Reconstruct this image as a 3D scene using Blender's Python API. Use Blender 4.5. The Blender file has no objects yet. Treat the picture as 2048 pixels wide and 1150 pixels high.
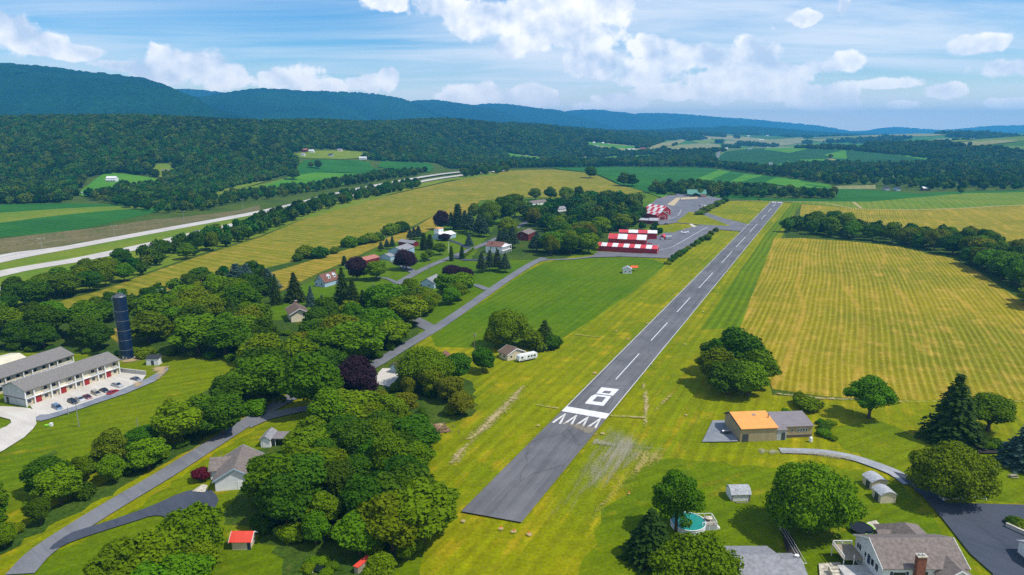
import bpy, math, random
import numpy as np
from mathutils import Vector, Matrix
from mathutils.geometry import delaunay_2d_cdt
random.seed(7); RNG = np.random.default_rng(7)
S = bpy.context.scene; COL = S.collection
# ------------------------------------------------------------------ camera
CZ, PITCH, FPX = 95.0, math.radians(12.8), 1400.0
cam = bpy.data.cameras.new('camera'); camo = bpy.data.objects.new('camera', cam); COL.objects.link(camo)
camo.location = (0, 0, CZ); camo.rotation_euler = (math.pi/2 - PITCH, 0, 0)
cam.sensor_width = 36; cam.lens = 36*FPX/2048; cam.clip_start = 1; cam.clip_end = 60000
S.camera = camo
S.view_settings.view_transform = 'Standard'; S.view_settings.look = 'None'
S.view_settings.exposure = 0.0; S.view_settings.gamma = 1
S.cycles.use_denoising = False
S.cycles.max_bounces = 6; S.cycles.diffuse_bounces = 2; S.cycles.volume_bounces = 1
S.cycles.transparent_max_bounces = 24; S.cycles.caustics_reflective = False; S.cycles.caustics_refractive = False
# ------------------------------------------------------------------ sun
SUN_EL, SUN_AZ = math.radians(56), math.radians(-18)     # azimuth measured from +X towards +Y
sl = bpy.data.lights.new('sun', 'SUN'); sl.energy = 4.6; sl.angle = math.radians(0.53); sl.color = (1, .95, .86)
so = bpy.data.objects.new('sun', sl); COL.objects.link(so)
sdir = Vector((math.cos(SUN_EL)*math.cos(SUN_AZ), math.cos(SUN_EL)*math.sin(SUN_AZ), math.sin(SUN_EL)))
so.rotation_euler = (-sdir).to_track_quat('-Z', 'Y').to_euler()
# ------------------------------------------------------------------ node helper
class NT:
    def __init__(s, nt): s.nt = nt; s.n = nt.nodes; s.l = nt.links
    def new(s, t, **kw):
        n = s.n.new(t)
        for k, v in kw.items():
            if k == 'ins':
                for i, x in v.items():
                    if hasattr(x, 'is_output'): s.l.new(x, n.inputs[i])
                    elif x is not None: n.inputs[i].default_value = x
            else: setattr(n, k, v)
        return n
    def math(s, op, a, b=None, c=None, clamp=False):
        n = s.new('ShaderNodeMath', operation=op, use_clamp=clamp, ins={0: a, 1: b, 2: c}); return n.outputs[0]
    def vm(s, op, a, b=None, out=0, **k):
        n = s.new('ShaderNodeVectorMath', operation=op, ins={0: a, 1: b}); return n.outputs[out]
    def mix(s, f, a, b, bt='MIX'):
        n = s.new('ShaderNodeMix', data_type='RGBA', blend_type=bt, ins={0: f, 6: a, 7: b}); return n.outputs[2]
    def noise(s, vec, scale, detail=3, rough=.55, dim='3D', dist=0.):
        n = s.new('ShaderNodeTexNoise', noise_dimensions=dim, ins={'Vector': vec, 'Scale': scale, 'Detail': detail, 'Roughness': rough, 'Distortion': dist}); return n.outputs['Fac']
    def mr(s, v, a, b, c=0., d=1., smooth=False):
        n = s.new('ShaderNodeMapRange', clamp=True, interpolation_type='SMOOTHSTEP' if smooth else 'LINEAR', ins={0: v, 1: a, 2: b, 3: c, 4: d}); return n.outputs[0]
def c4(c): return (c[0], c[1], c[2], 1)
# ------------------------------------------------------------------ sky with clouds
W = bpy.data.worlds.new('World'); S.world = W; W.use_nodes = True
t = NT(W.node_tree); t.n.clear()
sky = t.new('ShaderNodeTexSky', sky_type='NISHITA', sun_disc=False, sun_elevation=SUN_EL, sun_rotation=math.pi/2 - SUN_AZ, altitude=200, air_density=1.0, dust_density=.35, ozone_density=2.5)
skyc = t.new('ShaderNodeHueSaturation', ins={'Hue': .505, 'Saturation': 1.65, 'Value': 1.3, 'Color': sky.outputs[0]}).outputs[0]
d = t.new('ShaderNodeTexCoord').outputs['Generated']
sx = t.new('ShaderNodeSeparateXYZ', ins={0: d})
az = t.math('ARCTAN2', sx.outputs[0], sx.outputs[1]); el = t.math('ARCSINE', sx.outputs[2])
ae = t.new('ShaderNodeCombineXYZ', ins={0: az, 1: el}).outputs[0]
# high thin cloud, on a plane overhead
zz = t.math('ADD', t.math('MAXIMUM', sx.outputs[2], 0.0), .045)
pl = t.new('ShaderNodeCombineXYZ', ins={0: t.math('DIVIDE', sx.outputs[0], zz), 1: t.math('DIVIDE', sx.outputs[1], zz)}).outputs[0]
plr = t.new('ShaderNodeMapping', ins={'Vector': pl, 'Rotation': (0, 0, math.radians(28)), 'Scale': (.42, .85, 1)}).outputs[0]
ci = t.noise(plr, .62, 7, .6, dist=.5); ci2 = t.noise(pl, .17, 3, .5)
cir = t.mr(t.math('ADD', t.math('MULTIPLY', ci, .62), t.math('MULTIPLY', ci2, .5)), .44, .69, 0, .92, True)
cir = t.math('MULTIPLY', cir, t.mr(sx.outputs[2], .0, .06, .25, 1))
milk = t.mr(sx.outputs[2], -.01, .075, .85, .0, True)
c1 = t.mix(cir, skyc, (8.6, 9.2, 10.0, 1)); c1 = t.mix(milk, c1, (16.5, 14.2, 11.6, 1))
# cumulus banks: (px, py, rx, ry) sizes in picture-degrees
K = 1/1436.
BL = [(28,100,62,42),(70,118,60,20),(150,131,60,12),(330,150,60,30),(400,148,52,30),(445,168,62,24),(265,150,45,12),(590,165,62,24),(640,176,60,14),(735,168,42,18),(778,165,22,20),
      (880,20,60,34),(980,50,90,40),(1100,45,110,48),(1190,30,75,48),(1230,25,32,34),(1040,95,70,26),(1170,85,80,28),(1300,105,62,24),(1180,130,90,30),(1290,150,80,30),(1380,125,55,30),
      (1505,140,52,44),(1450,160,60,32),(1560,162,75,34),(1400,165,55,22),(1620,150,50,18),(1680,140,24,18),(1480,185,120,22),(1620,190,85,18),(1340,185,80,18),(1230,205,60,16),(1650,212,60,14),
      (955,190,80,24),(1060,190,55,20),(1010,205,110,20),(900,196,40,12),(1180,214,40,12),
      (1598,62,32,12),(1662,48,15,22),(1938,118,42,16),(2030,162,55,16),(1800,215,40,10),(1880,195,36,13),(1760,180,60,10),(2010,215,40,10),(780,20,50,24),
      (2150,120,60,20),(-90,110,70,40),(2300,200,80,22),(-260,150,80,24)]
n1 = t.noise(ae, 19, 9, .56); n3 = t.noise(ae, 15, 4, .5); n4 = t.noise(t.vm('ADD', ae, (.007, .011, 0)), 15, 4, .5)
nb = t.noise(ae, 7, 3, .5)
fld = None
for (bx, by, rx, ry) in BL:
    q = t.vm('MULTIPLY', t.vm('SUBTRACT', ae, (math.atan((bx-1024)*K), (256-by)*K, 0)), (1/(rx*K*1.08), 1/(ry*K*1.12), 0))
    ln = t.vm('LENGTH', q, out=1)
    fld = ln if fld is None else t.math('SMOOTH_MIN', fld, ln, .12)
den = t.math('ADD', t.math('SUBTRACT', 1.0, fld), t.math('MULTIPLY', t.math('SUBTRACT', n1, .5), 2.7))
cm = t.mr(den, -.02, .30, 0, 1, True)
milk2 = t.mr(sx.outputs[2], -.01, .085, .85, .0, True)
core = t.mr(den, .1, 1.2, 0, 1)
relief = t.math('ADD', .66, t.math('ADD', t.math('MULTIPLY', t.math('SUBTRACT', n3, n4), 4.2), t.math('MULTIPLY', t.math('SUBTRACT', n1, .5), 1.2)))
relief = t.math('ADD', relief, t.math('MULTIPLY', t.math('SUBTRACT', nb, .5), 1.5))
relief = t.math('SUBTRACT', relief, t.math('MULTIPLY', core, .22))
shade = t.mix(t.math('MULTIPLY', relief, 1.0, clamp=True), (6.2, 7.3, 9.0, 1), (11.8, 11.5, 11.4, 1))
shade = t.mix(milk2, shade, (17.5, 15.0, 12.0, 1))
c2 = t.mix(t.math('MULTIPLY', cm, t.mr(sx.outputs[2], .0, .03, .35, .97)), c1, shade)
bg = t.new('ShaderNodeBackground', ins={'Color': c2, 'Strength': .108})
t.l.new(bg.outputs[0], t.new('ShaderNodeOutputWorld').inputs[0])
W.cycles.sampling_method = 'MANUAL'; W.cycles.sample_map_resolution = 512
# ------------------------------------------------------------------ materials
M = {}
def mat(name, col, rough=.8, var=.12, scale=1.0, metal=0., spec=.3, col2=None, bump=0., stretch=None, space='Object'):
    if name in M: return M[name]
    m = bpy.data.materials.new(name); m.use_nodes = True; t = NT(m.node_tree); t.n.clear()
    co = t.new('ShaderNodeTexCoord').outputs[space]
    if stretch: co = t.new('ShaderNodeMapping', ins={'Vector': co, 'Scale': stretch}).outputs[0]
    n = t.noise(co, scale, 5, .6)
    c2 = col2 if col2 else tuple(x*(1-2.4*var) for x in col)
    cc = t.mix(t.mr(n, .3, .7), c4(c2), c4(tuple(min(1, x*(1+var)) for x in col)))
    b = t.new('ShaderNodeBsdfPrincipled', ins={'Base Color': cc, 'Roughness': rough, 'Metallic': metal, 'Specular IOR Level': spec})
    if bump:
        bn = t.new('ShaderNodeBump', ins={'Strength': .6, 'Distance': bump, 'Height': n}); t.l.new(bn.outputs[0], b.inputs['Normal'])
    t.l.new(b.outputs[0], t.new('ShaderNodeOutputMaterial').inputs[0]); M[name] = m; return m
def leafmat(name, col, hue=.018, val=.35, tr=.25, rough=.75, stand=0):
    m = bpy.data.materials.new(name); m.use_nodes = True; t = NT(m.node_tree); t.n.clear()
    oi = t.new('ShaderNodeObjectInfo').outputs['Random']; gi = t.new('ShaderNodeNewGeometry')
    n = t.noise(gi.outputs['Position'], .5, 4, .7)
    h = t.math('ADD', .5-hue, t.math('MULTIPLY', oi, 2*hue))
    v = t.math('ADD', 1-val*1.1, t.math('ADD', t.math('MULTIPLY', t.math('FRACT', t.math('MULTIPLY', oi, 7.31)), val), t.math('MULTIPLY', n, val*1.5)))
    if stand: v = t.math('MULTIPLY', v, t.mr(t.noise(gi.outputs['Position'], stand, 3, .6), .35, .65, .55, 1.35))
    c = t.new('ShaderNodeHueSaturation', ins={'Hue': h, 'Saturation': 1., 'Value': v, 'Color': c4(col)}).outputs[0]
    d1 = t.new('ShaderNodeBsdfPrincipled', ins={'Base Color': c, 'Roughness': rough, 'Specular IOR Level': .04})
    d2 = t.new('ShaderNodeBsdfTranslucent', ins={'Color': c})
    mx = t.new('ShaderNodeMixShader', ins={0: tr, 1: d1.outputs[0], 2: d2.outputs[0]})
    t.l.new(mx.outputs[0], t.new('ShaderNodeOutputMaterial').inputs[0]); M[name] = m; return m
def groundmat(name, a, b, y, ypatch=.5, deg=None, row=3., rowamp=.35, fine=.35, big=.012, mow=0., mowdeg=24.6, roww=None, edge=0.25, tracks=0):
    """a/b two greens, y dry colour; deg = heading of the crop rows; mow = strength of mowing bands"""
    m = bpy.data.materials.new(name); m.use_nodes = True; t = NT(m.node_tree); t.n.clear()
    P = t.new('ShaderNodeNewGeometry').outputs['Position']
    def rot(dg, sx=1., sy=1.):
        r = t.new('ShaderNodeMapping', vector_type='POINT', ins={'Vector': P, 'Rotation': (0, 0, math.radians(dg))}).outputs[0]
        return t.vm('MULTIPLY', r, (sx, sy, 1))
    nb = t.noise(P, big, 4, .6); nm = t.noise(P, big*7, 4, .6); nf = t.noise(P, 1.1, 4, .65)
    c = t.mix(t.mr(nb, .35, .65, 0, 1, True), c4(a), c4(b))
    dg = deg if deg is not None else mowdeg
    st = t.noise(rot(dg, .35, .012), 1.0, 4, .6)       # streaks that run along the rows
    yy = t.math('ADD', t.math('MULTIPLY', nm, .55), t.math('MULTIPLY', st, .45))
    c = t.mix(t.mr(yy, .62-ypatch*.25, .74-ypatch*.1, 0, .9, True), c, c4(y))
    if deg is not None:
        ww = t.new('ShaderNodeSeparateXYZ', ins={0: rot(deg)}).outputs[0]
        wob = t.math('MULTIPLY', t.noise(P, .004, 1, .5), 16)
        s = t.math('SINE', t.math('MULTIPLY', t.math('ADD', ww, wob), 2*math.pi/row))
        amp = t.mr(t.noise(P, .03, 3, .6), .3, .7, .35, 1.)
        k = t.math('ADD', 1.0, t.math('MULTIPLY', t.math('MULTIPLY', s, amp), rowamp))
        dry = roww if roww else y
        c = t.mix(t.math('MULTIPLY', t.mr(s, .2, 1., 0, 1), rowamp*1.6), c, c4(dry))
        c = t.mix(1.0, c, t.new('ShaderNodeCombineXYZ', ins={0: k, 1: k, 2: k}).outputs[0], 'MULTIPLY')
    if mow:
        ww = t.new('ShaderNodeSeparateXYZ', ins={0: rot(mowdeg)}).outputs[0]
        wob = t.math('MULTIPLY', t.noise(P, .007, 1, .5), 10)
        s = t.mr(t.math('SINE', t.math('MULTIPLY', t.math('ADD', ww, wob), 2*math.pi/4.2)), -.5, .5, 1-mow, 1+mow)
        c = t.mix(1.0, c, t.new('ShaderNodeCombineXYZ', ins={0: s, 1: s, 2: s}).outputs[0], 'MULTIPLY')
    k2 = t.mr(t.noise(rot(dg, .5, .007), 1.0, 5, .65), .3, .7, .86, 1.12); c = t.mix(1.0, c, t.new('ShaderNodeCombineXYZ', ins={0: k2, 1: k2, 2: k2}).outputs[0], 'MULTIPLY')
    if tracks:
        ww = t.new('ShaderNodeSeparateXYZ', ins={0: rot(deg)}).outputs[0]; s3 = t.math('SINE', t.math('MULTIPLY', t.math('ADD', ww, t.math('MULTIPLY', t.noise(P, .005, 1, .5), 40)), 2*math.pi/tracks))
        c = t.mix(t.math('MULTIPLY', t.mr(s3, .90, .99, 0, .7), t.mr(t.noise(P, .012, 3, .6), .45, .6)), c, c4(y))
    f = t.math('MULTIPLY', t.mr(nf, .25, .75, 1-fine, 1+fine*.8), t.mr(t.noise(P, .22, 5, .7), .3, .7, .80, 1.16))
    c = t.mix(1.0, c, t.new('ShaderNodeCombineXYZ', ins={0: f, 1: f, 2: f}).outputs[0], 'MULTIPLY')
    b = t.new('ShaderNodeBsdfPrincipled', ins={'Base Color': c, 'Roughness': .95, 'Specular IOR Level': .05})
    t.l.new(b.outputs[0], t.new('ShaderNodeOutputMaterial').inputs[0]); M[name] = m; return m
def patchmat(name, col, col2, under, dens=.5, sc=.5, deg=24.6, soft=.85):
    """dirt or gravel breaking up raggedly into the grass round it: grass where the noise says so, fading with distance from the middle (vertex attribute 'inner')"""
    m = bpy.data.materials.new(name); m.use_nodes = True; t = NT(m.node_tree); t.n.clear()
    P = t.new('ShaderNodeNewGeometry').outputs['Position']
    inn = t.new('ShaderNodeAttribute', attribute_name='inner').outputs['Fac']
    n = t.noise(P, sc, 6, .7)
    r = t.vm('MULTIPLY', t.new('ShaderNodeMapping', ins={'Vector': P, 'Rotation': (0, 0, math.radians(deg))}).outputs[0], (1, .12, 1))
    n = t.math('ADD', t.math('MULTIPLY', n, .6), t.math('MULTIPLY', t.noise(r, .7, 4, .6), .4))
    k = t.math('ADD', t.math('MULTIPLY', t.math('SUBTRACT', n, .5), 4.6), t.math('ADD', t.math('MULTIPLY', inn, 1.5), dens-1.05))
    f = t.mr(k, 0, .9, 0, soft, True)
    c = t.mix(t.mr(t.noise(P, 1.4, 4, .7), .3, .7), c4(col), c4(col2))
    b = t.new('ShaderNodeBsdfPrincipled', ins={'Base Color': c, 'Roughness': .95, 'Specular IOR Level': .05})
    tr = t.new('ShaderNodeBsdfTransparent')
    mx = t.new('ShaderNodeMixShader', ins={0: f, 1: tr.outputs[0], 2: b.outputs[0]})
    t.l.new(mx.outputs[0], t.new('ShaderNodeOutputMaterial').inputs[0]); M[name] = m; return m
# ------------------------------------------------------------------ objects
def link(name, me, parent=None, loc=None):
    o = bpy.data.objects.new(name, me); COL.objects.link(o)
    if parent: o.parent = parent
    if loc is not None: o.location = loc
    return o
def tag(o, label=None, cat=None, group=None, kind=None):
    if label: o['label'] = label
    if cat: o['category'] = cat
    if group: o['group'] = group
    if kind: o['kind'] = kind
    return o
def empty(name, loc, rz=0., label=None, cat=None, group=None):
    o = link(name, None, None, loc); o.rotation_euler = (0, 0, rz); o.empty_display_size = .5
    return tag(o, label, cat, group)
class MB:
    def __init__(s): s.v = []; s.f = []; s.m = []; s.sm = False
    def add(s, vs, fs, mi=0):
        o = len(s.v); s.v += [tuple(x) for x in vs]; s.f += [tuple(i+o for i in f) for f in fs]; s.m += [mi]*len(fs); return s
    def box(s, x0, y0, z0, x1, y1, z1, mi=0, mtx=None):
        vs = [(x0,y0,z0),(x1,y0,z0),(x1,y1,z0),(x0,y1,z0),(x0,y0,z1),(x1,y0,z1),(x1,y1,z1),(x0,y1,z1)]
        if mtx: vs = [mtx @ Vector(v) for v in vs]
        return s.add(vs, [(0,3,2,1),(4,5,6,7),(0,1,5,4),(1,2,6,5),(2,3,7,6),(3,0,4,7)], mi)
    def tube(s, p, q, r0, r1=None, n=8, mi=0):
        p = Vector(p); q = Vector(q); r1 = r0 if r1 is None else r1; dd = (q-p)
        if dd.length < 1e-6: return s
        dd.normalize(); u = dd.orthogonal().normalized(); w = dd.cross(u)
        vs = [p+(u*math.cos(2*math.pi*i/n)+w*math.sin(2*math.pi*i/n))*r0 for i in range(n)] + [q+(u*math.cos(2*math.pi*i/n)+w*math.sin(2*math.pi*i/n))*r1 for i in range(n)]
        return s.add(vs, [(i, (i+1)%n, n+(i+1)%n, n+i) for i in range(n)]+[tuple(range(n))[::-1], tuple(range(n, 2*n))], mi)
    def lathe(s, prof, n=16, c=(0,0,0), mi=0, sy=1.):
        vs = [(c[0]+r*math.cos(2*math.pi*i/n), c[1]+sy*r*math.sin(2*math.pi*i/n), c[2]+z) for (r, z) in prof for i in range(n)]
        fs = [(k*n+i, k*n+(i+1)%n, (k+1)*n+(i+1)%n, (k+1)*n+i) for k in range(len(prof)-1) for i in range(n)]
        fs += [tuple(range(n))[::-1], tuple((len(prof)-1)*n+i for i in range(n))]
        return s.add(vs, fs, mi)
    def prism(s, poly, x0, x1, axis='x', mi=0):
        """poly: list of (t, z) in the cross plane, extruded along axis from x0 to x1"""
        n = len(poly); mk = (lambda x, p: (x, p[0], p[1])) if axis == 'x' else (lambda x, p: (p[0], x, p[1])) if axis == 'y' else (lambda x, p: (p[0], p[1], x))
        vs = [mk(x0, p) for p in poly]+[mk(x1, p) for p in poly]
        return s.add(vs, [(i, (i+1)%n, n+(i+1)%n, n+i) for i in range(n)]+[tuple(range(n))[::-1], tuple(range(n, 2*n))], mi)
    def build(s, name, mats, parent=None, loc=None, smooth=False, bevel=0):
        me = bpy.data.meshes.new(name); me.from_pydata(s.v, [], s.f)
        for m in (mats if isinstance(mats, (list, tuple)) else [mats]): me.materials.append(m)
        if any(s.m): me.polygons.foreach_set('material_index', s.m)
        import bmesh
        bm = bmesh.new(); bm.from_mesh(me); bmesh.ops.recalc_face_normals(bm, faces=bm.faces)
        if bevel: bmesh.ops.bevel(bm, geom=[e for e in bm.edges if e.calc_face_angle(0) > .6], offset=bevel, segments=2, affect='EDGES', clamp_overlap=True)
        bm.to_mesh(me); bm.free()
        if smooth:
            me.polygons.foreach_set('use_smooth', [True]*len(me.polygons))
        me.update(); return link(name, me, parent, loc)
def npmesh(name, v, f, mats, smooth=False, attr=None):
    """v (n,3), f (m,k) numpy arrays"""
    me = bpy.data.meshes.new(name); k = f.shape[1]
    me.vertices.add(len(v)); me.vertices.foreach_set('co', v.astype(np.float32).ravel())
    me.loops.add(f.size); me.loops.foreach_set('vertex_index', f.astype(np.int32).ravel())
    me.polygons.add(len(f)); me.polygons.foreach_set('loop_start', np.arange(0, f.size, k, dtype=np.int32))
    me.polygons.foreach_set('use_smooth', np.full(len(f), smooth))
    for m in (mats if isinstance(mats, (list, tuple)) else [mats]): me.materials.append(m)
    me.update(calc_edges=True); me.validate(); return me
# ------------------------------------------------------------------ terrain
def az_pt(px, Y, z): return ((px-1024)/1436*Y, Y, z)
RIDGE = [az_pt(*q) for q in [(-500,1750,105),(-150,1700,108),(100,1750,112),(300,1800,115),(500,2000,114),(700,2400,110),(870,2900,119),(1000,3500,96),(1100,4200,80),(1250,5500,36),(1330,6400,10)]]
RW = [780, 780, 790, 830, 760, 640, 900, 1100, 1300, 1400, 1200]
BUMPS = [(10, 1360, 15, 460), ((1650-1024)/1436*2500, 2500, 26, 760), ((2330-1024)/1436*2500, 2500, 82, 1250), ((1960-1024)/1436*4300, 4300, 70, 1200), ((1480-1024)/1436*5200, 5200, 38, 1300), ((1230-1024)/1436*3000, 3000, 14, 700)]
def H(x, y):
    x = np.asarray(x, float); y = np.asarray(y, float); h = np.zeros(np.broadcast(x, y).shape)
    for i in range(len(RIDGE)-1):
        ax, ay, azz = RIDGE[i]; bx, by, bz = RIDGE[i+1]; dx, dy = bx-ax, by-ay
        tt = np.clip(((x-ax)*dx+(y-ay)*dy)/(dx*dx+dy*dy), 0, 1)
        dd = np.hypot(x-ax-tt*dx, y-ay-tt*dy)/(RW[i]+(RW[i+1]-RW[i])*tt)
        q = np.clip(1-dd, 0, 1); q = q*q*(3-2*q)
        h = np.maximum(h, (azz+(bz-azz)*tt)*q)
    # small undulation on the ridge only
    h = h*(1+.06*np.sin(x/160.+y/330.)*np.cos(y/210.))
    for bx, by, bh, br in BUMPS:
        q = np.clip(1-((x-bx)**2+(y-by)**2)/br**2, 0, 1); h = h+bh*q*q
    return h
def h1(x, y): return float(H(x, y))
def ray(px, py):
    u = (px-1024)/FPX; v = (575-py)/FPX
    return Vector((u, math.cos(PITCH)+v*math.sin(PITCH), -math.sin(PITCH)+v*math.cos(PITCH)))
def G(px, py, z=None):
    """ground point seen at a photo pixel (2048x1150)"""
    r = ray(px, py)
    if z is not None: k = (CZ-z)/-r.z; return Vector((r.x*k, r.y*k, z))
    k0 = CZ/-r.z if r.z < -1e-4 else 30000.
    if k0*r.y < 850: return Vector((r.x*k0, r.y*k0, 0))
    ks = np.linspace(800, min(k0, 16000), 1500) if k0 > 800 else np.array([k0])
    gz = CZ+ks*r.z-H(r.x*ks, r.y*ks)
    b = np.nonzero(gz < 0)[0]
    if len(b) == 0: k = min(k0, 16000)
    elif b[0] == 0: k = ks[0]
    else:
        i = b[0]; k = ks[i-1]+(ks[i]-ks[i-1])*gz[i-1]/(gz[i-1]-gz[i])
    return Vector((r.x*k, r.y*k, h1(r.x*k, r.y*k)))
def proj(x, y, z):
    yy = y*math.cos(PITCH)-(z-CZ)*math.sin(PITCH); zz = y*math.sin(PITCH)+(z-CZ)*math.cos(PITCH)
    return 1024+FPX*x/yy, 575-FPX*zz/yy, yy
def mpx(px, py):
    """metres per photo pixel (upright) at the ground point of a pixel"""
    g = G(px, py); return proj(g.x, g.y, g.z)[2]/FPX
def inpoly(px, py, poly):
    px = np.asarray(px, float); py = np.asarray(py, float); r = np.zeros(px.shape, bool); n = len(poly); j = n-1
    for i in range(n):
        xi, yi = poly[i]; xj, yj = poly[j]
        if yi != yj: r ^= ((yi > py) != (yj > py)) & (px < (xj-xi)*(py-yi)/(yj-yi)+xi)
        j = i
    return r

def HF(x, y):
    """1 where the ground is (nearly) raised, 0 on the dead level"""
    f = 0.
    for bx, by, bh, br in BUMPS: f = max(f, min(1., max(0., (br+70-math.hypot(x-bx, y-by))/70)))
    if f < 1:
        for i in range(len(RIDGE)-1):
            ax, ay, _ = RIDGE[i]; bx, by, _ = RIDGE[i+1]; dx, dy = bx-ax, by-ay
            tt = min(1., max(0., ((x-ax)*dx+(y-ay)*dy)/(dx*dx+dy*dy))); w = RW[i]+(RW[i+1]-RW[i])*tt
            f = max(f, min(1., max(0., (w+70-math.hypot(x-ax-tt*dx, y-ay-tt*dy))/70)))
    return f
def LIFT(x, y, l): f = HF(x, y); return l+f*(.3+l*5)
# ------------------------------------------------------------------ draped sheets
def densify(pts, step):
    out = []
    for i in range(len(pts)):
        a = pts[i]; b = pts[(i+1) % len(pts)]; L = (b-a).length; n = max(1, int(L/step))
        for k in range(n): out.append(a+(b-a)*k/n)
    return out
def smoothpoly(pts, it=2):
    for _ in range(it):
        q = []
        for i in range(len(pts)):
            a = pts[i]; b = pts[(i+1) % len(pts)]; q += [a*.75+b*.25, a*.25+b*.75]
        pts = q
    return pts
def sheet(name, poly, m, lift, px=True, soft=0, inner=False, rag=0., label=None):
    P = [Vector(G(*p)[:2]) if px else Vector(p) for p in poly]
    if soft: P = smoothpoly(P, soft)
    hmax = max(h1(p.x, p.y) for p in P); far = max(p.y for p in P)
    hilly = hmax > .01 or any(HF(p.x, p.y) > 0 for p in P) or any(math.hypot(p.x-bx, p.y-by) < br+70 for p in P for bx, by, bh, br in BUMPS)
    if rag:
        P = densify(P, rag*2.2); P = [p+Vector((random.uniform(-rag, rag), random.uniform(-rag, rag))) for p in P]
    nb = len(P); extra = []
    xs = [p.x for p in P]; ys = [p.y for p in P]
    if hilly:
        P = densify(P, 30); nb = len(P); xs = [p.x for p in P]; ys = [p.y for p in P]
        st = max(25, math.sqrt((max(xs)-min(xs))*(max(ys)-min(ys))/3000.))
    elif inner: st = max(.7, math.sqrt((max(xs)-min(xs))*(max(ys)-min(ys))/1500.))
    if hilly or inner:
        gx, gy = np.meshgrid(np.arange(min(xs)+st/2, max(xs), st), np.arange(min(ys)+st/2, max(ys), st)); gx = gx.ravel(); gy = gy.ravel()
        k = inpoly(gx, gy, [(p.x, p.y) for p in P]); extra = [Vector((a, b)) for a, b in zip(gx[k], gy[k])]
        A = np.array([(p.x, p.y) for p in P])
        if extra:
            E = np.array([(e.x, e.y) for e in extra]); dm = np.min(np.hypot(E[:, None, 0]-A[None, :, 0], E[:, None, 1]-A[None, :, 1]), axis=1)
            extra = [e for e, q in zip(extra, dm) if q > st*.3]
    v, e, f, *_ = delaunay_2d_cdt(P+extra, [], [list(range(nb))], 1, 1e-5)
    vs = [(q.x, q.y, h1(q.x, q.y)+LIFT(q.x, q.y, lift)) for q in v]
    fs = []
    for q in f:
        a, b, c = (v[i] for i in q[:3])
        fs.append(tuple(q) if (b-a).cross(c-a) > 0 else tuple(q[::-1]))
    me = bpy.data.meshes.new(name); me.from_pydata(vs, [], fs); me.materials.append(m)
    if inner:
        A = np.array([(p.x, p.y) for p in P]); B = np.roll(A, -1, 0); V = np.array([(q.x, q.y) for q in v]); AB = B-A
        tt = np.clip(((V[:, None]-A[None])*AB[None]).sum(2)/np.maximum((AB**2).sum(1), 1e-9)[None], 0, 1)
        dd = np.min(np.linalg.norm(V[:, None]-A[None]-tt[..., None]*AB[None], axis=2), axis=1); dd = dd/max(dd.max(), 1e-6)
        at = me.attributes.new('inner', 'FLOAT', 'POINT'); at.data.foreach_set('value', dd.astype(np.float32))
    if hilly: me.polygons.foreach_set('use_smooth', [True]*len(fs))
    o = link(name, me); o['kind'] = 'structure'
    if label: o['label'] = label
    return o
def cr(pts, n=6):
    """Catmull-Rom through 2-D points"""
    P = [pts[0]*2-pts[1]]+list(pts)+[pts[-1]*2-pts[-2]]; out = []
    for i in range(1, len(P)-2):
        for k in range(n):
            u = k/n; out.append(.5*((2*P[i])+(P[i+1]-P[i-1])*u+(2*P[i-1]-5*P[i]+4*P[i+1]-P[i+2])*u*u+(3*P[i]-P[i-1]-3*P[i+1]+P[i+2])*u**3))
    return out+[pts[-1]]
def ribbon(name, line, w, m, lift, px=True, curve=True, off=0., label=None, w1=None):
    P = [Vector(G(*p)[:2]) if px else Vector(p) for p in line]
    if curve and len(P) > 2: P = cr(P, 8)
    if any(HF(p.x, p.y) > 0 for p in P): P = [a+(b-a)*k/max(1, int((b-a).length/18)) for a, b in zip(P[:-1], P[1:]) for k in range(max(1, int((b-a).length/18)))]+[P[-1]]
    vs = []; n = len(P)
    for i, p in enumerate(P):
        tq = (P[min(i+1, n-1)]-P[max(i-1, 0)]).normalized(); nn = Vector((-tq.y, tq.x)); ww = w if w1 is None else w+(w1-w)*i/(n-1)
        for s in (-.5, .5):
            q = p+nn*(ww*s+off); vs.append((q.x, q.y, h1(q.x, q.y)+LIFT(q.x, q.y, lift)))
    fs = [(2*i, 2*i+2, 2*i+3, 2*i+1) if True else 0 for i in range(n-1)]
    me = bpy.data.meshes.new(name); me.from_pydata(vs, [], fs); me.materials.append(m); me.update()
    if me.polygons[0].normal.z < 0: me.flip_normals()
    o = link(name, me); o['kind'] = 'structure'
    if label: o['label'] = label
    return o
# ------------------------------------------------------------------ ground materials
LG1, LG2 = (.100, .138, .0008), (.158, .176, .0008)
groundmat('lawn', (.135, .178, .0005), (.215, .220, .0005), (.36, .27, .008), .5, mow=.06)
groundmat('lawn_green', (.066, .138, .001), (.100, .162, .001), (.19, .19, .004), .10, mow=.04)
groundmat('lawn_fresh', (.085, .142, .0005), (.138, .178, .0005), (.26, .22, .008), .35, mow=.05, mowdeg=60)
groundmat('lawn_strip', (.085, .152, .001), (.115, .172, .001), (.19, .19, .006), .2, mow=.12)
groundmat('hay', (.172, .172, .003), (.255, .212, .005), (.40, .265, .035), .6, deg=24.6, row=2.6, rowamp=.17, roww=(.36, .30, .07), tracks=27)
groundmat('hay_dry', (.140, .165, .006), (.20, .190, .010), (.34, .235, .035), .62, deg=-57, row=9, rowamp=.10, fine=.2)
groundmat('hay_strip', (.18, .165, .008), (.25, .195, .010), (.38, .25, .04), .75, deg=-57, row=6, rowamp=.14, fine=.2)
groundmat('hay_green', (.105, .185, .010), (.155, .205, .014), (.30, .25, .035), .35, deg=24.6, row=8, rowamp=.08, fine=.2)
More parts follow.
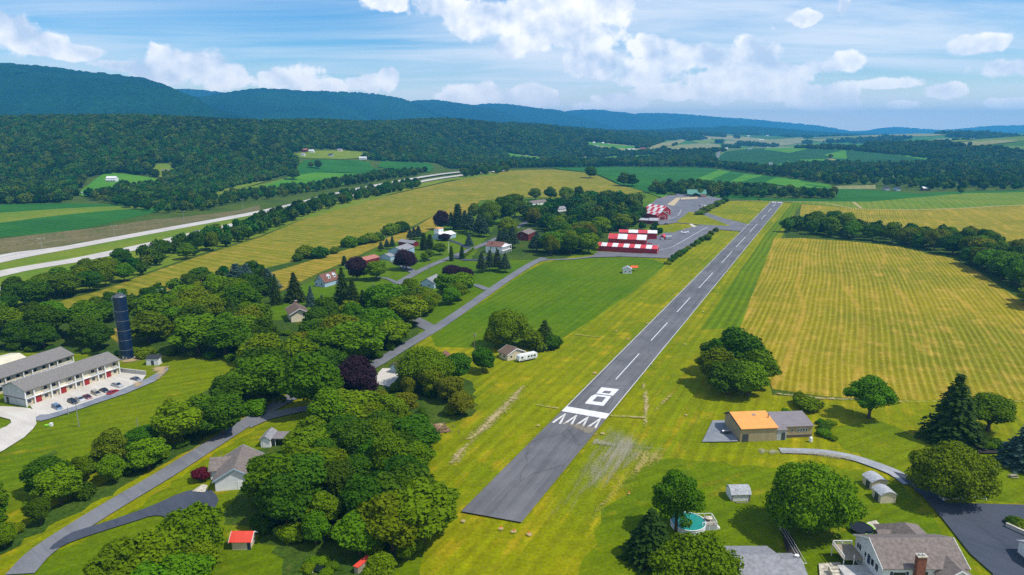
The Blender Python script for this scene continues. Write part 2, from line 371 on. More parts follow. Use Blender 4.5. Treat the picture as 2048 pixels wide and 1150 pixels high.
groundmat('crop', (.020, .105, .012), (.030, .135, .014), (.09, .14, .03), .12, deg=-57, row=9, rowamp=.07, fine=.3)
groundmat('crop_bright', (.055, .20, .012), (.085, .225, .012), (.16, .22, .02), .15, deg=-57, row=9, rowamp=.06, fine=.2)
groundmat('crop_dark', (.018, .075, .018), (.024, .09, .020), (.05, .10, .03), .05, deg=-40, row=9, rowamp=.06, fine=.25)
groundmat('pale_field', (.17, .19, .06), (.24, .23, .10), (.34, .29, .15), .5, deg=24, row=14, rowamp=.05, fine=.15)
groundmat('scrub', (.035, .075, .008), (.06, .10, .010), (.15, .12, .03), .3, fine=.6, big=.03)
groundmat('bank', (.10, .11, .03), (.16, .13, .05), (.26, .20, .11), .6, fine=.6, big=.04)
groundmat('base', (.045, .085, .010), (.075, .115, .010), (.14, .14, .02), .3, fine=.4, big=.02)
_t = NT(M['base'].node_tree); _b = [n for n in _t.n if n.type == 'BSDF_PRINCIPLED'][0]; _src = _b.inputs['Base Color'].links[0].from_socket      # farmland: every field its own crop
_P = _t.new('ShaderNodeNewGeometry').outputs['Position']; _v = _t.new('ShaderNodeTexVoronoi', ins={'Vector': _t.vm('MULTIPLY', _P, (1/330., 1/520., 0)), 'Scale': 1.0, 'Randomness': .9}).outputs['Color']
_r = _t.new('ShaderNodeValToRGB', ins={0: _t.new('ShaderNodeSeparateXYZ', ins={0: _v}).outputs[0]}); _r.color_ramp.interpolation = 'CONSTANT'
_e = _r.color_ramp.elements; _e[0].color = (.045, .12, .015, 1); _e[1].position = .22; _e[1].color = (.14, .19, .035, 1)
for _p, _c in ((.4, (.24, .23, .10)), (.55, (.05, .15, .02)), (.7, (.10, .17, .03)), (.82, (.34, .28, .15)), (.92, (.07, .16, .02))): _q = _e.new(_p); _q.color = (*_c, 1)
_t.l.new(_t.mix(_t.mr(_t.new('ShaderNodeSeparateXYZ', ins={0: _P}).outputs[1], 1900, 1901), _src, _r.outputs[0]), _b.inputs['Base Color'])
def tarmac(name, a, b, sc=.06, streak=24.6, cr_=.0):
    m = bpy.data.materials.new(name); m.use_nodes = True; t = NT(m.node_tree); t.n.clear()
    P = t.new('ShaderNodeNewGeometry').outputs['Position']
    R0 = t.new('ShaderNodeMapping', ins={'Vector': P, 'Rotation': (0, 0, math.radians(streak))}).outputs[0]; R = t.vm('MULTIPLY', R0, (1, .035, 1))
    n = t.math('ADD', t.math('MULTIPLY', t.noise(P, sc, 4, .6), .5), t.math('MULTIPLY', t.noise(R, .55, 5, .65), .5))
    c = t.mix(t.mr(n, .36, .64, 0, 1, True), c4(a), c4(b))
    f = t.mr(t.noise(P, 2.2, 4, .7), .25, .75, .82, 1.15)
    c = t.mix(1.0, c, t.new('ShaderNodeCombineXYZ', ins={0: f, 1: f, 2: f}).outputs[0], 'MULTIPLY')
    if cr_:
        D = t.vm('MULTIPLY', R0, (.10, .028, 1))
        D = t.vm('ADD', D, t.vm('MULTIPLY', t.new('ShaderNodeTexNoise', ins={'Vector': P, 'Scale': .12, 'Detail': 5}).outputs['Color'], (.25, .25, 0)))
        v = t.new('ShaderNodeTexVoronoi', feature='DISTANCE_TO_EDGE', ins={'Vector': D, 'Scale': 1.0}).outputs['Distance']
        c = t.mix(t.mr(v, .004, .014, cr_, 0), c, (.018, .018, .02, 1))
    b = t.new('ShaderNodeBsdfPrincipled', ins={'Base Color': c, 'Roughness': .85, 'Specular IOR Level': .25})
    t.l.new(b.outputs[0], t.new('ShaderNodeOutputMaterial').inputs[0]); M[name] = m; return m
tarmac('runway', (.098, .098, .103), (.160, .157, .162), cr_=.3)
tarmac('apron', (.125, .125, .138), (.175, .172, .182), cr_=.25)
tarmac('road', (.135, .140, .155), (.185, .188, .200), streak=-50)
tarmac('drive', (.045, .055, .075), (.062, .072, .095), streak=-40, cr_=.22)
tarmac('gravel', (.15, .17, .20), (.24, .25, .27), sc=.2, streak=-60)
tarmac('pale_gravel', (.27, .28, .30), (.38, .38, .38), sc=.3, streak=-60)
tarmac('concrete', (.48, .44, .38), (.58, .54, .47), sc=.1, streak=-60)
tarmac('highway', (.44, .40, .36), (.54, .50, .45), sc=.05, streak=-60)
mat('paint_white', (.74, .74, .74), .7, .10, .8); mat('paint_old', (.66, .64, .58), .7, .14, .8); mat('track', (.40, .30, .14), .95, .12, .4); mat('pale_dirt', (.50, .40, .24), .95, .15, .6)
patchmat('dirt_patch', (.40, .31, .14), (.48, .38, .20), None, .42, sc=1.2, soft=.85); patchmat('gravel_patch', (.27, .26, .19), (.36, .33, .22), None, .34, sc=2.6, soft=.8); patchmat('gravel_road', (.30, .31, .33), (.42, .42, .42), None, .95, sc=.5); patchmat('straw_patch', (.40, .33, .10), (.36, .29, .09), None, .38, sc=1.6, soft=.8); patchmat('dirt_dense', (.46, .34, .18), (.40, .30, .16), None, .95, sc=.6)
patchmat('rough', (.035, .085, .02), (.05, .10, .02), None, .35, sc=.5); patchmat('dirt_bar', (.36, .29, .12), (.42, .33, .18), None, .45, sc=.9); patchmat('stain', (.27, .23, .17), (.22, .19, .15), None, .9, sc=.4)
# ------------------------------------------------------------------ ground sheet
def axis(lo, hi, d0, c0, g):
    out = [c0]; d = d0
    while out[-1] < hi: out.append(out[-1]+d*max(1, (abs(out[-1]-c0)-2600)*g+1 if abs(out[-1]-c0) > 2600 else 1))
    neg = [c0]
    while neg[-1] > lo: neg.append(neg[-1]-d*max(1, (abs(neg[-1]-c0)-2600)*g+1 if abs(neg[-1]-c0) > 2600 else 1))
    return np.array(neg[::-1][:-1]+out)
gx = axis(-18000, 18000, 26, 0, .004); gy = axis(-700, 27000, 26, 800, .004)
X, Y = np.meshgrid(gx, gy); Z = H(X, Y)
nx, ny = len(gx), len(gy); idx = np.arange(nx*ny).reshape(ny, nx)
F = np.stack([idx[:-1, :-1].ravel(), idx[:-1, 1:].ravel(), idx[1:, 1:].ravel(), idx[1:, :-1].ravel()], 1)
o = link('ground', npmesh('ground', np.stack([X.ravel(), Y.ravel(), Z.ravel()], 1), F, M['base'], True)); o['kind'] = 'structure'
LIFT_N = iter(range(1, 400))
def up(): return .004*next(LIFT_N)
# near lawns ------------------------------------------------------
sheet('lawn', [(-900,1900),(-900,1300),(-300,720),(0,690),(330,690),(520,720),(760,800),(820,700),(880,640),(1060,525),(1200,500),(1330,440),(1400,402),(1540,402),(1600,408),(1560,480),(1500,640),(1545,790),(1700,800),(2048,800),(2500,850),(3000,1400),(3000,1900)], M['lawn'], up(), label='yellow green mown lawn around the near end of the runway')
sheet('lawn', [(300,660),(560,590),(640,555),(760,495),(880,440),(960,400),(1060,395),(1290,385),(1400,388),(1280,450),(1190,510),(1090,515),(1000,565),(880,645),(820,690),(700,690),(480,690)], M['lawn_green'], up(), label='green lawns between the houses of the hamlet')
sheet('meadow', [(830,693),(1000,697),(1090,690),(1140,670),(1300,560),(1340,520),(1200,512),(1100,520),(1050,545),(940,620)], M['lawn_green'], up(), soft=1, label='lusher green meadow between the road and the runway')
0 and sheet('lawn_strip', [(1245,830),(1330,700),(1470,560),(1545,470),(1600,407),(1568,405),(1500,470),(1390,570),(1300,690),(1215,838)], M['lawn_strip'], up())
sheet('lawn_strip', [(1480,655),(1548,476),(1605,406),(1585,406),(1530,470),(1440,600),(1400,660)], M['lawn_strip'], up())
# roadside and belt ground ------------------------------------------
sheet('undergrowth', [(-300,760),(0,705),(330,712),(430,720),(480,735),(400,790),(330,860),(330,900),(100,1020),(0,1075),(-200,1200),(-100,1160),(0,1112),(100,1052),(200,1000),(300,945),(400,888),(430,868),(480,828),(560,793),(650,765),(740,730),(830,690),(850,640),(700,600),(560,590),(400,640),(250,660),(0,620),(-300,660)], M['scrub'], up(), rag=1.3)
for q_ in ([(1285,925),(1400,918),(1520,935),(1640,925),(1760,950),(1830,985),(1900,1100),(2000,1300),(1050,1300),(1130,1180),(1190,1080),(1230,990)], [(1640,850),(1780,840),(1850,890),(2048,900),(2300,920),(2300,1010),(2048,1008),(1890,1000),(1800,940),(1700,905)], [(-100,1250),(60,1120),(220,1060),(440,900),(580,815),(700,790),(750,830),(845,880),(858,960),(850,1100),(800,1300)]):
    sheet('lawn', q_, M['lawn_fresh'], up(), soft=2, rag=1.6, label='fresher green garden lawn')
sheet('lawn', [(-300,790),(0,708),(330,714),(440,717),(480,725),(450,760),(380,800),(330,870),(240,905),(80,1000),(-60,1060),(-400,1200)], M['lawn_fresh'], up())
sheet('lawn', [(520,640),(560,600),(640,575),(730,560),(800,560),(760,590),(700,620),(640,640)], M['lawn_green'], up())
sheet('undergrowth', [(440,1040),(520,900),(620,865),(690,830),(830,830),(850,960),(850,1060),(820,1110),(720,1200),(600,1200),(520,1060)], M['scrub'], up(), rag=1.3)
sheet('undergrowth', [(690,830),(760,790),(800,740),(850,715),(950,770),(950,830),(880,850),(840,880)], M['scrub'], up(), rag=1.3)
sheet('undergrowth', [(940,520),(1000,440),(1100,420),(1200,400),(1290,390),(1300,430),(1240,470),(1180,500),(1120,520)], M['scrub'], up(), rag=1.3)
sheet('undergrowth', [(1570,475),(1570,445),(1640,445),(1760,462),(1900,480),(2048,490),(2300,520),(2300,720),(2048,610),(1990,570),(1920,525),(1850,508),(1700,485)], M['scrub'], up(), rag=1.3)
# fields ------------------------------------------------------
sheet('hay_field', [(1549,477),(1600,476),(1700,483),(1790,492),(1850,505),(1905,517),(1960,545),(2010,580),(2060,612),(2200,700),(2600,900),(2300,815),(2048,800),(1900,800),(1750,800),(1640,792),(1545,778),(1520,720),(1482,655),(1500,600),(1530,530)], M['hay'], up(), label='striped cut hay field beyond the tan roofed workshop')
sheet('hay_field', [(1603,408),(1715,417),(1830,419),(1930,416),(2048,410),(2500,402),(2500,560),(2048,490),(1900,480),(1750,465),(1597,445)], M['hay_dry'] if False else M['hay'], up(), label='golden cut field behind the long line of trees')
sheet('grass_field', [(1570,404),(1640,402),(1740,403),(1840,394),(1930,386),(2048,384),(2500,386),(2500,402),(2048,410),(1930,416),(1830,419),(1715,417)], M['hay_green'], up())
sheet('crop_field', [(1415,391),(1440,385),(1540,397),(1650,398),(1760,393),(1850,386),(1930,383),(2048,381),(2400,383),(2400,386),(2048,384.5),(1930,386.5),(1840,394.5),(1740,403.5),(1640,402.5),(1560,403),(1440,398)], M['crop'], up())
ribbon('dirt_track', [(1400,399),(1540,402),(1640,405),(1715,417),(1830,419),(1930,416),(2048,410),(2400,400)], 3.2, M['track'], up())
ribbon('dirt_track', [(1707,404),(1712,408),(1722,416)], 3.5, M['track'], up())
sheet('hay_field', [(50,632),(130,600),(200,582),(280,553),(400,512),(520,475),(600,441),(700,408),(780,391),(840,377),(960,352),(1010,342),(1110,340),(1180,347),(1230,368),(1290,384),(1200,396),(1060,396),(960,402),(900,415),(830,450),(760,475),(680,495),(600,522),(450,555),(250,602),(150,650)], M['hay_dry'], up(), label='wide ochre cut field running up over the rise')
sheet('hay_field', [(210,665),(300,622),(450,570),(600,527),(690,499),(760,480),(830,455),(870,430),(900,415),(960,402),(940,425),(880,450),(830,475),(750,495),(700,520),(640,545),(560,583),(500,592),(430,600),(300,650),(240,690)], M['hay_strip'], up(), label='narrow ochre cut strip above the hamlet')
sheet('hedge_bank', [(180,640),(250,602),(450,555),(600,520),(680,494),(760,474),(830,450),(832,455),(760,481),(690,500),(600,528),(450,572),(300,624),(210,666)], M['scrub'], up())
sheet('crop_field', [(-400,420),(0,409),(130,406),(290,411),(350,414),(290,430),(180,455),(100,468),(0,474),(-400,520)], M['crop'], up())
sheet('grass_field', [(-300,440),(0,426),(150,415),(300,411),(340,413),(230,420),(120,430),(0,446),(-300,480)], M['hay_green'], up(), soft=1)
sheet('bank', [(-400,560),(0,478),(80,468),(200,455),(300,440),(420,428),(480,420),(520,410),(520,422),(400,442),(200,480),(0,520),(-400,600)], M['bank'], up())
sheet('verge', [(-400,620),(0,524),(200,484),(420,442),(520,424),(700,390),(860,358),(990,343),(1000,350),(900,362),(840,376),(780,390),(600,440),(520,472),(400,508),(280,550),(130,592),(0,620),(-400,740)], M['hay_green'], up())
sheet('grass_field', [(350,398),(430,390),(470,385),(560,368),(600,350),(610,338),(590,352),(480,378),(340,400)], M['hay_green'], up())
sheet('grass_field', [(460,392),(480,380),(560,362),(600,346),(680,346),(760,350),(860,342),(800,350),(720,362),(640,378),(560,388),(460,397)], M['crop_bright'], up(), soft=1)
sheet('crop_field', [(590,352),(600,322),(640,319),(740,322),(740,333),(760,340),(840,345),(760,352),(700,346),(640,345)], M['crop'], up(), soft=1)
sheet('crop_field', [(755,334),(762,323),(860,327),(868,336),(860,345),(800,342)], M['crop'], up())
sheet('crop_field', [(600,380),(680,362),(760,356),(720,364),(640,380),(600,386)], M['crop_bright'], up())
sheet('lawn', [(150,388),(200,350),(225,345),(330,360),(330,368),(250,375),(220,392),(170,395)], M['crop_bright'], up(), soft=1)
sheet('lawn', [(305,345),(310,330),(335,328),(350,340),(350,352),(320,358)], M['hay_green'], up(), soft=1)
sheet('lawn', [(590,318),(585,308),(650,300),(740,305),(720,319)], M['hay_green'], up(), soft=1)
sheet('grass_field', [(290,395),(370,380),(480,366),(530,364),(480,378),(350,398)], M['hay_green'], up())
# middle and far fields
sheet('crop_field', [(1100,336),(1180,334),(1400,334),(1437,339),(1500,347),(1561,354),(1655,368),(1669,377),(1595,376),(1521,366),(1447,368),(1400,366),(1300,383),(1290,385),(1240,370),(1190,348),(1120,340)], M['crop'], up())
sheet('crop_field', [(1437,339),(1462,342),(1420,361),(1390,360)], M['crop_bright'], up())
sheet('crop_field', [(1490,348),(1527,351),(1480,365),(1460,365)], M['crop_bright'], up())
sheet('crop_field', [(1550,356),(1561,354),(1655,368),(1669,377),(1595,376),(1530,366)], M['crop_bright'], up())
sheet('crop_field', [(1290,385),(1340,381),(1400,384),(1440,388),(1440,399),(1390,402),(1330,398)], M['crop_bright'], up())
sheet('crop_field', [(1670,377),(1760,381),(1830,387),(1850,388),(1760,394),(1680,398),(1665,392)], M['crop'], up())
sheet('grass_field', [(1670,372),(1750,370),(1752,378),(1670,378)], M['pale_field'], up())
sheet('crop_field', [(1441,306),(1480,300),(1528,297),(1615,299),(1690,301),(1790,311),(1887,322),(1810,330),(1700,328),(1600,331),(1500,336),(1440,330)], M['crop_dark'], up(), soft=1)
sheet('crop_field', [(1528,300),(1568,296),(1615,299),(1578,307)], M['crop_bright'], up())
sheet('crop_field', [(1649,310),(1691,301),(1694,318),(1662,318)], M['crop_bright'], up())
sheet('crop_field', [(1793,311),(1840,312),(1887,322),(1884,324),(1830,317)], M['crop_bright'], up())
sheet('crop_field', [(1600,320),(1650,319),(1640,330),(1590,330)], M['crop_bright'], up())
sheet('crop_field', [(1530,337),(1575,322),(1580,326),(1560,338)], M['crop_bright'], up())
ribbon('dirt_track', [(1655,318),(1680,323),(1702,328)], 12, M['track'], up())
for P_, mm in [([(1015,306),(1045,312),(1097,316),(1072,324),(1020,318)], 'crop_bright'), ([(1160,315),(1236,318),(1230,322),(1163,320)], 'crop_bright'),
               ([(1171,284),(1273,293),(1262,299),(1176,290)], 'crop_bright'), ([(1200,292),(1260,299),(1250,304),(1195,297)], 'pale_field'), ([(1330,298),(1360,290),(1412,286),(1440,290),(1450,300),(1343,304)], 'pale_field'),
               ([(1262,313),(1300,310),(1310,316),(1270,320)], 'crop_bright'), ([(1290,300),(1330,285),(1365,279),(1372,282),(1340,292),(1305,304)], 'pale_field'),
               ([(1440,282),(1600,276),(1625,282),(1600,287),(1450,288)], 'pale_field'), ([(1500,290),(1570,285),(1590,289),(1540,293)], 'pale_field'), ([(1610,279),(1760,274),(1765,278),(1640,284)], 'pale_field'),
               ([(1700,270.5),(1850,268),(1900,270),(1860,273),(1720,274)], 'pale_field'), ([(1780,284),(1900,279),(1940,283),(1850,288)], 'hay_green'), ([(1880,298),(2000,290),(2010,295),(1900,302)], 'crop_dark'),
               ([(1880,291),(1990,281),(2040,283),(1960,292)], 'pale_field'), ([(1640,292),(1700,290),(1740,294),(1700,297)], 'crop_bright'), ([(1800,264),(2048,261),(2200,262),(2040,266),(1850,267)], 'pale_field'),
               ([(1620,268),(1700,266),(1720,268),(1640,271)], 'hay_green'), ([(1380,282),(1430,279),(1445,284),(1400,288)], 'hay_green'), ([(1180,277),(1210,275),(1215,279),(1190,281)], 'crop_bright'),
               ([(1095,262),(1120,261),(1125,264),(1105,265)], 'crop_bright'), ([(1650,345),(1700,343),(1705,349),(1660,350)], 'hay_green'), ([(1890,344),(1925,342),(1930,348),(1900,349)], 'track')]:
    sheet('grass_field' if mm in ('hay_green', 'pale_field') else 'crop_field', P_, M[mm], up())
ribbon('river_road', [(1640,351),(1760,353),(1850,353),(1905,349),(1930,345)], 11, M['pale_field'], up())
ribbon('road', [(1432,320),(1436,312),(1440,304),(1460,300),(1480,298)], 9, M['road'], up())
# highway -------------------------------------------------------------------
HWA = [(-300,590),(0,521),(150,493),(230,478),(360,454),(480,432),(560,416),(700,384),(790,366),(870,352),(930,345),(1000,340)]
HWB = [(-300,630),(0,548),(150,521),(220,507),(330,483),(420,461),(520,438),(700,394),(790,376),(860,362),(920,353),(1010,343)]
for hw in (HWA, HWB):
    ribbon('highway', hw, 18, M['highway'], up())
ribbon('highway_ramp', [(-300,655),(0,581),(80,562),(150,545),(200,532),(250,520)], 13, M['highway'], up())
ribbon('highway_ramp', [(-300,580),(0,513),(90,500),(150,492)], 10, M['highway'], up())
lv = up()
for hw in (HWA, HWB):
    for oo in (-7, 7): ribbon('lane_line', hw, .25, M['paint_white'], lv, off=oo)
# village roads -------------------------------------------------------------
RA = [(40,1150),(90,1100),(200,1028),(330,950),(440,880),(500,842),(580,797),(650,775),(740,735),(812,692),(880,652),(950,604),(1010,562),(1060,530),(1088,516)]
ribbon('road', RA, 6.0, M['road'], up(), label='grey village road coming up from the bottom left')
ribbon('road', [(868,660),(850,648),(800,622),(745,592),(790,570),(850,537),(900,516),(960,492),(1000,474),(1040,452),(1090,425),(1120,418)], 5.6, M['road'], up(), label='hamlet street between the houses')
ribbon('driveway', [(870,662),(855,655),(838,648)], 7, M['road'], up())
ribbon('road', [(1075,523),(1100,520),(1150,518),(1205,511),(1240,510)], 4.0, M['road'], up())
ribbon('driveway', [(790,565),(775,558),(750,555)], 3.2, M['road'], up())
ribbon('driveway', [(832,547),(815,538),(800,528),(785,523)], 6, M['road'], up())
ribbon('driveway', [(905,512),(930,520),(960,520),(975,515)], 6, M['drive'], up())
ribbon('driveway', [(938,497),(915,486),(895,480)], 4, M['drive'], up())
ribbon('driveway', [(975,580),(955,572),(940,570)], 5, M['road'], up())
sheet('driveway', [(95,1100),(140,1068),(166,1060),(213,1046),(274,1025),(313,1010),(365,986),(405,978),(430,985),(440,1010),(400,1040),(359,1043),(333,1050),(331,1034),(304,1033),(274,1043),(213,1062),(146,1084),(110,1102)], M['drive'], up(), soft=1, label='dark asphalt driveway of the white gabled house')
sheet('driveway', [(500,850),(545,825),(580,818),(700,800),(700,806),(590,828),(540,840),(500,858)], M['road'], up())
sheet('gravel_yard', [(745,760),(765,738),(800,738),(800,752),(780,776),(750,768)], M['concrete'], up())
# lower left flats ground
sheet('parking_lot', [(60,812),(240,745),(292,752),(282,766),(110,829),(70,826)], M['concrete'], up())
sheet('access_drive', [(-60,812),(55,816),(78,826),(110,829),(72,840),(74,852),(40,885),(-100,960),(-100,905),(-20,868),(24,850),(20,838),(-60,826)], M['concrete'], up(), soft=1)
sheet('access_road', [(72,832),(110,829),(282,766),(335,735),(338,742),(300,772),(110,837),(72,846)], M['gravel'], up(), soft=1)
sheet('dirt_patch', [(293,737),(320,733),(342,732),(330,752),(308,768),(312,750)], M['dirt_dense'], up(), inner=True)
sheet('dirt_patch', [(262,768),(282,762),(290,770),(270,780)], M['dirt_dense'], up(), inner=True)
sheet('dirt_patch', [(236,720),(262,716),(290,712),(282,722),(250,730)], M['dirt_dense'], up(), inner=True)
sheet('rough_grass', [(30,940),(80,908),(120,888),(138,900),(100,932),(50,955)], M['rough'], up(), inner=True)
sheet('gravel_pad', [(1425,843),(1462,842),(1476,885),(1404,886)], M['gravel'], up(), label='blue grey gravel pad beside the workshop')
# right driveway ------------------------------------------------------------
ribbon('gravel_track', [(1560,903),(1640,906),(1700,916),(1745,930),(1790,948),(1822,970)], 3.4, M['pale_gravel'], up(), w1=4.6)
sheet('driveway', [(1785,945),(1815,952),(1870,985),(1890,1008),(2048,1012),(2500,1040),(2500,1300),(2000,1300),(1985,1150),(1940,1110),(1885,1040),(1845,995)], M['drive'], up(), label='dark blue asphalt drive beside the white house')
sheet('gravel_patch', [(1500,893),(1560,897),(1640,900),(1700,910),(1770,935),(1700,928),(1600,915),(1510,915)], M['gravel_patch'], up(), inner=True)
# bare patches beside the runway ----------------------------------------------
sheet('gravel_patch', [(1190,835),(1270,850),(1350,885),(1330,930),(1250,985),(1160,1040),(1050,1080),(1040,1050),(1100,965)], M['gravel_patch'], up(), inner=True)
sheet('gravel_patch', [(1175,868),(1250,884),(1345,895),(1350,908),(1240,905),(1165,895)], M['gravel_patch'], up(), inner=True)
sheet('straw_patch', [(1345,890),(1260,895),(1180,1000),(1120,1090),(1200,1060),(1290,960),(1350,925)], M['straw_patch'], up(), inner=True)
sheet('dirt_patch', [(885,942),(896,908),(935,880),(965,858),(968,876),(925,932)], M['dirt_patch'], up(), inner=True)
sheet('dirt_patch', [(915,882),(960,840),(1030,775),(1062,765),(1050,795),(1000,850),(950,892)], M['dirt_patch'], up(), inner=True)
sheet('dirt_patch', [(1215,830),(1295,834),(1294,840),(1215,836)], M['dirt_bar'], up(), inner=True)
sheet('dirt_patch', [(1068,808),(1122,816),(1122,822),(1068,813)], M['dirt_bar'], up(), inner=True)
sheet('dirt_patch', [(1280,765),(1294,765),(1304,800),(1300,850),(1282,880),(1282,820)], M['dirt_patch'], up(), inner=True)
sheet('dirt_patch', [(1305,822),(1330,795),(1360,775),(1345,795),(1310,828)], M['dirt_patch'], up(), inner=True)
sheet('dirt_patch', [(1143,670),(1150,672),(1260,684),(1260,682),(1150,668)], M['straw_patch'], up(), inner=True)
sheet('dirt_patch', [(1545,785),(1640,794),(1800,802),(2048,802),(2300,815),(2300,822),(2048,808),(1800,808),(1640,802),(1550,792)], M['dirt_patch'], up(), inner=True)
sheet('dirt_patch', [(832,870),(870,850),(885,845),(890,852),(860,868),(840,882)], M['dirt_dense'], up(), inner=True)
lv = up()
for (a, b, r) in [(868,1035,9),(900,1040,10),(926,1045,10),(1002,1060,12),(1028,1066,13),(1057,1071,13),(1076,853,9),(1206,869,9),(1190,748,8),(1373,832,6),(1258,990,5),(1303,730,7),(1256,680,6),(1232,664,6),(1295,648,5),(1370,690,7),(1406,625,5)]:
    cc = G(a, b); k = mpx(a, b)*r
    sheet('dirt_spot', [(cc.x+k*.62*math.cos(q*math.pi/6), cc.y+k*.62*math.sin(q*math.pi/6)*1.1) for q in range(12)], M['dirt_dense'], lv, px=False, inner=True)
# apron and taxiway --------------------------------------------------------------
sheet('taxiway', [(1180,516),(1196,504),(1285,508),(1285,486),(1310,474),(1330,466),(1372,458),(1400,451),(1480,455),(1505,452),(1492,464),(1440,460),(1348,516),(1330,517),(1240,514)], M['apron'], up(), label='grey apron in front of the red hangars')
sheet('apron', [(1276,446),(1284,432),(1286,420),(1300,406),(1346,392),(1380,392),(1446,400),(1407,424),(1450,438),(1508,452),(1490,460),(1440,455),(1395,450),(1352,446),(1340,448),(1322,450)], M['apron'], up(), label='upper apron with parked light aircraft')
sheet('lawn_island', [(1352,445),(1378,424),(1400,428),(1440,444),(1462,453),(1400,450)], M['lawn'], up())
sheet('lawn_island', [(1330,466),(1338,449),(1375,450),(1392,453),(1368,459),(1345,466)], M['lawn'], up())
sheet('lawn_island', [(1286,419),(1284,403),(1300,398),(1320,398),(1310,405)], M['lawn_green'], up())
sheet('pale_slab', [(1334,411),(1352,400),(1362,400),(1348,413)], M['pale_dirt'], up()); sheet('pale_slab', [(1362,400),(1395,398),(1396,401),(1362,403)], M['pale_dirt'], up())
sheet('pale_slab', [(1378,449),(1384,448.5),(1393,454.5),(1386,455)], M['concrete'], up())
lv = up()
for q in [[(1300,506),(1345,495),(1414,455)], [(1356,432),(1363,420)], [(1335,440),(1352,434)], [(1330,438),(1343,434)]]: ribbon('apron_line', q, .35, M['paint_white'], lv, curve=False)
# runway -----------------------------------------------------------------------
RL0, RL1, RR0, RR1 = (Vector(G(*q)[:2]) for q in [(922,1026),(1541,404.5),(1043,1048),(1567.5,404.5)])
sheet('runway', [RL0, RR0, RR1, RL1], M['runway'], up(), px=False, rag=0, label='grey asphalt runway with white number 8')
RM0 = (RL0+RR0)/2; RM1 = (RL1+RR1)/2; RD = (RM1-RM0).normalized(); RN = Vector((RD.y, -RD.x)); RLEN = (RM1-RM0).length
lv = up(); lv2 = up()
def rw(s, c): return RM0+RD*s+RN*c           # along, across (to the right)
def rpx(px, py):
    q = Vector(G(px, py)[:2])-RM0; return q.dot(RD), q.dot(RN)
def rquad(name, pts, m, z): return sheet(name, [rw(*q) for q in pts], m, z, px=False)
print('runway len', RLEN, 'width', (RL0-RR0).length, (RL1-RR1).length, RD)
s0, _ = rpx(1176, 828)
HWD = abs((RR0-RM0).dot(RN))
wl = lambda s: HWD*.985 + (abs((RR1-RM1).dot(RN))-HWD)*s/RLEN
for sg in (-1, 1): rquad('edge_line', [(s0, sg*(wl(s0)-.22)), (s0, sg*wl(s0)), (RLEN-3, sg*wl(RLEN)), (RLEN-3, sg*(wl(RLEN)-.22))], M['paint_white'], lv)
sb0, sb1 = rpx(1170, 833)[0], rpx(1178, 823)[0]
rquad('threshold_bar', [(sb0, -wl(s0)), (sb0, wl(s0)), (sb1, wl(s0)), (sb1, -wl(s0))], M['paint_white'], lv2)
for a, b in [((1240,762),(1291,711)),((1317,685),(1353,649)),((1373,628),(1400,599)),((1413,579),(1440,548)),((1455,528),(1476,504)),((1482,496),(1500,475.5)),((1508,466),(1520,449)),((1526,440),(1536,430)),((1539,425),(1545,418)),((1548,414),(1552,408.5))]:
    p, q = rpx(*a), rpx(*b); cc = 0.0
    rquad('centre_line', [(p[0], cc-.18), (p[0], cc+.18), (q[0], cc+.18), (q[0], cc-.18)], M['paint_white'], lv)
for c0 in (-6.2, -3.4, .6, 3.4):
    pass
for k in range(4):
    rquad('threshold_bar_far', [(RLEN-8, (-6.3, -2.6, .8, 4.0)[k]), (RLEN-8, (-2.9, -.6, 3.7, 6.6)[k]), (RLEN-1, (-2.9, -.6, 3.7, 6.6)[k]), (RLEN-1, (-6.3, -2.6, .8, 4.0)[k])], M['paint_white'], lv)
# the number 8: outline from the photo
def ring(name, outer, hole, m, z):
    P = [rw(*rpx(*q)) for q in outer]; Q = [rw(*rpx(*q)) for q in hole]; n = len(P)
    me = bpy.data.meshes.new(name); me.from_pydata([(q.x, q.y, z) for q in P+Q], [], [(i, (i+1) % n, n+(i+1) % n, n+i) for i in range(n)]); me.materials.append(m); me.update()
    if me.polygons[0].normal.z < 0: me.flip_normals()
    o = link(name, me); o['kind'] = 'structure'; return o
ring('painted_number', [(1169.7,809.4),(1206.6,814.4),(1222.6,795.2),(1190,791.2),(1182,795)], [(1184.4,804.9),(1203.9,807.2),(1211.8,797),(1194.6,795),(1193.2,795.9)], M['paint_white'], lv2)
ring('painted_number', [(1192.3,789.4),(1225.6,793.9),(1237.9,781),(1203,777)], [(1203,788.2),(1218.6,790.2),(1223.6,785.2),(1209,783.6)], M['paint_white'], lv2+.002)
for x0 in (1103.3, 1125.5, 1148.7, 1173):
    k = (x0-1103.3)/69.7; dy = 9.3*k
    tip = (x0+27.2+.6*k, 830.5+dy); w = 1.9
    sheet('chevron', [(x0, 848.5+dy), (x0+4, 849+dy), (tip[0]+.6, tip[1]+2.5), (tip[0]-.6, tip[1]-1)], M['paint_old'], lv2, px=False) if False else None
    P1 = [(x0, 847.3+dy), (x0+4.5, 848.6+dy), (tip[0]+.8, tip[1]+.9), (tip[0]-.2, tip[1]-1.3)]
    P2 = [(x0+14, 850+dy), (x0+19, 850.6+dy), (tip[0]+1.6, tip[1]-.6), (tip[0]-.6, tip[1]-.2)]
    sheet('chevron', P1, M['paint_old'], lv2); sheet('chevron', P2, M['paint_old'], lv2+.002)
sheet('tyre_stain', [(1120,846),(1150,848),(1202,858),(1192,876),(1160,868),(1130,855)], M['stain'], lv2+.004, inner=True)
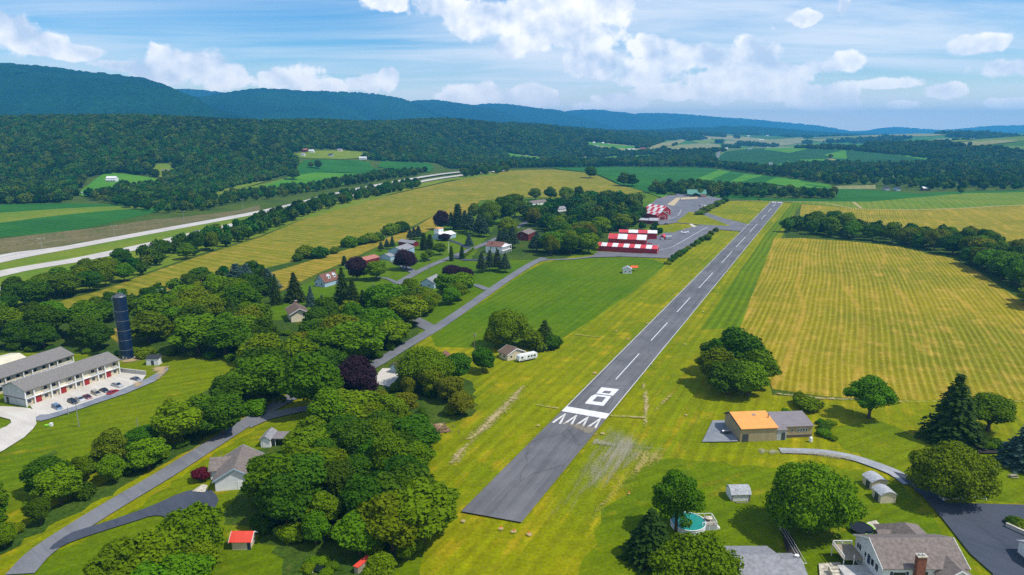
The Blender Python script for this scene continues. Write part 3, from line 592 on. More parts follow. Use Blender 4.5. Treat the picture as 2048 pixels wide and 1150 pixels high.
# ------------------------------------------------------------------ mountains
def vnoise(x, y, seed=0):
    xi = np.floor(x).astype(np.int64); yi = np.floor(y).astype(np.int64); xf = x-xi; yf = y-yi
    def h(a, b): 
        k = (a*374761393+b*668265263+seed*69069) & 0xffffffff; k = ((k ^ (k >> 13))*1274126177) & 0xffffffff; return ((k ^ (k >> 16)) & 0xffff)/65535.
    u = xf*xf*(3-2*xf); v = yf*yf*(3-2*yf)
    return (h(xi, yi)*(1-u)+h(xi+1, yi)*u)*(1-v)+(h(xi, yi+1)*(1-u)+h(xi+1, yi+1)*u)*v
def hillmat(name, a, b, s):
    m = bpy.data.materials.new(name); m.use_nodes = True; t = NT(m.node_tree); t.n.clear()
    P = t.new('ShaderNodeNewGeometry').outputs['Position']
    c = t.mix(t.mr(t.noise(P, s, 5, .6), .35, .65), c4(a), c4(b)); f = t.mr(t.noise(P, s*18, 5, .75), .3, .7, .45, 1.5)  # broad paler patches paint sunlit slopes into the mountain colour
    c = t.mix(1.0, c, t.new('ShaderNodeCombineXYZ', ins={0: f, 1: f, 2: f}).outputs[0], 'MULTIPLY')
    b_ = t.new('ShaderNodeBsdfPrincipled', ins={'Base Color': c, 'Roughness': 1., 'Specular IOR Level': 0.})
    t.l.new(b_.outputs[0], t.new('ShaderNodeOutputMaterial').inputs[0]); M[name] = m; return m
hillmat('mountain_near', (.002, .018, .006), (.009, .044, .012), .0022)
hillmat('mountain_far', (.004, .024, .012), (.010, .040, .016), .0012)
def massif(name, crest, wf, wb, step, m, seed, tree, spur=.22, label=None):
    """crest: (px, distance, photo y of the skyline); wf/wb widths of front and back slopes"""
    C_ = np.array([((px-1024)/1436*Y, Y, CZ+(256-py)/1436*Y/1.0) for px, Y, py in crest])
    L_ = np.concatenate([[0], np.cumsum(np.hypot(*np.diff(C_[:, :2], axis=0).T))]); n = max(8, int(L_[-1]/step))
    s = np.linspace(0, L_[-1], n); cx = np.interp(s, L_, C_[:, 0]); cy = np.interp(s, L_, C_[:, 1]); cz = np.interp(s, L_, C_[:, 2])
    k = max(3, int(n*.02)); ker = np.hanning(2*k+1); ker /= ker.sum()
    sm = lambda q: np.convolve(np.pad(q, k, mode='edge'), ker, 'valid')
    cx, cy, cz = sm(cx), sm(cy), sm(cz)
    tx = np.gradient(cx); ty = np.gradient(cy); ll = np.hypot(tx, ty); nx_, ny_ = ty/ll, -tx/ll      # towards the camera side
    fl = np.where(nx_*(-cx)+ny_*(-cy) > 0, 1, -1); nx_ *= fl; ny_ *= fl
    w = np.concatenate([-np.linspace(wb, 0, max(4, int(wb/step/2)), endpoint=False), np.linspace(0, wf, int(wf/step*1.15))])
    Sg, Wg = np.meshgrid(s, w); X = cx[None]+nx_[None]*Wg; Y = cy[None]+ny_[None]*Wg
    tt = np.where(Wg >= 0, Wg/wf, -Wg/wb)
    sp = vnoise(Sg/620+seed, Sg*0+3.3, seed)*.6+vnoise(Sg/270, Wg/900, seed+5)*.4          # spurs and hollows
    prof = np.clip(1-tt, 0, 1); prof = prof*prof*(3-2*prof)
    e = 1+ (sp-.5)*2*spur*np.sin(np.clip(tt, 0, 1)*math.pi)*2.2
    Z = (cz[None]+40)*np.minimum(np.clip(prof*e, 0, None), 1-.5*np.clip(tt, 0, 1))-40
    Z = Z+(vnoise(X/9., Y/9., seed)-.5)*tree*np.clip(prof*4, 0, 1)+(vnoise(X/23., Y/23., seed+9)-.5)*tree
    ny2, nx2 = Z.shape; idx = np.arange(nx2*ny2).reshape(ny2, nx2)
    F = np.stack([idx[:-1, :-1].ravel(), idx[:-1, 1:].ravel(), idx[1:, 1:].ravel(), idx[1:, :-1].ravel()], 1)
    v = np.stack([X.ravel(), Y.ravel(), Z.ravel()], 1)
    a = v[F[0]]; nn = np.cross(a[1]-a[0], a[2]-a[1])
    if nn[2] < 0: F = F[:, ::-1]
    o = link(name, npmesh(name, v, F, m, False)); o['kind'] = 'structure'
    if label: o['label'] = label
    return o
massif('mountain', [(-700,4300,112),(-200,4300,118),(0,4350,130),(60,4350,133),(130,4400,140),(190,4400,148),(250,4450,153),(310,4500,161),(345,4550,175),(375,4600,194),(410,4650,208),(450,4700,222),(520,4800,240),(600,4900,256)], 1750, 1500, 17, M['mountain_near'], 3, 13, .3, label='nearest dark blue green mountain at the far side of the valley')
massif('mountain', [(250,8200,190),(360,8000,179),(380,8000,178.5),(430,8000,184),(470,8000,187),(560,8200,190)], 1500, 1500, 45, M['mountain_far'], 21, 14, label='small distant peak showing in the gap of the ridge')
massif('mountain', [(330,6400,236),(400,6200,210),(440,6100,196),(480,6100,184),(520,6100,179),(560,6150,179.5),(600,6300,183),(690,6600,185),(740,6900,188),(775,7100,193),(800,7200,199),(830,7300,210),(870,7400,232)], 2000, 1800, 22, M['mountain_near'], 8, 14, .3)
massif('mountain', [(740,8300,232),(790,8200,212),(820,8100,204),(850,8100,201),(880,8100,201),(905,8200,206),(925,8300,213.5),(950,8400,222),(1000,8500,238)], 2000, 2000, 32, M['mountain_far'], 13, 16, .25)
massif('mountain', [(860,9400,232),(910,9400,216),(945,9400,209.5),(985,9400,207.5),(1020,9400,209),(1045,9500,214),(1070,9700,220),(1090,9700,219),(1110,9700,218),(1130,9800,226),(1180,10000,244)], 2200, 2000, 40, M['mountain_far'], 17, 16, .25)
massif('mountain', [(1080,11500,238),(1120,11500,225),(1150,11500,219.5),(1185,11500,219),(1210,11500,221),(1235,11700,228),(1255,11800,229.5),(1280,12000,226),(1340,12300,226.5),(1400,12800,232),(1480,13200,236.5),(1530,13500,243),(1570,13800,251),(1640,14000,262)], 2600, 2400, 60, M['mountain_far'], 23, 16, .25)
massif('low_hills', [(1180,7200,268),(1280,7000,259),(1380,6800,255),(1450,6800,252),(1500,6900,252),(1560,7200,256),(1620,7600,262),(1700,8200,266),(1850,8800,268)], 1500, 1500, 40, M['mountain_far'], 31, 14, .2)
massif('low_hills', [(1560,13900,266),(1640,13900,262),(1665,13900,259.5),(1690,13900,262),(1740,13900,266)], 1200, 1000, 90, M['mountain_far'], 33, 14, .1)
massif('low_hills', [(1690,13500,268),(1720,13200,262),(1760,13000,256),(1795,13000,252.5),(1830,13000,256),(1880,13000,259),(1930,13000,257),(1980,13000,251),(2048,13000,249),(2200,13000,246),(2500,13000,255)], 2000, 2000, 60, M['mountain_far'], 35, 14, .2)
# ------------------------------------------------------------------ tree prototypes
leafmat('leaf_green', (.092, .166, .002), .03, .5); leafmat('leaf_dark', (.048, .108, .003), .02, .5); leafmat('leaf_light', (.125, .195, .002), .02, .4); leafmat('leaf_olive', (.118, .142, .004), .02, .4)
leafmat('leaf_purple', (.038, .018, .028), hue=.01, val=.2); leafmat('leaf_red', (.12, .012, .022), hue=.01, val=.2)
leafmat('leaf_blue', (.060, .110, .085), hue=.01, val=.2); leafmat('leaf_spruce', (.036, .066, .008)); leafmat('leaf_pine', (.040, .070, .032))
mat('bark', (.10, .075, .05), .95, .2, 6); mat('bark_pale', (.30, .26, .20), .95, .2, 6)
def cards(P, N, size, rng, fold=.25):
    """one bent leaf-clump (two triangles folded) per point: P points, N normals"""
    n = len(P); r = rng.normal(size=(n, 3)); u = np.cross(N, r); u /= np.linalg.norm(u, axis=1)[:, None]+1e-9; w = np.cross(N, u)
    s = (size*rng.uniform(.6, 1.35, n))[:, None]; a = rng.uniform(.7, 1.3, n)[:, None]
    v = np.stack([P-u*s, P-w*s*a+N*s*fold, P+u*s, P+w*s*a+N*s*fold], 1).reshape(-1, 3)
    i = np.arange(n)*4; f = np.concatenate([np.stack([i, i+1, i+2], 1), np.stack([i, i+2, i+3], 1)])
    return v, f
def ico(sub):
    import bmesh
    bm = bmesh.new(); bmesh.ops.create_icosphere(bm, subdivisions=sub, radius=1); v = np.array([x.co[:] for x in bm.verts]); f = np.array([[q.index for q in p.verts] for p in bm.faces]); bm.free(); return v, f
ICO2, ICO3 = ico(2), ico(3)
def broadleaf(name, seed, R=.42, z0=.14, z1=1., K=40, n=9000, size=.0225, mt='leaf_green', flat=1., top=.85, lump=(.17, .36), core=True):
    """unit-height crown made of leaf clumps on many lobes"""
    rng = np.random.default_rng(seed); c0 = np.array([0, 0, (z0+z1)/2]); A = np.array([R, R, (z1-z0)/2])
    q = rng.normal(size=(K*3, 3)); q /= np.linalg.norm(q, axis=1)[:, None]; q = q[q[:, 2] > -.75][:K]
    rad = rng.uniform(*lump, len(q))*R*1.15; shr = rng.uniform(.45, 1.08, len(q))
    q[:, :2] *= np.where(q[:, 2] > 0, 1-(1-top)*q[:, 2]*2, 1)[:, None]
    cen = c0+q*(A-rad[:, None])*shr[:, None]; cen = np.vstack([cen, c0, c0+[0, 0, A[2]*.3], c0-[0, 0, A[2]*.3]]); rad = np.append(rad, [R*.55, R*.45, R*.5])
    w = rad**2; pick = rng.choice(len(cen), n*2, p=w/w.sum()); dr = rng.normal(size=(n*2, 3)); dr /= np.linalg.norm(dr, axis=1)[:, None]
    P = cen[pick]+dr*(rad[pick]*rng.uniform(.72, 1.22, n*2))[:, None]*np.array([1, 1, .85])
    ins = np.zeros(len(P)); 
    for c, r in zip(cen, rad): ins += (np.linalg.norm((P-c)/np.array([1, 1, .85]), axis=1) < r*.70)
    P = P[ins == 0][:n]; dr = dr[ins == 0][:n]
    N = dr+rng.normal(size=P.shape)*.55+np.array([0, 0, .25]); N /= np.linalg.norm(N, axis=1)[:, None]
    v, f = cards(P, N, size, rng)
    if core:                                           # the dense inside of the crown, twigs and inner leaves
        V0, F0 = ICO2; vs = [v]; fs = [f]; o_ = len(v)
        for c, r in zip(cen, rad):
            d = V0*(r*.68)*np.array([1, 1, .85])*(1+rng.uniform(-.13, .13, (len(V0), 1))); vs.append(c+d); fs.append(F0+o_); o_ += len(V0)
        v = np.vstack(vs); f = np.vstack(fs)
    return npmesh(name, v, f, M[mt])
def conifer(name, seed, R=.22, z0=.05, n=34, mt='leaf_spruce', droop=.25, size=.020, dense=1., power=.9):
    rng = np.random.default_rng(seed); P = []; N = []
    lv_ = np.linspace(z0, .97, n)
    for z in lv_:
        r = R*(1-(z-z0)/(1-z0))**power*rng.uniform(.85, 1.1)+.012; m = max(5, int(13*(r/R)+5)); ph = rng.uniform(0, 6.3)
        for k in range(m):
            a = ph+2*math.pi*k/m+rng.normal()*.12; rr = r*rng.uniform(.78, 1.12)
            q = np.linspace(.12, 1, max(3, int(rr/size*1.0*dense)))
            for w in q:
                x = rr*w; side = rng.normal()*size*.9*(1.2-w)
                P.append((x*math.cos(a)-side*math.sin(a), x*math.sin(a)+side*math.cos(a), z-droop*x*w+rng.normal()*size*.35)); N.append((math.cos(a)*.45, math.sin(a)*.45, 1))
    P = np.array(P); N = np.array(N)+rng.normal(size=(len(P), 3))*.3; N /= np.linalg.norm(N, axis=1)[:, None]
    v, f = cards(P, N, size*1.15, rng, -.3)
    zs = np.linspace(z0+.02, .95, 14); vs = []; 
    for z in zs:
        r = R*.62*(1-(z-z0)/(1-z0))**power+.004
        for k in range(9):
            a = k*2*math.pi/9; rr = r*rng.uniform(.75, 1.2); vs.append((rr*math.cos(a), rr*math.sin(a), z))
    o_ = len(v); v = np.vstack([v, vs]); fs = []
    for i in range(13):
        for k in range(9):
            a, b, c, d_ = i*9+k, i*9+(k+1) % 9, (i+1)*9+(k+1) % 9, (i+1)*9+k; fs += [(a, b, c), (a, c, d_)]
    f = np.vstack([f, np.array(fs)+o_]); return npmesh(name, v, f, M[mt])
def trunkmesh(name, seed, hgt, r=.022, limbs=5, up_=.62, spread=.2, mt='bark', fork=.2):
    rng = random.Random(seed); b = MB(); p = Vector((0, 0, -.02)); tips = []
    pts = [Vector((0, 0, -.03)), Vector((rng.uniform(-.01, .01), rng.uniform(-.01, .01), fork*.5)), Vector((rng.uniform(-.02, .02), rng.uniform(-.02, .02), fork)), Vector((rng.uniform(-.03, .03), rng.uniform(-.03, .03), hgt))]
    rr = [r*1.35, r, r*.85, r*.3]
    for i in range(3): b.tube(pts[i], pts[i+1], rr[i], rr[i+1], 7)
    for k in range(limbs):
        a = 2*math.pi*k/limbs+rng.uniform(-.4, .4); s = pts[2].lerp(pts[3], rng.uniform(0, .4)); e = Vector((math.cos(a)*spread*rng.uniform(.7, 1.2), math.sin(a)*spread*rng.uniform(.7, 1.2), s.z+(up_-fork)*rng.uniform(.5, 1)))
        m_ = s.lerp(e, .5)+Vector((0, 0, .02)); b.tube(s, m_, r*.5, r*.34, 5); b.tube(m_, e, r*.34, r*.12, 5)
    o = b.build(name, M[mt]); me = o.data; bpy.data.objects.remove(o); return me
PR = {}
def proto(kind, crowns, trunks): PR[kind] = (crowns, trunks)
TK = [trunkmesh('trunk', s, .7) for s in range(3)]
TKC = [trunkmesh('trunk', 9, .93, .016, 0, fork=.1)]
TKS = [trunkmesh('trunk', 20+s, .6, .030, 7, .66, .24, fork=.13) for s in range(2)]
proto('leafy', [broadleaf('crown', s, R=(.40, .36, .44, .38)[s], z0=.12, mt='leaf_green') for s in range(4)], TK)
proto('dark', [broadleaf('crown', 10+s, R=(.42, .37, .40)[s], z0=.10, mt='leaf_dark') for s in range(3)], TK)
proto('light', [broadleaf('crown', 20+s, R=(.42, .38, .40)[s], z0=.12, mt='leaf_light') for s in range(3)], TK)
proto('olive', [broadleaf('crown', 30+s, R=.40, z0=.10, mt='leaf_olive') for s in range(2)], TK)
proto('wide', [broadleaf('crown', 40+s, R=.62, z0=.06, K=52, n=24000, size=.0165, mt='leaf_green') for s in range(2)], TK)
proto('round', [broadleaf('crown', 50+s, R=.60, z0=.03, K=44, n=11000, size=.026, mt='leaf_light', shr=1) if False else broadleaf('crown', 50+s, R=.60, z0=.03, K=60, n=24000, size=.0165, mt='leaf_green', lump=(.16, .28)) for s in range(2)], TK)
proto('purple', [broadleaf('crown', 60+s, R=.50, z0=.06, K=44, n=12000, size=.020, mt='leaf_purple', lump=(.22, .36)) for s in range(2)], TK)
proto('red', [broadleaf('crown', 66, R=.62, z0=.2, K=24, n=3500, size=.045, mt='leaf_red')], TK)
proto('bush', [broadleaf('foliage', 70+s, R=.75, z0=-.1, K=22, n=3000, size=.055, mt=('leaf_green', 'leaf_dark', 'leaf_light')[s]) for s in range(3)], None)
proto('sparse', [broadleaf('crown', 80+s, R=.46, z0=.22, K=20, n=8000, size=.017, mt='leaf_green', lump=(.16, .28), top=.7) for s in range(2)], TKS)
proto('feather', [broadleaf('crown', 85+s, R=.36, z0=.10, K=44, n=14000, size=.013, mt='leaf_green', lump=(.14, .26), top=.6, core=False) for s in range(2)], TK)
proto('spruce', [conifer('crown', s, R=(.30, .27)[s]) for s in range(2)], TKC)
proto('pine', [conifer('crown', 5+s, R=.27, z0=.22, n=20, mt='leaf_pine', droop=.05, size=.028, power=.7) for s in range(2)], TKC)
proto('bluespruce', [conifer('crown', 8, R=.24, mt='leaf_blue')], TKC)
proto('slim', [conifer('crown', 12, R=.13, z0=.02, mt='leaf_spruce', power=.45, droop=.0)], TKC)
COUNT = {}
NM = dict(leafy='leafy_tree', dark='leafy_tree', light='leafy_tree', olive='leafy_tree', wide='leafy_tree', round='leafy_tree', purple='purple_tree', red='red_shrub', bush='bush', sparse='leafy_tree', feather='leafy_tree', spruce='spruce_tree', pine='pine_tree', bluespruce='blue_spruce_tree', slim='cypress_tree')
CT = dict(bush='bush', red='bush')
def tree(kind, x, y, h, w=None, label=None, group=None, rz=None, var=None, z=None, sq=0.):
    """h height in metres; w crown width in metres"""
    cr_, tk = PR[kind]; i = random.randrange(len(cr_)) if var is None else var
    me = cr_[i]; bb = [v for v in (me.get('bb'),) if v]
    if not bb:
        q = np.empty(len(me.vertices)*3, np.float32); me.vertices.foreach_get('co', q); q = q.reshape(-1, 3)
        me['bb'] = [float(np.percentile(np.abs(q[:, 0]), 98))*2, float(q[:, 2].max())]
    wid, top = me['bb']
    sz = h/top; sw = sz if w is None else w/wid
    z = h1(x, y) if z is None else z
    rz = random.uniform(0, 6.28) if rz is None else rz
    if tk is None:
        o = link(NM[kind], me, None, (x, y, z)); root = o
    else:
        root = link(NM[kind], None, None, (x, y, z))
        link('trunk', tk[i % len(tk)], root); link('crown', me, root)
    root.rotation_euler = (0, 0, rz); root.scale = (sw*(1+sq), sw*(1-sq), sz)
    tag(root, label, CT.get(kind, 'tree'), group); COUNT[NM[kind]] = COUNT.get(NM[kind], 0)+1; return root
def tpx(kind, px, py, hp, wp=None, label=None, group=None, **k):
    """tree whose foot is at photo pixel (px, py), hp / wp pixels high and wide in the photo"""
    g = G(px, py); m = mpx(px, py); h = hp*m*1.04; 
    h = min(h, CZ*.9)
    # perspective looking down: foreground part of the crown adds to its picture height
    return tree(kind, g.x, g.y, h, None if wp is None else wp*m, label, group, **k)
# ------------------------------------------------------------------ individually placed trees
SG = [
 ('dark',1475,752,95,100,'tall dark tree at the top of the big clump beside the hay field'),('leafy',1432,772,75,72,'leafy tree on the runway side of the big clump'),('leafy',1508,775,78,78,'leafy tree on the field side of the big clump'),
 ('dark',1455,790,70,78,'bushy tree at the front of the big clump'),('leafy',1495,792,66,80,'low bushy tree at the front right of the big clump'),('dark',1432,745,66,60,'small tree at the rear of the big clump'),
 ('sparse',1738,836,84,92,'open crowned tree with a thick forked trunk behind the workshop drive'),('spruce',1903,882,136,98,'big dark conifer beside the garden bed'),('sparse',1976,862,76,80,'thin crowned tree beside the big dark conifer'),
 ('round',1897,1000,118,146,'big dense round tree by the white rail fence'),('bluespruce',2052,932,92,86,'blue green spruce at the picture edge by the garden bed'),('wide',1617,1066,146,152,'big spreading tree between the grey shed and the trampoline'),
 ('feather',1352,1062,126,88,'feathery upright tree behind the swimming pool'),('spruce',1300,1116,104,96,'dark conifer with drooping boughs left of the pool'),('round',1385,1215,150,170,'bright leafy dome crown in front of the pool'),
 ('bush',1612,818,26,50,'wide bush on the lawn behind the workshop'),('bush',1597,806,26,24,'taller bush behind the workshop'),('bush',1570,830,14,18,'small flowering bush at the workshop roof corner'),
 ('purple',713,802,92,78,'large purple copper beech in front of the gravel yard'),('purple',813,540,42,44,'purple beech beside the hamlet street'),('purple',714,561,48,40,'purple beech beside the white garden shed'),
 ('purple',908,556,26,44,'low purple tree by the blue gabled house'),('purple',932,560,26,34,'low purple tree nearest the road verge'),('purple',883,459,38,29,'purple tree beside the cut field'),('purple',890,481,14,24,'small dark red tree in front of the white box house'),
 ('red',402,962,28,34,'dark red maple bush beside the white gabled house'),
 ('wide',1015,693,76,78,'big leafy tree behind the beige garage'),('leafy',992,698,42,42,'small leafy tree behind the garage roof'),('spruce',1089,694,54,48,'dark conifer beyond the caravan'),('bush',1070,696,36,50,'dark bush beyond the caravan'),('bush',1100,697,30,38,'rounded bush beside the conifer beyond the caravan'),
 ('dark',966,744,50,44,'bushy tree between the utility pole and the garage'),('dark',916,762,56,54,'dark bushy tree beside the small brown roof'),('wide',850,775,84,104,'broad bright green tree by the gravel yard'),
 ('bluespruce',622,612,40,19,'blue spruce on the lawn of the brown roofed house'),('bluespruce',645,628,38,18,'blue spruce nearer the dark conifers'),('bluespruce',938,492,24,17,'small blue spruce beside the hamlet street'),
 ('spruce',590,602,56,40,'dark conifer behind the brown roofed house'),('spruce',686,612,76,40,'tall dark conifer beside the dormer house'),('spruce',706,618,60,38,'second tall conifer beside the dormer house'),('spruce',727,626,46,34,'smaller conifer next to the tall pair'),
 ('pine',1074,504,40,30,'grey green pine pair leader on the lawn by the red house'),('pine',1066,502,30,18,'small pine at the foot of the pair by the red house'),
 ('pine',963,545,40,20,'outer left pine in front of the columned house'),('pine',980,542,42,20,'second pine in front of the columned house'),('pine',995,541,42,22,'third pine in front of the columned house'),('pine',1010,545,38,22,'outer right pine in front of the columned house'),
 ('leafy',630,828,128,108,'large bright leafy tree standing at the road bend'),('dark',447,872,84,86,'dark round tree overhanging the road'),('olive',716,720,28,40,'olive crown behind the copper beech'),
 ('slim',689,531,19,11,'clipped dark shrub at the end of the white shed'),('slim',924,518,26,10,'clipped column tree at the end of the hedge'),('slim',903,522,30,9,'clipped column tree beside the hamlet street'),
 ('pine',762,502,19,12,'young pine at the field edge, nearest the pink roof'),('pine',774,498,20,11,'young pine in the middle of the three at the field edge'),('pine',785,498,26,11,'tallest of the three young pines at the field edge'),
 ('pine',820,480,22,14,'pine behind the long red barn'),('pine',828,479,24,14,'pine between its two neighbours behind the red barn'),('pine',837,478,26,16,'rightmost pine behind the long red barn'),
 ('slim',848,500,34,15,'dense upright evergreen beside the long red barn'),('slim',860,499,30,14,'dense upright evergreen nearer the box house'),
 ('leafy',858,520,22,22,'small leafy tree on the lawn by the street'),('leafy',850,523,18,16,'small leafy tree on the lawn left of its partner'),('leafy',880,510,24,24,'leafy shrub tree by the flagpole lawn'),('leafy',752,560,38,44,'light leafy tree beside the purple beech'),
 ('slim',916,459,50,22,'tall dark poplar shaped tree beside the purple tree'),('pine',902,459,34,16,'brownish pine beside the purple tree'),('leafy',948,440,34,20,'small dark tree at the edge of the cut field'),
 ('pine',940,468,44,26,'pine in the grove above the box house'),('pine',958,472,42,26,'pine in the grove by the street end'),('pine',968,474,36,24,'front pine in the grove by the street end'),('pine',930,464,42,22,'rear pine in the grove above the box house'),
 ('pine',1010,500,44,24,'pine at the rear of the columned house'),('pine',1025,496,44,24,'pine between the columned house and the red house'),('pine',1000,496,36,20,'grey pine behind the columned roof'),
 ('leafy',1017,486,52,40,'rounded leafy tree above the red house drive'),('wide',979,452,50,44,'big dark green tree at the head of the grove'),('dark',1010,448,56,46,'big dark tree behind the hamlet street'),('leafy',1030,436,48,40,'big leafy tree towards the white bungalow'),
 ('leafy',1071,401,24,25,'round dark tree left of the bungalow by the cut field'),('dark',1101,400,26,24,'tall round tree behind the bungalow'),('leafy',1133,402,28,28,'bright round tree behind the grey roofed house'),('dark',1157,401,28,18,'narrow dark tree at the field end of the grove'),
 ('purple',1176,400,18,18,'dull dark tree beside the narrow one'),('purple',1190,400,16,16,'dull dark tree at the top of the grove'),
 ('dark',1181,357,24,22,'lone round tree on the crest between two fields'),('dark',1248,373,27,24,'left tree of the pair in the green field'),('dark',1264,374,25,22,'right tree of the pair in the green field'),
 ('leafy',1922,388,12,10,'lone bare looking tree on the green crest'),('leafy',1661,318,10,9,'lone tree on the far crop hill'),
 ('light',392,1128,122,104,'bright green tree at the end of the dark driveway'),('light',322,1176,122,112,'bright green tree in the middle of the near grove'),('leafy',404,1168,90,74,'leafy tree tucked between the bright green trees and the red roofed shed'),('light',252,1196,118,112,'wide pale green tree at the lower left edge of the near grove'),('leafy',378,1215,110,108,'leafy tree at the front of the near grove'),('leafy',300,1240,110,110,'low crown at the bottom edge of the near grove'),
 ('dark',636,338,18,14,'lone dark tree beside the track between the green fields'),('leafy',622,336,12,10,'small tree beside the lone dark one'),('dark',587,360,22,24,'leafy clump in the bright green field'),
]
SG = [s for s in SG if s[5]]
for kind, px, py, hp, wp, lb in SG: tpx(kind, px, py, hp, wp, lb)
for px, py, hp, wp in [(2000,905,12,16),(2010,900,12,20),(1978,902,16,22),(1990,895,16,26),(1965,893,14,20),(2024,905,10,14),(1955,890,10,14)]:
    tpx('bush', px, py-4, hp, wp, 'low garden shrub in the dark mulch bed', 'shrubs of the garden bed')
for px, py, hp, wp in [(1650,858,12,24),(1660,850,10,22),(1648,872,14,26),(1665,880,10,16),(1642,848,10,18)]:
    tpx('bush', px, py, hp, wp, 'straggly shrub behind the end of the workshop', 'straggly shrubs by the workshop')
# ------------------------------------------------------------------ belts and woods: fill a photo polygon of tree feet
CAND = []
# photo pixels that no wood tree may hide
KEEP = [(440,905),(465,900),(430,940),(455,940),(475,930),(455,975),(440,975),(475,965),(530,870),(530,885),(550,865),(575,620),(600,615),(560,622),(605,632),(590,640),(755,758),(775,750),(790,735),(640,560),(660,560),(645,575),(850,565),(870,570),(580,797),(560,812),(530,825),(500,845),(480,852),(430,885),(400,905),(350,938),(300,970),(250,1000),(200,1030),(150,1060),(110,1085),(880,652),(850,648),(845,672),(820,688),(470,1085),(490,1085),(505,1095),(1060,468),(1055,475),(1080,404),(1125,418),(1325,447),(1300,440),(1285,480),(1240,480),(255,650),(255,700),(310,720),(380,990),(400,985),(885,715),(570,590),(200,1060),(330,1010),(500,1120),(640,1136),(690,1120),(850,800)]
def fill(poly, sp, hr, kinds, label, group, wr=(.78, 1.12), margin=0, far=False):
    P = [Vector(G(*p)[:2]) for p in poly]; xs = [p.x for p in P]; ys = [p.y for p in P]; pts = []; W_ = [(p.x, p.y) for p in P]
    area = (max(xs)-min(xs))*(max(ys)-min(ys)); tries = int(area/sp/sp*14); cell = {}
    for _ in range(min(tries, 60000)):
        x = random.uniform(min(xs), max(xs)); y = random.uniform(min(ys), max(ys))
        c = (int(x//sp), int(y//sp))
        if any((x-a)**2+(y-b)**2 < sp*sp for i in (-1, 0, 1) for j in (-1, 0, 1) for a, b in cell.get((c[0]+i, c[1]+j), ())): continue
        if not bool(inpoly(x, y, W_)): continue
        cell.setdefault(c, []).append((x, y)); pts.append((x, y))
    for x, y in pts:
        h = random.uniform(*hr); k = random.choice(kinds); w = h*random.uniform(*wr)*(1 if k not in ('spruce', 'bush') else (.5 if k == 'spruce' else 1.5))
        q = proj(x, y, h1(x, y)); pxs = h*FPX/q[2]
        if q[0] < -120 or q[0] > 2170 or q[1] > 1300: continue
        wp = w*FPX/q[2]*.55
        if not far and any(abs(a-q[0]) < wp and q[1]-pxs*.98 < b < q[1]-pxs*.12 for a, b in KEEP): continue
        CAND.append((pxs, k, x, y, h, w, label, group, far))
L_, D_, G_, O_ = 'leafy', 'dark', 'light', 'olive'
fill([(-60,704),(120,700),(240,706),(250,680),(130,660),(0,660),(-60,660)], 10, (12,16), [L_,D_,D_], 'dark leafy tree in the belt behind the flats and the silo', 'belt behind the flats')
fill([(268,708),(330,706),(430,712),(480,716),(500,640),(470,600),(400,610),(300,655),(262,680)], 10.5, (13,18), [L_,D_,L_,G_,'spruce'], 'tall tree in the wood to the right of the blue silo', 'wood beside the silo')
fill([(480,716),(515,745),(500,800),(430,838),(345,880),(335,905),(400,882),(450,850),(520,805),(600,790),(700,745),(790,700),(820,670),(830,640),(800,625),(730,640),(640,650),(560,660),(500,650)], 10.8, (12,17), [L_,L_,D_,G_,O_,L_], 'leafy tree in the thick wood between the road and the brown roofed house', 'wood in the middle of the village')
fill([(480,600),(470,575),(520,565),(560,590),(560,610)], 9, (12,17), ['spruce','bluespruce',D_], 'evergreen in the stand left of the brown roofed house', 'evergreen stand')
fill([(745,640),(770,612),(830,600),(850,625),(820,652),(780,655)], 9.5, (12,16), [D_,L_,'spruce'], 'tree beside the junction of hamlet street and village road', 'trees by the junction')
fill([(835,625),(850,600),(900,575),(930,575),(920,600),(880,622),(845,635)], 9, (9,13), [L_,G_,L_], 'light green tree between the blue gabled house and the road', 'trees by the blue gabled house')
fill([(-80,1140),(0,1105),(100,1050),(200,995),(300,938),(400,882),(385,845),(340,850),(290,880),(220,915),(140,960),(50,1000),(-60,1020)], 8.2, (6,11), [L_,L_,D_,G_,O_,L_], 'scrubby tree on the left verge of the village road', 'roadside scrub trees')
fill([(530,1060),(530,1010),(540,930),(600,872),(680,855),(800,850),(835,900),(850,1010),(850,1080),(800,1120),(690,1110),(640,1090),(560,1085)], 6.5, (8,14.5), [L_,D_,D_,L_,G_,D_], 'tree in the dense copse beside the runway end', 'copse beside the runway end')
fill([(760,835),(740,810),(790,770),(860,770),(940,800),(940,830),(890,845),(840,840)], 8, (7,11), [D_,L_,O_], 'bushy tree at the runway side edge of the gravel yard wood', 'edge of the yard wood')
fill([(690,1085),(740,1095),(830,1070),(820,1120),(760,1200),(700,1190)], 7, (5,8), [L_,'bush',D_], 'low leafy tree by the garden pond', 'pond side trees')
fill([(1095,512),(1120,515),(1180,508),(1190,482),(1260,455),(1290,450),(1275,410),(1220,400),(1150,405),(1100,425),(1040,425),(1060,450),(1100,470),(1120,490)], 11.5, (13,18), [L_,L_,D_,O_,G_], 'tree in the grove between the hamlet and the red hangars', 'grove by the red hangars')
fill([(1280,455),(1325,455),(1322,470),(1285,462)], 9, (6,9), [D_,L_], 'small tree in front of the grey hangar roof', 'trees by the grey hangar roof')
fill([(1575,466),(1640,474),(1700,480),(1790,487),(1850,500),(1910,512),(1960,538),(2010,570),(2060,600),(2200,690),(2260,620),(2048,520),(1900,482),(1750,465),(1640,452),(1575,455)], 12, (13,18), [L_,D_,L_,O_], 'tree in the long row between the two cut fields', 'long row between the cut fields')
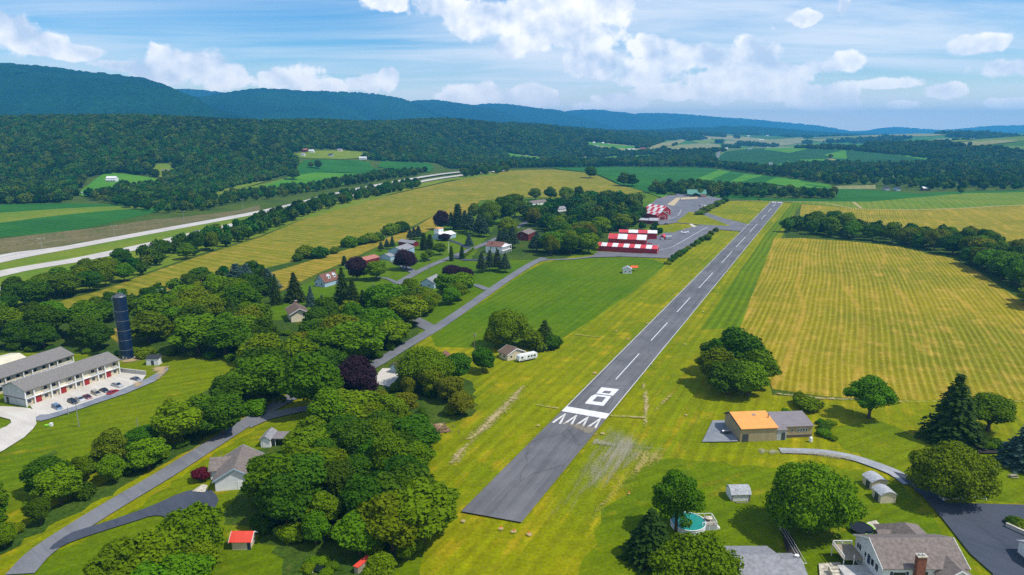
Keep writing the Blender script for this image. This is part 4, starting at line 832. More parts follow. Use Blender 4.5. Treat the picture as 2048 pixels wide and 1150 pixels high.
fill([(-60,640),(60,618),(130,594),(200,582),(280,552),(400,510),(450,497),(520,470),(600,438),(700,405),(780,388),(840,376),(830,366),(770,378),(700,390),(600,420),(520,445),(430,475),(340,500),(280,520),(160,560),(0,600),(-60,615)], 11.5, (10,15), [L_,D_,L_,D_], 'tree in the belt between the highway and the ochre field', 'belt along the highway')
fill([(185,640),(250,604),(330,590),(450,557),(480,552),(470,566),(330,600),(250,640),(190,660)], 9.5, (8,12), [L_,D_], 'tree in the hedge line across the ochre field', 'hedge line trees')
for px, py, hp, wp in [(610,516,26,34),(640,516,24,30),(668,507,14,18),(700,494,22,30),(722,489,14,22),(740,485,20,32),(755,482,18,22),(785,468,22,34),(805,464,22,28),(595,522,16,20)]:
    tpx('bush', px, py, hp, wp, 'rounded bush in the hedge line across the ochre field', 'hedge line bushes')
fill([(290,428),(400,424),(480,404),(560,396),(620,385),(700,372),(830,352),(850,345),(780,345),(700,360),(600,375),(520,385),(420,398),(330,412)], 12, (9,14), [L_,D_,D_], 'tree on the far side of the highway', 'trees across the highway', far=True)
fill([(170,395),(290,425),(330,412),(420,398),(360,398),(300,385),(220,385)], 12, (10,15), [L_,D_], 'tree on the far side of the highway', 'trees across the highway', far=True)
fill([(930,356),(1000,347),(1020,343),(1010,338),(920,350)], 14, (12,16), [D_,L_], 'tree on the far side of the highway', 'trees across the highway', far=True)
fill([(1300,388),(1310,378),(1400,372),(1480,380),(1560,388),(1668,393),(1668,399),(1560,396),(1400,396),(1320,390)], 12, (12,17), [D_,L_], 'dark tree in the row beyond the runway end', 'row beyond the runway end')
fill([(1005,338),(1100,336),(1240,334),(1400,335),(1440,338),(1500,347),(1560,354),(1655,368),(1700,371),(1700,362),(1600,348),(1520,340),(1440,331),(1300,328),(1100,329),(1000,332)], 14, (14,20), [D_,L_], 'tree in the far row', 'far rows', far=True)
fill([(1660,372),(1760,370),(1860,382),(2048,380),(2200,380),(2200,350),(2048,345),(1860,355),(1700,352)], 17, (11,16), [D_,L_,L_], 'tree in the far row', 'far rows', far=True)
fill([(1580,340),(1640,330),(1760,331),(1880,328),(2048,340),(2200,345),(2048,352),(1900,345),(1760,344),(1600,352)], 20, (13,18), [D_,L_], 'tree in the far row', 'far rows', far=True)
fill([(1330,392),(1345,386),(1372,384),(1372,388),(1340,394)], 9, (4,6), ['bush'], 'bush', 'b', far=False) if False else None
for pl_, nn_ in [([(-60,1120),(100,1045),(300,935),(420,872),(380,850),(250,905),(100,975),(-60,1020)], 'on the left verge of the village road'), ([(520,1060),(530,930),(600,872),(800,850),(845,900),(860,1010),(850,1090),(690,1120)], 'in the copse beside the runway end'), ([(480,716),(515,745),(500,800),(345,880),(450,850),(600,790),(700,745),(800,690),(700,650),(560,670)], 'in the wood between the road and the conifers'), ([(750,835),(745,810),(800,775),(940,800),(950,825),(880,850)], 'at the runway side edge of the gravel yard'), ([(-60,708),(120,706),(240,712),(240,700),(-60,695)], 'at the foot of the belt behind the flats'), ([(268,714),(330,712),(480,724),(480,712),(268,702)], 'at the foot of the wood beside the silo')]:
    fill(pl_, 8.5, (2.2,4.5), ['bush'], 'leafy undergrowth bush '+nn_, 'undergrowth '+nn_, wr=(.8, 1.2))
CAND.sort(key=lambda q: -q[0])
FARP = []; nl = COUNT.get('leafy_tree', 0)
for (pxs, k, x, y, h, w, label, group, far) in CAND:
    if NM[k] == 'leafy_tree' and (far or COUNT.get('leafy_tree', 0) >= 297): FARP.append((x, y, h1(x, y), h, 1)); continue
    if k in ('spruce', 'bluespruce'):
        label = {'spruce': 'dark spruce ', 'bluespruce': 'blue green spruce '}[k]+label.split(' ', 1)[1].replace('leafy ', '').replace('tree ', '', 1).replace('green ', ''); group = group+' '+NM[k]
    elif k == 'bush' and 'bush' not in label: label = 'low bush by the garden pond'; group = 'pond side bushes'
    tree(k, x, y, h*random.uniform(.88, 1.12), w*random.uniform(.85, 1.2), label, group, sq=random.uniform(-.14, .14))
print('trees', COUNT, 'far', len(FARP))
# apron hedges ---------------------------------------------------------------
for a, b, n in [((1335,528),(1408,478),11), ((1412,480),(1430,464),4), ((1398,430),(1450,404),9)]:
    for i in range(n):
        u = i/(n-1); px = a[0]+(b[0]-a[0])*u+random.uniform(-2, 2); py = a[1]+(b[1]-a[1])*u
        w = 15 if a[0] != 1398 else 18
        tpx('bush', px, py, random.uniform(6, 11), w*(1-.35*u), 'weedy bush along the edge of the grey apron', 'weedy bushes along the apron')
for px, py, hp, wp in [(1345,394,8,16),(1320,400,6,6),(1366,386,12,12),(1445,396,4,5),(1518,401,4,5)]: tpx('bush', px, py, hp, wp, 'dark bush near the green roofed building', 'bushes near the green roofed building')
# ------------------------------------------------------------------ forest masses (instanced, far off)
def lowcrown(name, seed, mt):
    rng = np.random.default_rng(seed); V0, F0 = ICO2; vs = []; fs = []; o_ = 0
    for k in range(6):
        c = np.array([rng.uniform(-.26, .26), rng.uniform(-.26, .26), rng.uniform(.45, .72)]) if k else np.array([0, 0, .5]); r = rng.uniform(.22, .34) if k else .42
        v = c+V0*r*np.array([1, 1, .85])*(1+rng.uniform(-.22, .22, (len(V0), 1))); vs.append(v); fs.append(F0+o_); o_ += len(V0)
    return npmesh(name, np.vstack(vs), np.vstack(fs), M[mt])
leafmat('forest_leaf', (.026, .076, .003), hue=.03, val=.85, tr=.1, stand=.006); leafmat('forest_light', (.060, .108, .005), hue=.03, val=.6, tr=.1)
PC = bpy.data.collections.new('crowns')
for s in range(6):
    me = broadleaf('far_crown', 300+s, R=.46, z0=.02, z1=.96, K=14, n=420, size=.075, mt='forest_leaf' if s < 4 else 'forest_light', lump=(.25, .45)); PC.objects.link(bpy.data.objects.new('far_crown', me))
def scatter(name, pts, hs, label, cat):
    me = bpy.data.meshes.new(name); me.vertices.add(len(pts)); me.vertices.foreach_set('co', np.asarray(pts, np.float32).ravel())
    at = me.attributes.new('hgt', 'FLOAT', 'POINT'); at.data.foreach_set('value', np.asarray(hs, np.float32)); me.update()
    o = link(name, me); tag(o, label, cat, None, 'stuff')
    g = bpy.data.node_groups.new(name, 'GeometryNodeTree'); g.interface.new_socket('Geometry', in_out='INPUT', socket_type='NodeSocketGeometry'); g.interface.new_socket('Geometry', in_out='OUTPUT', socket_type='NodeSocketGeometry')
    n = g.nodes; l = g.links; gi = n.new('NodeGroupInput'); go = n.new('NodeGroupOutput'); ip = n.new('GeometryNodeInstanceOnPoints'); ci_ = n.new('GeometryNodeCollectionInfo')
    ci_.inputs['Collection'].default_value = PC; ci_.inputs['Separate Children'].default_value = True; ci_.inputs['Reset Children'].default_value = True
    ip.inputs['Pick Instance'].default_value = True
    a = n.new('GeometryNodeInputNamedAttribute'); a.data_type = 'FLOAT'; a.inputs['Name'].default_value = 'hgt'
    r = n.new('FunctionNodeRandomValue'); r.data_type = 'FLOAT_VECTOR'; r.inputs[0].default_value = (0, 0, 0); r.inputs[1].default_value = (.15, .15, 6.28)
    l.new(gi.outputs[0], ip.inputs['Points']); l.new(ci_.outputs[0], ip.inputs['Instance']); l.new(r.outputs[0], ip.inputs['Rotation']); l.new(a.outputs['Attribute'], ip.inputs['Scale']); l.new(ip.outputs[0], go.inputs[0])
    md = o.modifiers.new('scatter', 'NODES'); md.node_group = g; return o
RB = [(-400,412),(0,409),(130,405),(160,390),(290,411),(330,398),(430,386),(480,372),(560,356),(590,342),(600,320),(640,317),(740,320),(760,322),(870,326),(900,338),(960,337),(1005,334),(1040,318),(1110,320),(1180,318),(1250,310),(1400,300)]
CLEAR = [[(150,390),(165,365),(200,352),(235,345),(300,352),(335,362),(330,372),(250,376),(220,394),(170,398)], [(302,348),(306,328),(335,326),(352,340),(352,352),(320,358)], [(585,320),(583,306),(650,298),(745,304),(725,320)],
         [(1013,306),(1045,310),(1100,316),(1075,325),(1018,319)], [(1160,314),(1238,317),(1232,323),(1162,321)], [(1170,283),(1276,292),(1262,306),(1176,298)], [(1260,312),(1300,309),(1312,316),(1270,321)], [(1095,261),(1121,260),(1126,265),(1105,266)],
         [(1230,300),(1300,296),(1300,306),(1240,308)], [(1088,264),(1098,263),(1100,268),(1088,268)]]
FIELDS = [[(1328,299),(1360,288),(1412,285),(1442,288),(1452,301),(1343,305)], [(1438,281),(1600,275),(1628,282),(1600,288),(1448,289)], [(1498,290),(1570,284),(1592,289),(1540,294)], [(1606,279),(1760,273),(1768,278),(1640,285)], [(1695,270.5),(1850,267),(1905,270),(1860,274),(1715,275)],
          [(1778,284),(1900,278),(1944,283),(1850,289)], [(1878,298),(2000,289),(2014,295),(1900,303)], [(1878,291),(1990,280),(2044,283),(1960,293)], [(1636,292),(1700,289),(1744,294),(1700,298)], [(1790,263.5),(2048,260),(2200,261),(2040,267),(1850,268)],
          [(1618,268),(1700,265),(1724,268),(1640,272)], [(1436,306),(1480,298),(1528,295),(1615,298),(1690,300),(1790,310),(1892,322),(1810,332),(1700,329),(1600,333),(1500,338),(1430,331)], [(1378,282),(1432,278),(1448,284),(1400,289)], [(1528,338),(1572,321),(1584,326),(1562,339)], [(1286,300),(1330,283),(1368,278),(1374,283),(1342,294),(1305,306)],
          [(1636,353),(1640,348),(1760,350),(1850,350),(1905,346),(1932,341),(1935,348),(1850,357),(1660,356)], [(1425,322),(1430,305),(1446,303),(1444,322)],
          [(1100,341),(1180,333),(1400,333),(1437,338),(1561,353),(1669,371),(1669,400),(1290,400),(1100,380)]]
rg = np.random.default_rng(11)
def jgrid(x0, x1, y0, y1, sp):
    a, b = np.meshgrid(np.arange(x0, x1, sp), np.arange(y0, y1, sp)); a = a.ravel()+rg.uniform(-.45, .45, a.size)*sp; b = b.ravel()+rg.uniform(-.45, .45, b.size)*sp; return a, b
def vproj(x, y, z):
    yy = y*math.cos(PITCH)-(z-CZ)*math.sin(PITCH); zz = y*math.sin(PITCH)+(z-CZ)*math.cos(PITCH); return 1024+FPX*x/yy, 575-FPX*zz/yy
def region(x0, x1, y0, y1, sp, hmean, cond):
    x, y = jgrid(x0, x1, y0, y1, sp); z = H(x, y); px, py = vproj(x, y, z)
    k = (px > -160) & (px < 2210); x, y, z, px, py = x[k], y[k], z[k], px[k], py[k]
    k = cond(x, y, z, px, py); return np.stack([x[k], y[k], z[k]-1.0, hmean*rg.uniform(.62, 1.32, k.sum())], 1)
def rdist(x, y):
    best = np.full(x.shape, 9.)
    for i in range(len(RIDGE)-1):
        ax, ay, _ = RIDGE[i]; bx, by, _ = RIDGE[i+1]; dx, dy = bx-ax, by-ay; tt = np.clip(((x-ax)*dx+(y-ay)*dy)/(dx*dx+dy*dy), 0, 1)
        side = np.sign((x-ax)*dy-(y-ay)*dx); best = np.minimum(best, np.where(side > 0, np.hypot(x-ax-tt*dx, y-ay-tt*dy)/1400., np.hypot(x-ax-tt*dx, y-ay-tt*dy)/250.))
    return best
def fcond(x, y, z, px, py):
    lo = np.interp(px, [p[0] for p in RB], [p[1] for p in RB]); k = (py < lo) & (rdist(x, y) < 1.0) & (px < 1300)
    for c in CLEAR+FIELDS: k &= ~inpoly(px, py, c)
    return k
ridge_pts = np.vstack([region(-1700, 500, 850, 2500, 9.5, 14, fcond), region(-1400, 900, 2500, 4200, 13, 17, lambda *a: fcond(*a)), region(-600, 1900, 4200, 7000, 22, 24, lambda *a: fcond(*a))])
def vcond(cover):
    def f(x, y, z, px, py):
        n = vnoise(x/260., y/340., 5)*.6+vnoise(x/90., y/120., 6)*.4
        thr = np.interp(px, [600, 1000, 1200, 1500, 1700, 1900, 2100], [.25, .3, .46, .60, .58, .38, .1])
        lo = np.interp(px, [900, 1020, 1040, 1400, 1560, 1700, 1900, 2200], [300, 300, 328, 328, 338, 352, 352, 352])
        k = (n > thr*cover) & (py < lo) & (px > 1000)
        for c in CLEAR+FIELDS: k &= ~inpoly(px, py, c)
        return k
    return f
valley = np.vstack([region(0, 1500, 1450, 3200, 12, 15, vcond(1.0)), region(0, 2700, 3200, 5600, 20, 22, vcond(1.1)), region(0, 5200, 5600, 9500, 36, 30, vcond(1.22)), region(900, 8000, 9500, 14000, 60, 38, vcond(1.3))])
def kf(A):                                            # keep the far end sparse near hidden ridge overlap
    return A
print('forest', len(ridge_pts), 'valley', len(valley))
scatter('forest', ridge_pts[:, :3], ridge_pts[:, 3], 'dense dark green forest covering the long hillside on the left', 'forest')
fp = np.array(FARP) if FARP else np.zeros((0, 5)); 
V = np.vstack([valley, fp[:, :4]]) if len(fp) else valley
scatter('woods', V[:, :3], V[:, 3], 'scattered far woods and tree rows across the hazy valley', 'woods')
# ------------------------------------------------------------------ building materials
mat('wall_white', (.70, .71, .72), .8, .05, .5); mat('wall_blue', (.34, .47, .58), .8, .05, .5); mat('wall_grey', (.42, .44, .45), .8, .06, .5); mat('wall_tan', (.36, .29, .17), .8, .06, .4, stretch=(3, 3, .2)); mat('wall_beige', (.58, .50, .34), .8, .06, .5)
mat('wall_cream', (.66, .60, .44), .8, .06, .5); mat('wall_red', (.30, .016, .022), .7, .12, .4, stretch=(2.2, 2.2, .1)); mat('wall_barn', (.16, .014, .016), .8, .15, .4); mat('wall_brick', (.26, .09, .055), .9, .2, 3.)
mat('wall_dark', (.10, .085, .07), .9, .1, .5); mat('wall_stone', (.22, .19, .17), .9, .25, 1.2)
mat('roof_brown', (.155, .105, .075), .95, .16, 1.4); mat('roof_taupe', (.20, .165, .145), .95, .16, 1.4); mat('roof_grey', (.26, .26, .275), .9, .14, 1.2); mat('roof_dark', (.035, .038, .045), .8, .12, 1.2); mat('roof_flat', (.20, .185, .17), .95, .12, 1.5, col2=(.15, .14, .13))
mat('roof_orange', (.78, .34, .085), .55, .05, .6, spec=.3); mat('roof_metal', (.22, .19, .19), .5, .06, .4, spec=.5); mat('roof_green', (.10, .26, .19), .6, .12, .4); mat('roof_old', (.40, .41, .43), .75, .22, 1.6, col2=(.22, .23, .25)); mat('roof_rust', (.20, .09, .065), .9, .2, 1)
mat('panel_red', (.62, .055, .065), .55, .14, .25, spec=.4, stretch=(1, 4, 1)); mat('panel_white', (.74, .73, .72), .55, .10, .25, spec=.4, stretch=(1, 4, 1)); mat('roof_red', (.72, .075, .045), .5, .06, .6)
mat('roof_pink', (.42, .16, .12), .7, .12, .8); mat('white_trim', (.80, .80, .79), .6, .04, 1); mat('glass_dark', (.022, .028, .036), .12, .1, .5, spec=.8); mat('door_red', (.30, .022, .022), .6, .08, 1); mat('door_dark', (.06, .065, .07), .6, .1, 1); mat('shutter', (.03, .045, .10), .6, .1, 1)
mat('silo_blue', (.006, .020, .060), .30, .12, .5, spec=.6); mat('steel', (.45, .47, .50), .4, .08, 1, metal=.6); mat('steel_dark', (.12, .13, .14), .5, .1, 1, metal=.4); mat('wood_old', (.34, .29, .22), .9, .2, 2, stretch=(1, 6, 1)); mat('wood_pole', (.20, .15, .10), .9, .15, 3); mat('concrete_block', (.46, .45, .43), .9, .12, 1)
mat('rubber', (.012, .012, .013), .7, .1, 2); mat('plastic_white', (.78, .78, .78), .4, .04, 1); mat('pool_water', (.01, .26, .19), .08, .1, 1.5, spec=.8); mat('tramp_mat', (.010, .012, .018), .6, .1, 1); mat('tramp_green', (.28, .62, .03), .5, .05, 1); mat('stone_pale', (.52, .48, .38), .9, .35, 1.2, col2=(.25, .22, .18)); mat('mulch', (.035, .028, .024), .95, .2, 2); mat('logs', (.34, .20, .12), .9, .4, 1.2, col2=(.12, .07, .05)); mat('water_dark', (.012, .022, .018), .05, .1, 1, spec=.8); mat('canopy_orange', (.80, .10, .03), .6, .05, 1)
def frame3(A, B, C=None, L2=None):
    a = G(*A) if len(A) == 2 else Vector(A); b = G(*B) if len(B) == 2 else Vector(B); e1 = Vector((b.x-a.x, b.y-a.y)); L1 = e1.length; e1.normalize(); e2 = Vector((-e1.y, e1.x))
    if C is not None:
        c = G(*C) if len(C) == 2 else Vector(C); L2 = abs((Vector((c.x, c.y))-Vector((a.x, a.y))).dot(e2))
    return a, math.atan2(e1.y, e1.x), L1, L2
def profile(kind, D, h, rise, o):
    if kind == 'gable': s = rise/(D/2); return [(-o, h-s*o), (D/2, h+rise), (D+o, h-s*o)]
    if kind == 'gambrel': return [(-o, h-o*.9), (D*.22, h+rise*.68), (D/2, h+rise), (D*.78, h+rise*.68), (D+o, h-o*.9)]
    if kind == 'arch': return [(-o+(D+2*o)*i/12, h+rise*math.sin(math.pi*i/12)-(.0)) for i in range(13)]
    if kind == 'shed': s = rise/D; return [(-o, h-s*o), (D+o, h+rise+s*o)]
    if kind == 'mono': return [(-o, h-o*.3), (D*.74, h+rise), (D+o, h-.5)]
def house(name, A, B, C=None, L2=None, h=3., rise=1.8, ridge='x', kind='gable', wall='wall_white', roof='roof_grey', o=.4, og=.35, label=None, cat='house', group=None, wins=(), doors=(), chimney=None, pat=None, trim=None, L1=None, th=.16, z=None, gable_m=None, skirt=None):
    a, rz, l1, L2 = frame3(A, B, C, L2); L1 = L1 or l1
    root = empty(name, (a.x, a.y, h1(a.x, a.y) if z is None else z), rz, label, cat, group)
    D = L2 if ridge == 'x' else L1; Ln = L1 if ridge == 'x' else L2; pr = profile(kind, D, h, rise, o)
    ev = lambda t_: next(p0[1]+(p1[1]-p0[1])*(t_-p0[0])/(p1[0]-p0[0]) for p0, p1 in zip(pr[:-1], pr[1:]) if p0[0]-1e-6 <= t_ <= p1[0]+1e-6)
    body = [(0, -.3), (0, ev(0)-.03)]+[(p[0], p[1]-.03) for p in pr[1:-1] if 0 < p[0] < D]+[(D, ev(D)-.03), (D, -.3)]
    MB().prism(body, 0, Ln, ridge).build('wall', M[wall], root)
    if skirt: MB().box(-.03, -.03, -.3, L1+.03, L2+.03, .9).build('foundation', M[skirt], root)
    b = MB(); ns = pat[0] if pat else 1; x0, x1 = -og, Ln+og
    for i in range(ns):
        xa, xb = x0+(x1-x0)*i/ns, x0+(x1-x0)*(i+1)/ns
        if pat and len(pat) > 2:
            hs = []
            for p0, p1 in zip(pr[:-1], pr[1:]):
                n2 = pat[2]; hs += [((p0[0]+(p1[0]-p0[0])*k/n2, p0[1]+(p1[1]-p0[1])*k/n2), (p0[0]+(p1[0]-p0[0])*(k+1)/n2, p0[1]+(p1[1]-p0[1])*(k+1)/n2)) for k in range(n2)]
            for j, (p0, p1) in enumerate(hs): b.prism([p0, p1, (p1[0], p1[1]+th), (p0[0], p0[1]+th)], xa, xb, ridge, (i+j+pat[1]) % 2)
        else:
            top = [(p[0], p[1]+th) for p in pr]; b.prism(list(pr)+top[::-1], xa, xb, ridge, (i+pat[1]) % 2 if pat else 0)
    b.build('roof', [M['panel_red'], M['panel_white']] if pat else M[roof], root)
    if trim:
        for xe in (x0-.09, x1+.01):
            bt = MB()
            for p0, p1 in zip(pr[:-1], pr[1:]): bt.prism([(p0[0], p0[1]-.16), (p1[0], p1[1]-.16), (p1[0], p1[1]+th+.02), (p0[0], p0[1]+th+.02)], xe, xe+.08, ridge)
            bt.build('gable_trim', M[trim], root)
    for w in wins: opening(root, L1, L2, *w)
    for w in doors: opening(root, L1, L2, *w[:5], kind='door', m=w[5] if len(w) > 5 else 'door_dark')
    if chimney:
        x, y, zt, s = chimney[:4]; m_ = chimney[4] if len(chimney) > 4 else 'wall_brick'
        ch = MB().box(x-s, y-s*.7, h*.4, x+s, y+s*.7, zt).build('chimney', M[m_], root); MB().box(x-s-.1, y-s*.7-.1, zt, x+s+.1, y+s*.7+.1, zt+.15).build('cap', M['concrete_block'], ch)
    root['L'] = [L1, L2]; return root
def opening(root, L1, L2, wall, u, z, w, h, kind='window', m='glass_dark', fr=.09, fm='white_trim'):
    if wall == 'f': R = Matrix.Translation((u, 0, z))
    elif wall == 'b': R = Matrix.Translation((u, L2, z)) @ Matrix.Rotation(math.pi, 4, 'Z')
    elif wall == 'l': R = Matrix.Translation((0, u, z)) @ Matrix.Rotation(-math.pi/2, 4, 'Z')
    else: R = Matrix.Translation((L1, u, z)) @ Matrix.Rotation(math.pi/2, 4, 'Z')
    if kind == 'door':
        return MB().box(-w/2, -.07, 0, w/2, .02, h, mtx=R).build('door', M[m], root)
    f = MB().box(-w/2-fr, -.07, -fr, w/2+fr, .02, h+fr, mtx=R).build('window', M[fm], root)
    MB().box(-w/2, -.10, 0, -.02, -.05, h, mtx=R).box(.02, -.10, 0, w/2, -.05, h, mtx=R).build('pane', M[m], f); return f
# ------------------------------------------------------------------ flats at the left
def flats(A, B, C, label, h=6.2, front=True, ends=True):
    a, rz, L1, L2 = frame3(A, B, C); root = empty('apartment_building', (a.x, a.y, 0), rz, label, 'flats')
    D = L2; rise = 2.3; r = .95
    body = [(r, -.3), (r, h+.35), (D/2, h+rise-.03), (D, h-.03), (D, -.3)]
    MB().prism([(D-p[0] if False else p[0], p[1]) for p in body], 0, L1, 'x').build('wall', M['wall_grey'], root)
    MB().box(.06, r-.05, -.1, L1-.06, r-.005, h-.04).build('front_wall', M['wall_beige'], root)
    pr = profile('gable', D, h, rise, .5); top = [(p[0], p[1]+.18) for p in pr]
    MB().prism(list(pr)+top[::-1], -.5, L1+.5, 'x').build('roof', M['roof_flat'], root)
    MB().box(-.02, 0, h*.48, L1+.02, r, h*.48+.28).build('balcony_slab', M['white_trim'], root)
    MB().box(-.02, -.02, h-.32, L1+.02, .1, h-.02).build('fascia', M['white_trim'], root)
    MB().box(-.18, 0, 2.75, -.02, D, 2.95).build('band', M['roof_brown'], root)
    n = 12; 
    for i in range(n+1):
        x = L1*i/n
        if i % 3 in (0, 1) or i in (0, n): MB().box(x-.16, 0, -.1, x+.16, .3, h-.02).build('post', M['white_trim'], root)
    for i in range(n):
        x = L1*(i+.5)/n; w = L1/n
        if i % 3 == 1 if front else False:
            MB().box(x-w*.36, .55, -.1, x+w*.36, r-.06, 2.5).build('stair_door', M['door_red'], root); MB().box(x-w*.42, .7, h*.48+.28, x+w*.42, r-.06, h-.05).build('stair_wall', M['wall_cream'], root)
        else:
            for zz in (1., h*.48+1.0):
                f = MB().box(x-.75, r-.10, zz, x+.75, r+.02, zz+1.35).build('window', M['white_trim'], root); MB().box(x-.66, r-.13, zz+.08, x+.66, r-.09, zz+1.27).build('pane', M['glass_dark'], f)
            MB().box(x-w*.45, .05, h*.48+.28, x+w*.45, .12, h*.48+.75).build('railing', M['wall_grey'], root)
    MB().box(-.06, D*.78, 0, .02, D*.78+1.4, 2.4).build('side_door', M['door_dark'], root)
    return root
flats((55,815), (241,749), (14,803), 'long two storey grey roofed flats with red stair doors facing the parked cars')
rb = flats((-62,812), (150,738), (-110,800), 'rear two storey grey roofed flats, behind the row with the red doors', front=False)
house('apartment_building', (-120,790), (60,742), L2=14, h=5, rise=1.2, wall='wall_cream', roof='wall_cream', label='pale roofed building at the picture edge behind both rows of flats', cat='building')
# retaining wall at the car park's end
g0, g1_ = G(241,746), G(291,752); dd = (g1_-g0).to_2d(); a_ = math.atan2(dd.y, dd.x)
w_ = empty('retaining_wall', (g0.x, g0.y, 0), a_, 'grey block wall closing the far end of the car park', 'wall'); MB().box(0, 0, -.2, dd.length, .35, 1.9).build('wall_panel', M['concrete_block'], w_); MB().box(-.05, -.06, 1.9, dd.length+.05, .41, 2.05).build('coping', M['concrete'], w_)
# silo
g = G(255,717); r = 11.8*mpx(255,717)
si = empty('silo', (g.x, g.y, 0), 0, 'tall dark blue steel silo standing behind the flats', 'silo')
hs_ = 27.0
b = MB(); b.lathe([(r, -.2), (r, hs_)], 28).build('shell', M['silo_blue'], si, smooth=False)
b = MB(); b.lathe([(r+.02, hs_), (r*.86, hs_+.5), (r*.5, hs_+.9), (.3, hs_+1.1)], 28).build('dome', M['steel_dark'], si)
b = MB()
for z in (4.2, 8.4, 12.6, 16.8, 21.): b.lathe([(r+.01, z), (r+.045, z+.02), (r+.045, z+.07), (r+.01, z+.09)], 28)
b.build('band', M['steel'], si)
b = MB(); 
for s in (-.35, .35): b.tube((-r-.35, s-.4, .3), (-r-.35, s-.4, hs_+.6), .05, n=5)
for k in range(60): b.tube((-r-.35, -.75, .5+k*.45), (-r-.35, -.05, .5+k*.45), .03, n=4)
for k in range(14):
    z = 2+k*1.85; pts = [(-r-.35+math.cos(q)*-.75, -.4+math.sin(q)*.5, z) for q in np.linspace(-1.4, 1.4, 6)]
    for p, q in zip(pts[:-1], pts[1:]): b.tube(p, q, .035, n=4)
b.build('ladder', M['steel'], si)
b = MB(); b.lathe([(r+.5, -.1), (r+.5, .25)], 28).build('footing', M['concrete'], si)
b = MB(); b.box(-.6, -r-.15, .6, .1, -r+.3, 1.9).box(.6, -r-.05, .5, 1.1, -r+.4, 1.4).build('hatch', M['steel'], si)
b = MB()
for k in range(10):
    q0, q1 = 2*math.pi*k/10, 2*math.pi*(k+1)/10; p = (math.cos(q0)*r*.55, math.sin(q0)*r*.55, hs_+1.4); p2 = (math.cos(q1)*r*.55, math.sin(q1)*r*.55, hs_+1.4); b.tube(p, p2, .04, n=4); b.tube(p, (p[0], p[1], hs_+.5), .03, n=4)
b.build('top_rail', M['steel'], si)
house('utility_shed', (293,731), (316,731), L2=3.4, L1=4.9, h=2.9, rise=.5, kind='shed', wall='wall_white', roof='roof_dark', label='small white shed with a flat dark roof to the right of the silo', cat='shed', doors=[('f', 2.6, 0, 1.1, 2.1)], wins=[], o=.2)
# ------------------------------------------------------------------ near houses
W2 = lambda x, y, z=0: (x, y, z)
# white house at the bottom right
hr = house('brown_roofed_house', W2(77.3,129), W2(94.6,129), L2=12, h=6, rise=3, wall='wall_white', roof='roof_taupe', o=.5, og=.4, z=0, trim='white_trim', cat='house', label='large white house with brown shingle roof and brick chimney at the bottom',
  wins=[('l', 2.4, 3.6, 1.1, 1.5), ('l', 4.2, 3.6, 1.1, 1.5), ('l', 7.2, 3.8, .7, 1.), ('l', 9.6, 3.8, .8, 1.3), ('l', 3.3, 6.6, .8, 1.) if False else ('l', 2.6, .8, 1.2, 1.4), ('f', 3.4, 3.4, 2.6, 1.5), ('f', 3.4, .6, 2.6, 1.5), ('f', 8.9, 3.6, .9, 1.4), ('l', 10.6, 3.8, .7, 1.1)], doors=[('l', 5.8, 3.0, 1.1, 2.1, 'shutter')])
for sx in (1.75, 5.05): MB().box(sx-.25, -.12, 3.3, sx+.25, .0, 5.0).build('shutter', M['shutter'], hr)
MB().box(6.2, -1.15, -.2, 8.0, -.01, 9.1).build('chimney', M['wall_brick'], hr)
c_ = MB().box(6.05, -1.3, 9.1, 8.15, .14, 9.3).build('chimney_cap', M['stone_pale'], hr); MB().box(6.5, -.9, 9.3, 6.95, -.4, 9.6).box(7.25, -.9, 9.3, 7.7, -.4, 9.6).build('flue', M['concrete_block'], c_)
# front gable wing
b = MB().prism([(11.0, -.3), (11.0, 5.1), (14.2, 7.15), (17.4, 5.1), (17.4, -.3)], -2.6, 0.02, 'y'); b.build('wing_wall', M['wall_white'], hr)
b = MB().prism([(10.5, 4.78), (14.2, 7.2), (17.9, 4.78), (17.9, 4.95), (14.2, 7.37), (10.5, 4.95)], -3.1, 4.3, 'y'); b.build('wing_roof', M['roof_taupe'], hr)
MB().prism([(10.5, 4.62), (14.2, 7.04), (17.9, 4.62), (17.9, 4.98), (14.2, 7.40), (10.5, 4.98)], -3.2, -3.11, 'y').build('gable_trim', M['white_trim'], hr)
f = MB().box(12.9, -2.68, 2.6, 15.5, -2.58, 4.2).build('window', M['white_trim'], hr); MB().box(13.05, -2.72, 2.72, 14.15, -2.67, 4.08).box(14.25, -2.72, 2.72, 15.35, -2.67, 4.08).build('pane', M['glass_dark'], f)
for sx in (12.55, 15.85): MB().box(sx-.25, -2.70, 2.5, sx+.25, -2.61, 4.3).build('shutter', M['shutter'], hr)
# rear wing with hip roof
b = MB(); b.box(9.2, 12.02, -.3, 18.6, 20.5, 3.2).build('rear_wing_wall', M['wall_white'], hr)
e, rg_ = 3.1, 6.3; x0, x1, y0, y1 = 8.6, 19.2, 11.6, 21.1; xm = 13.4
b = MB(); b.add([(x0, y0, e), (x1, y0, e), (x1, y1, e), (x0, y1, e), (xm, y0, rg_), (xm, y1-4.4, rg_)], [(0, 3, 5, 4), (1, 4, 5, 2), (2, 5, 3), (0, 4, 1), (0, 1, 2, 3)]); b.build('rear_wing_roof', M['roof_taupe'], hr)
b = MB(); b.prism([(10, 3.12), (11.9, 4.9), (13.4, 3.12)] and [(14.5, 3.12), (16.6, 4.5), (18.7, 3.12)], x0-1.6, x0+4, 'x').build('porch_roof', M['roof_taupe'], hr)
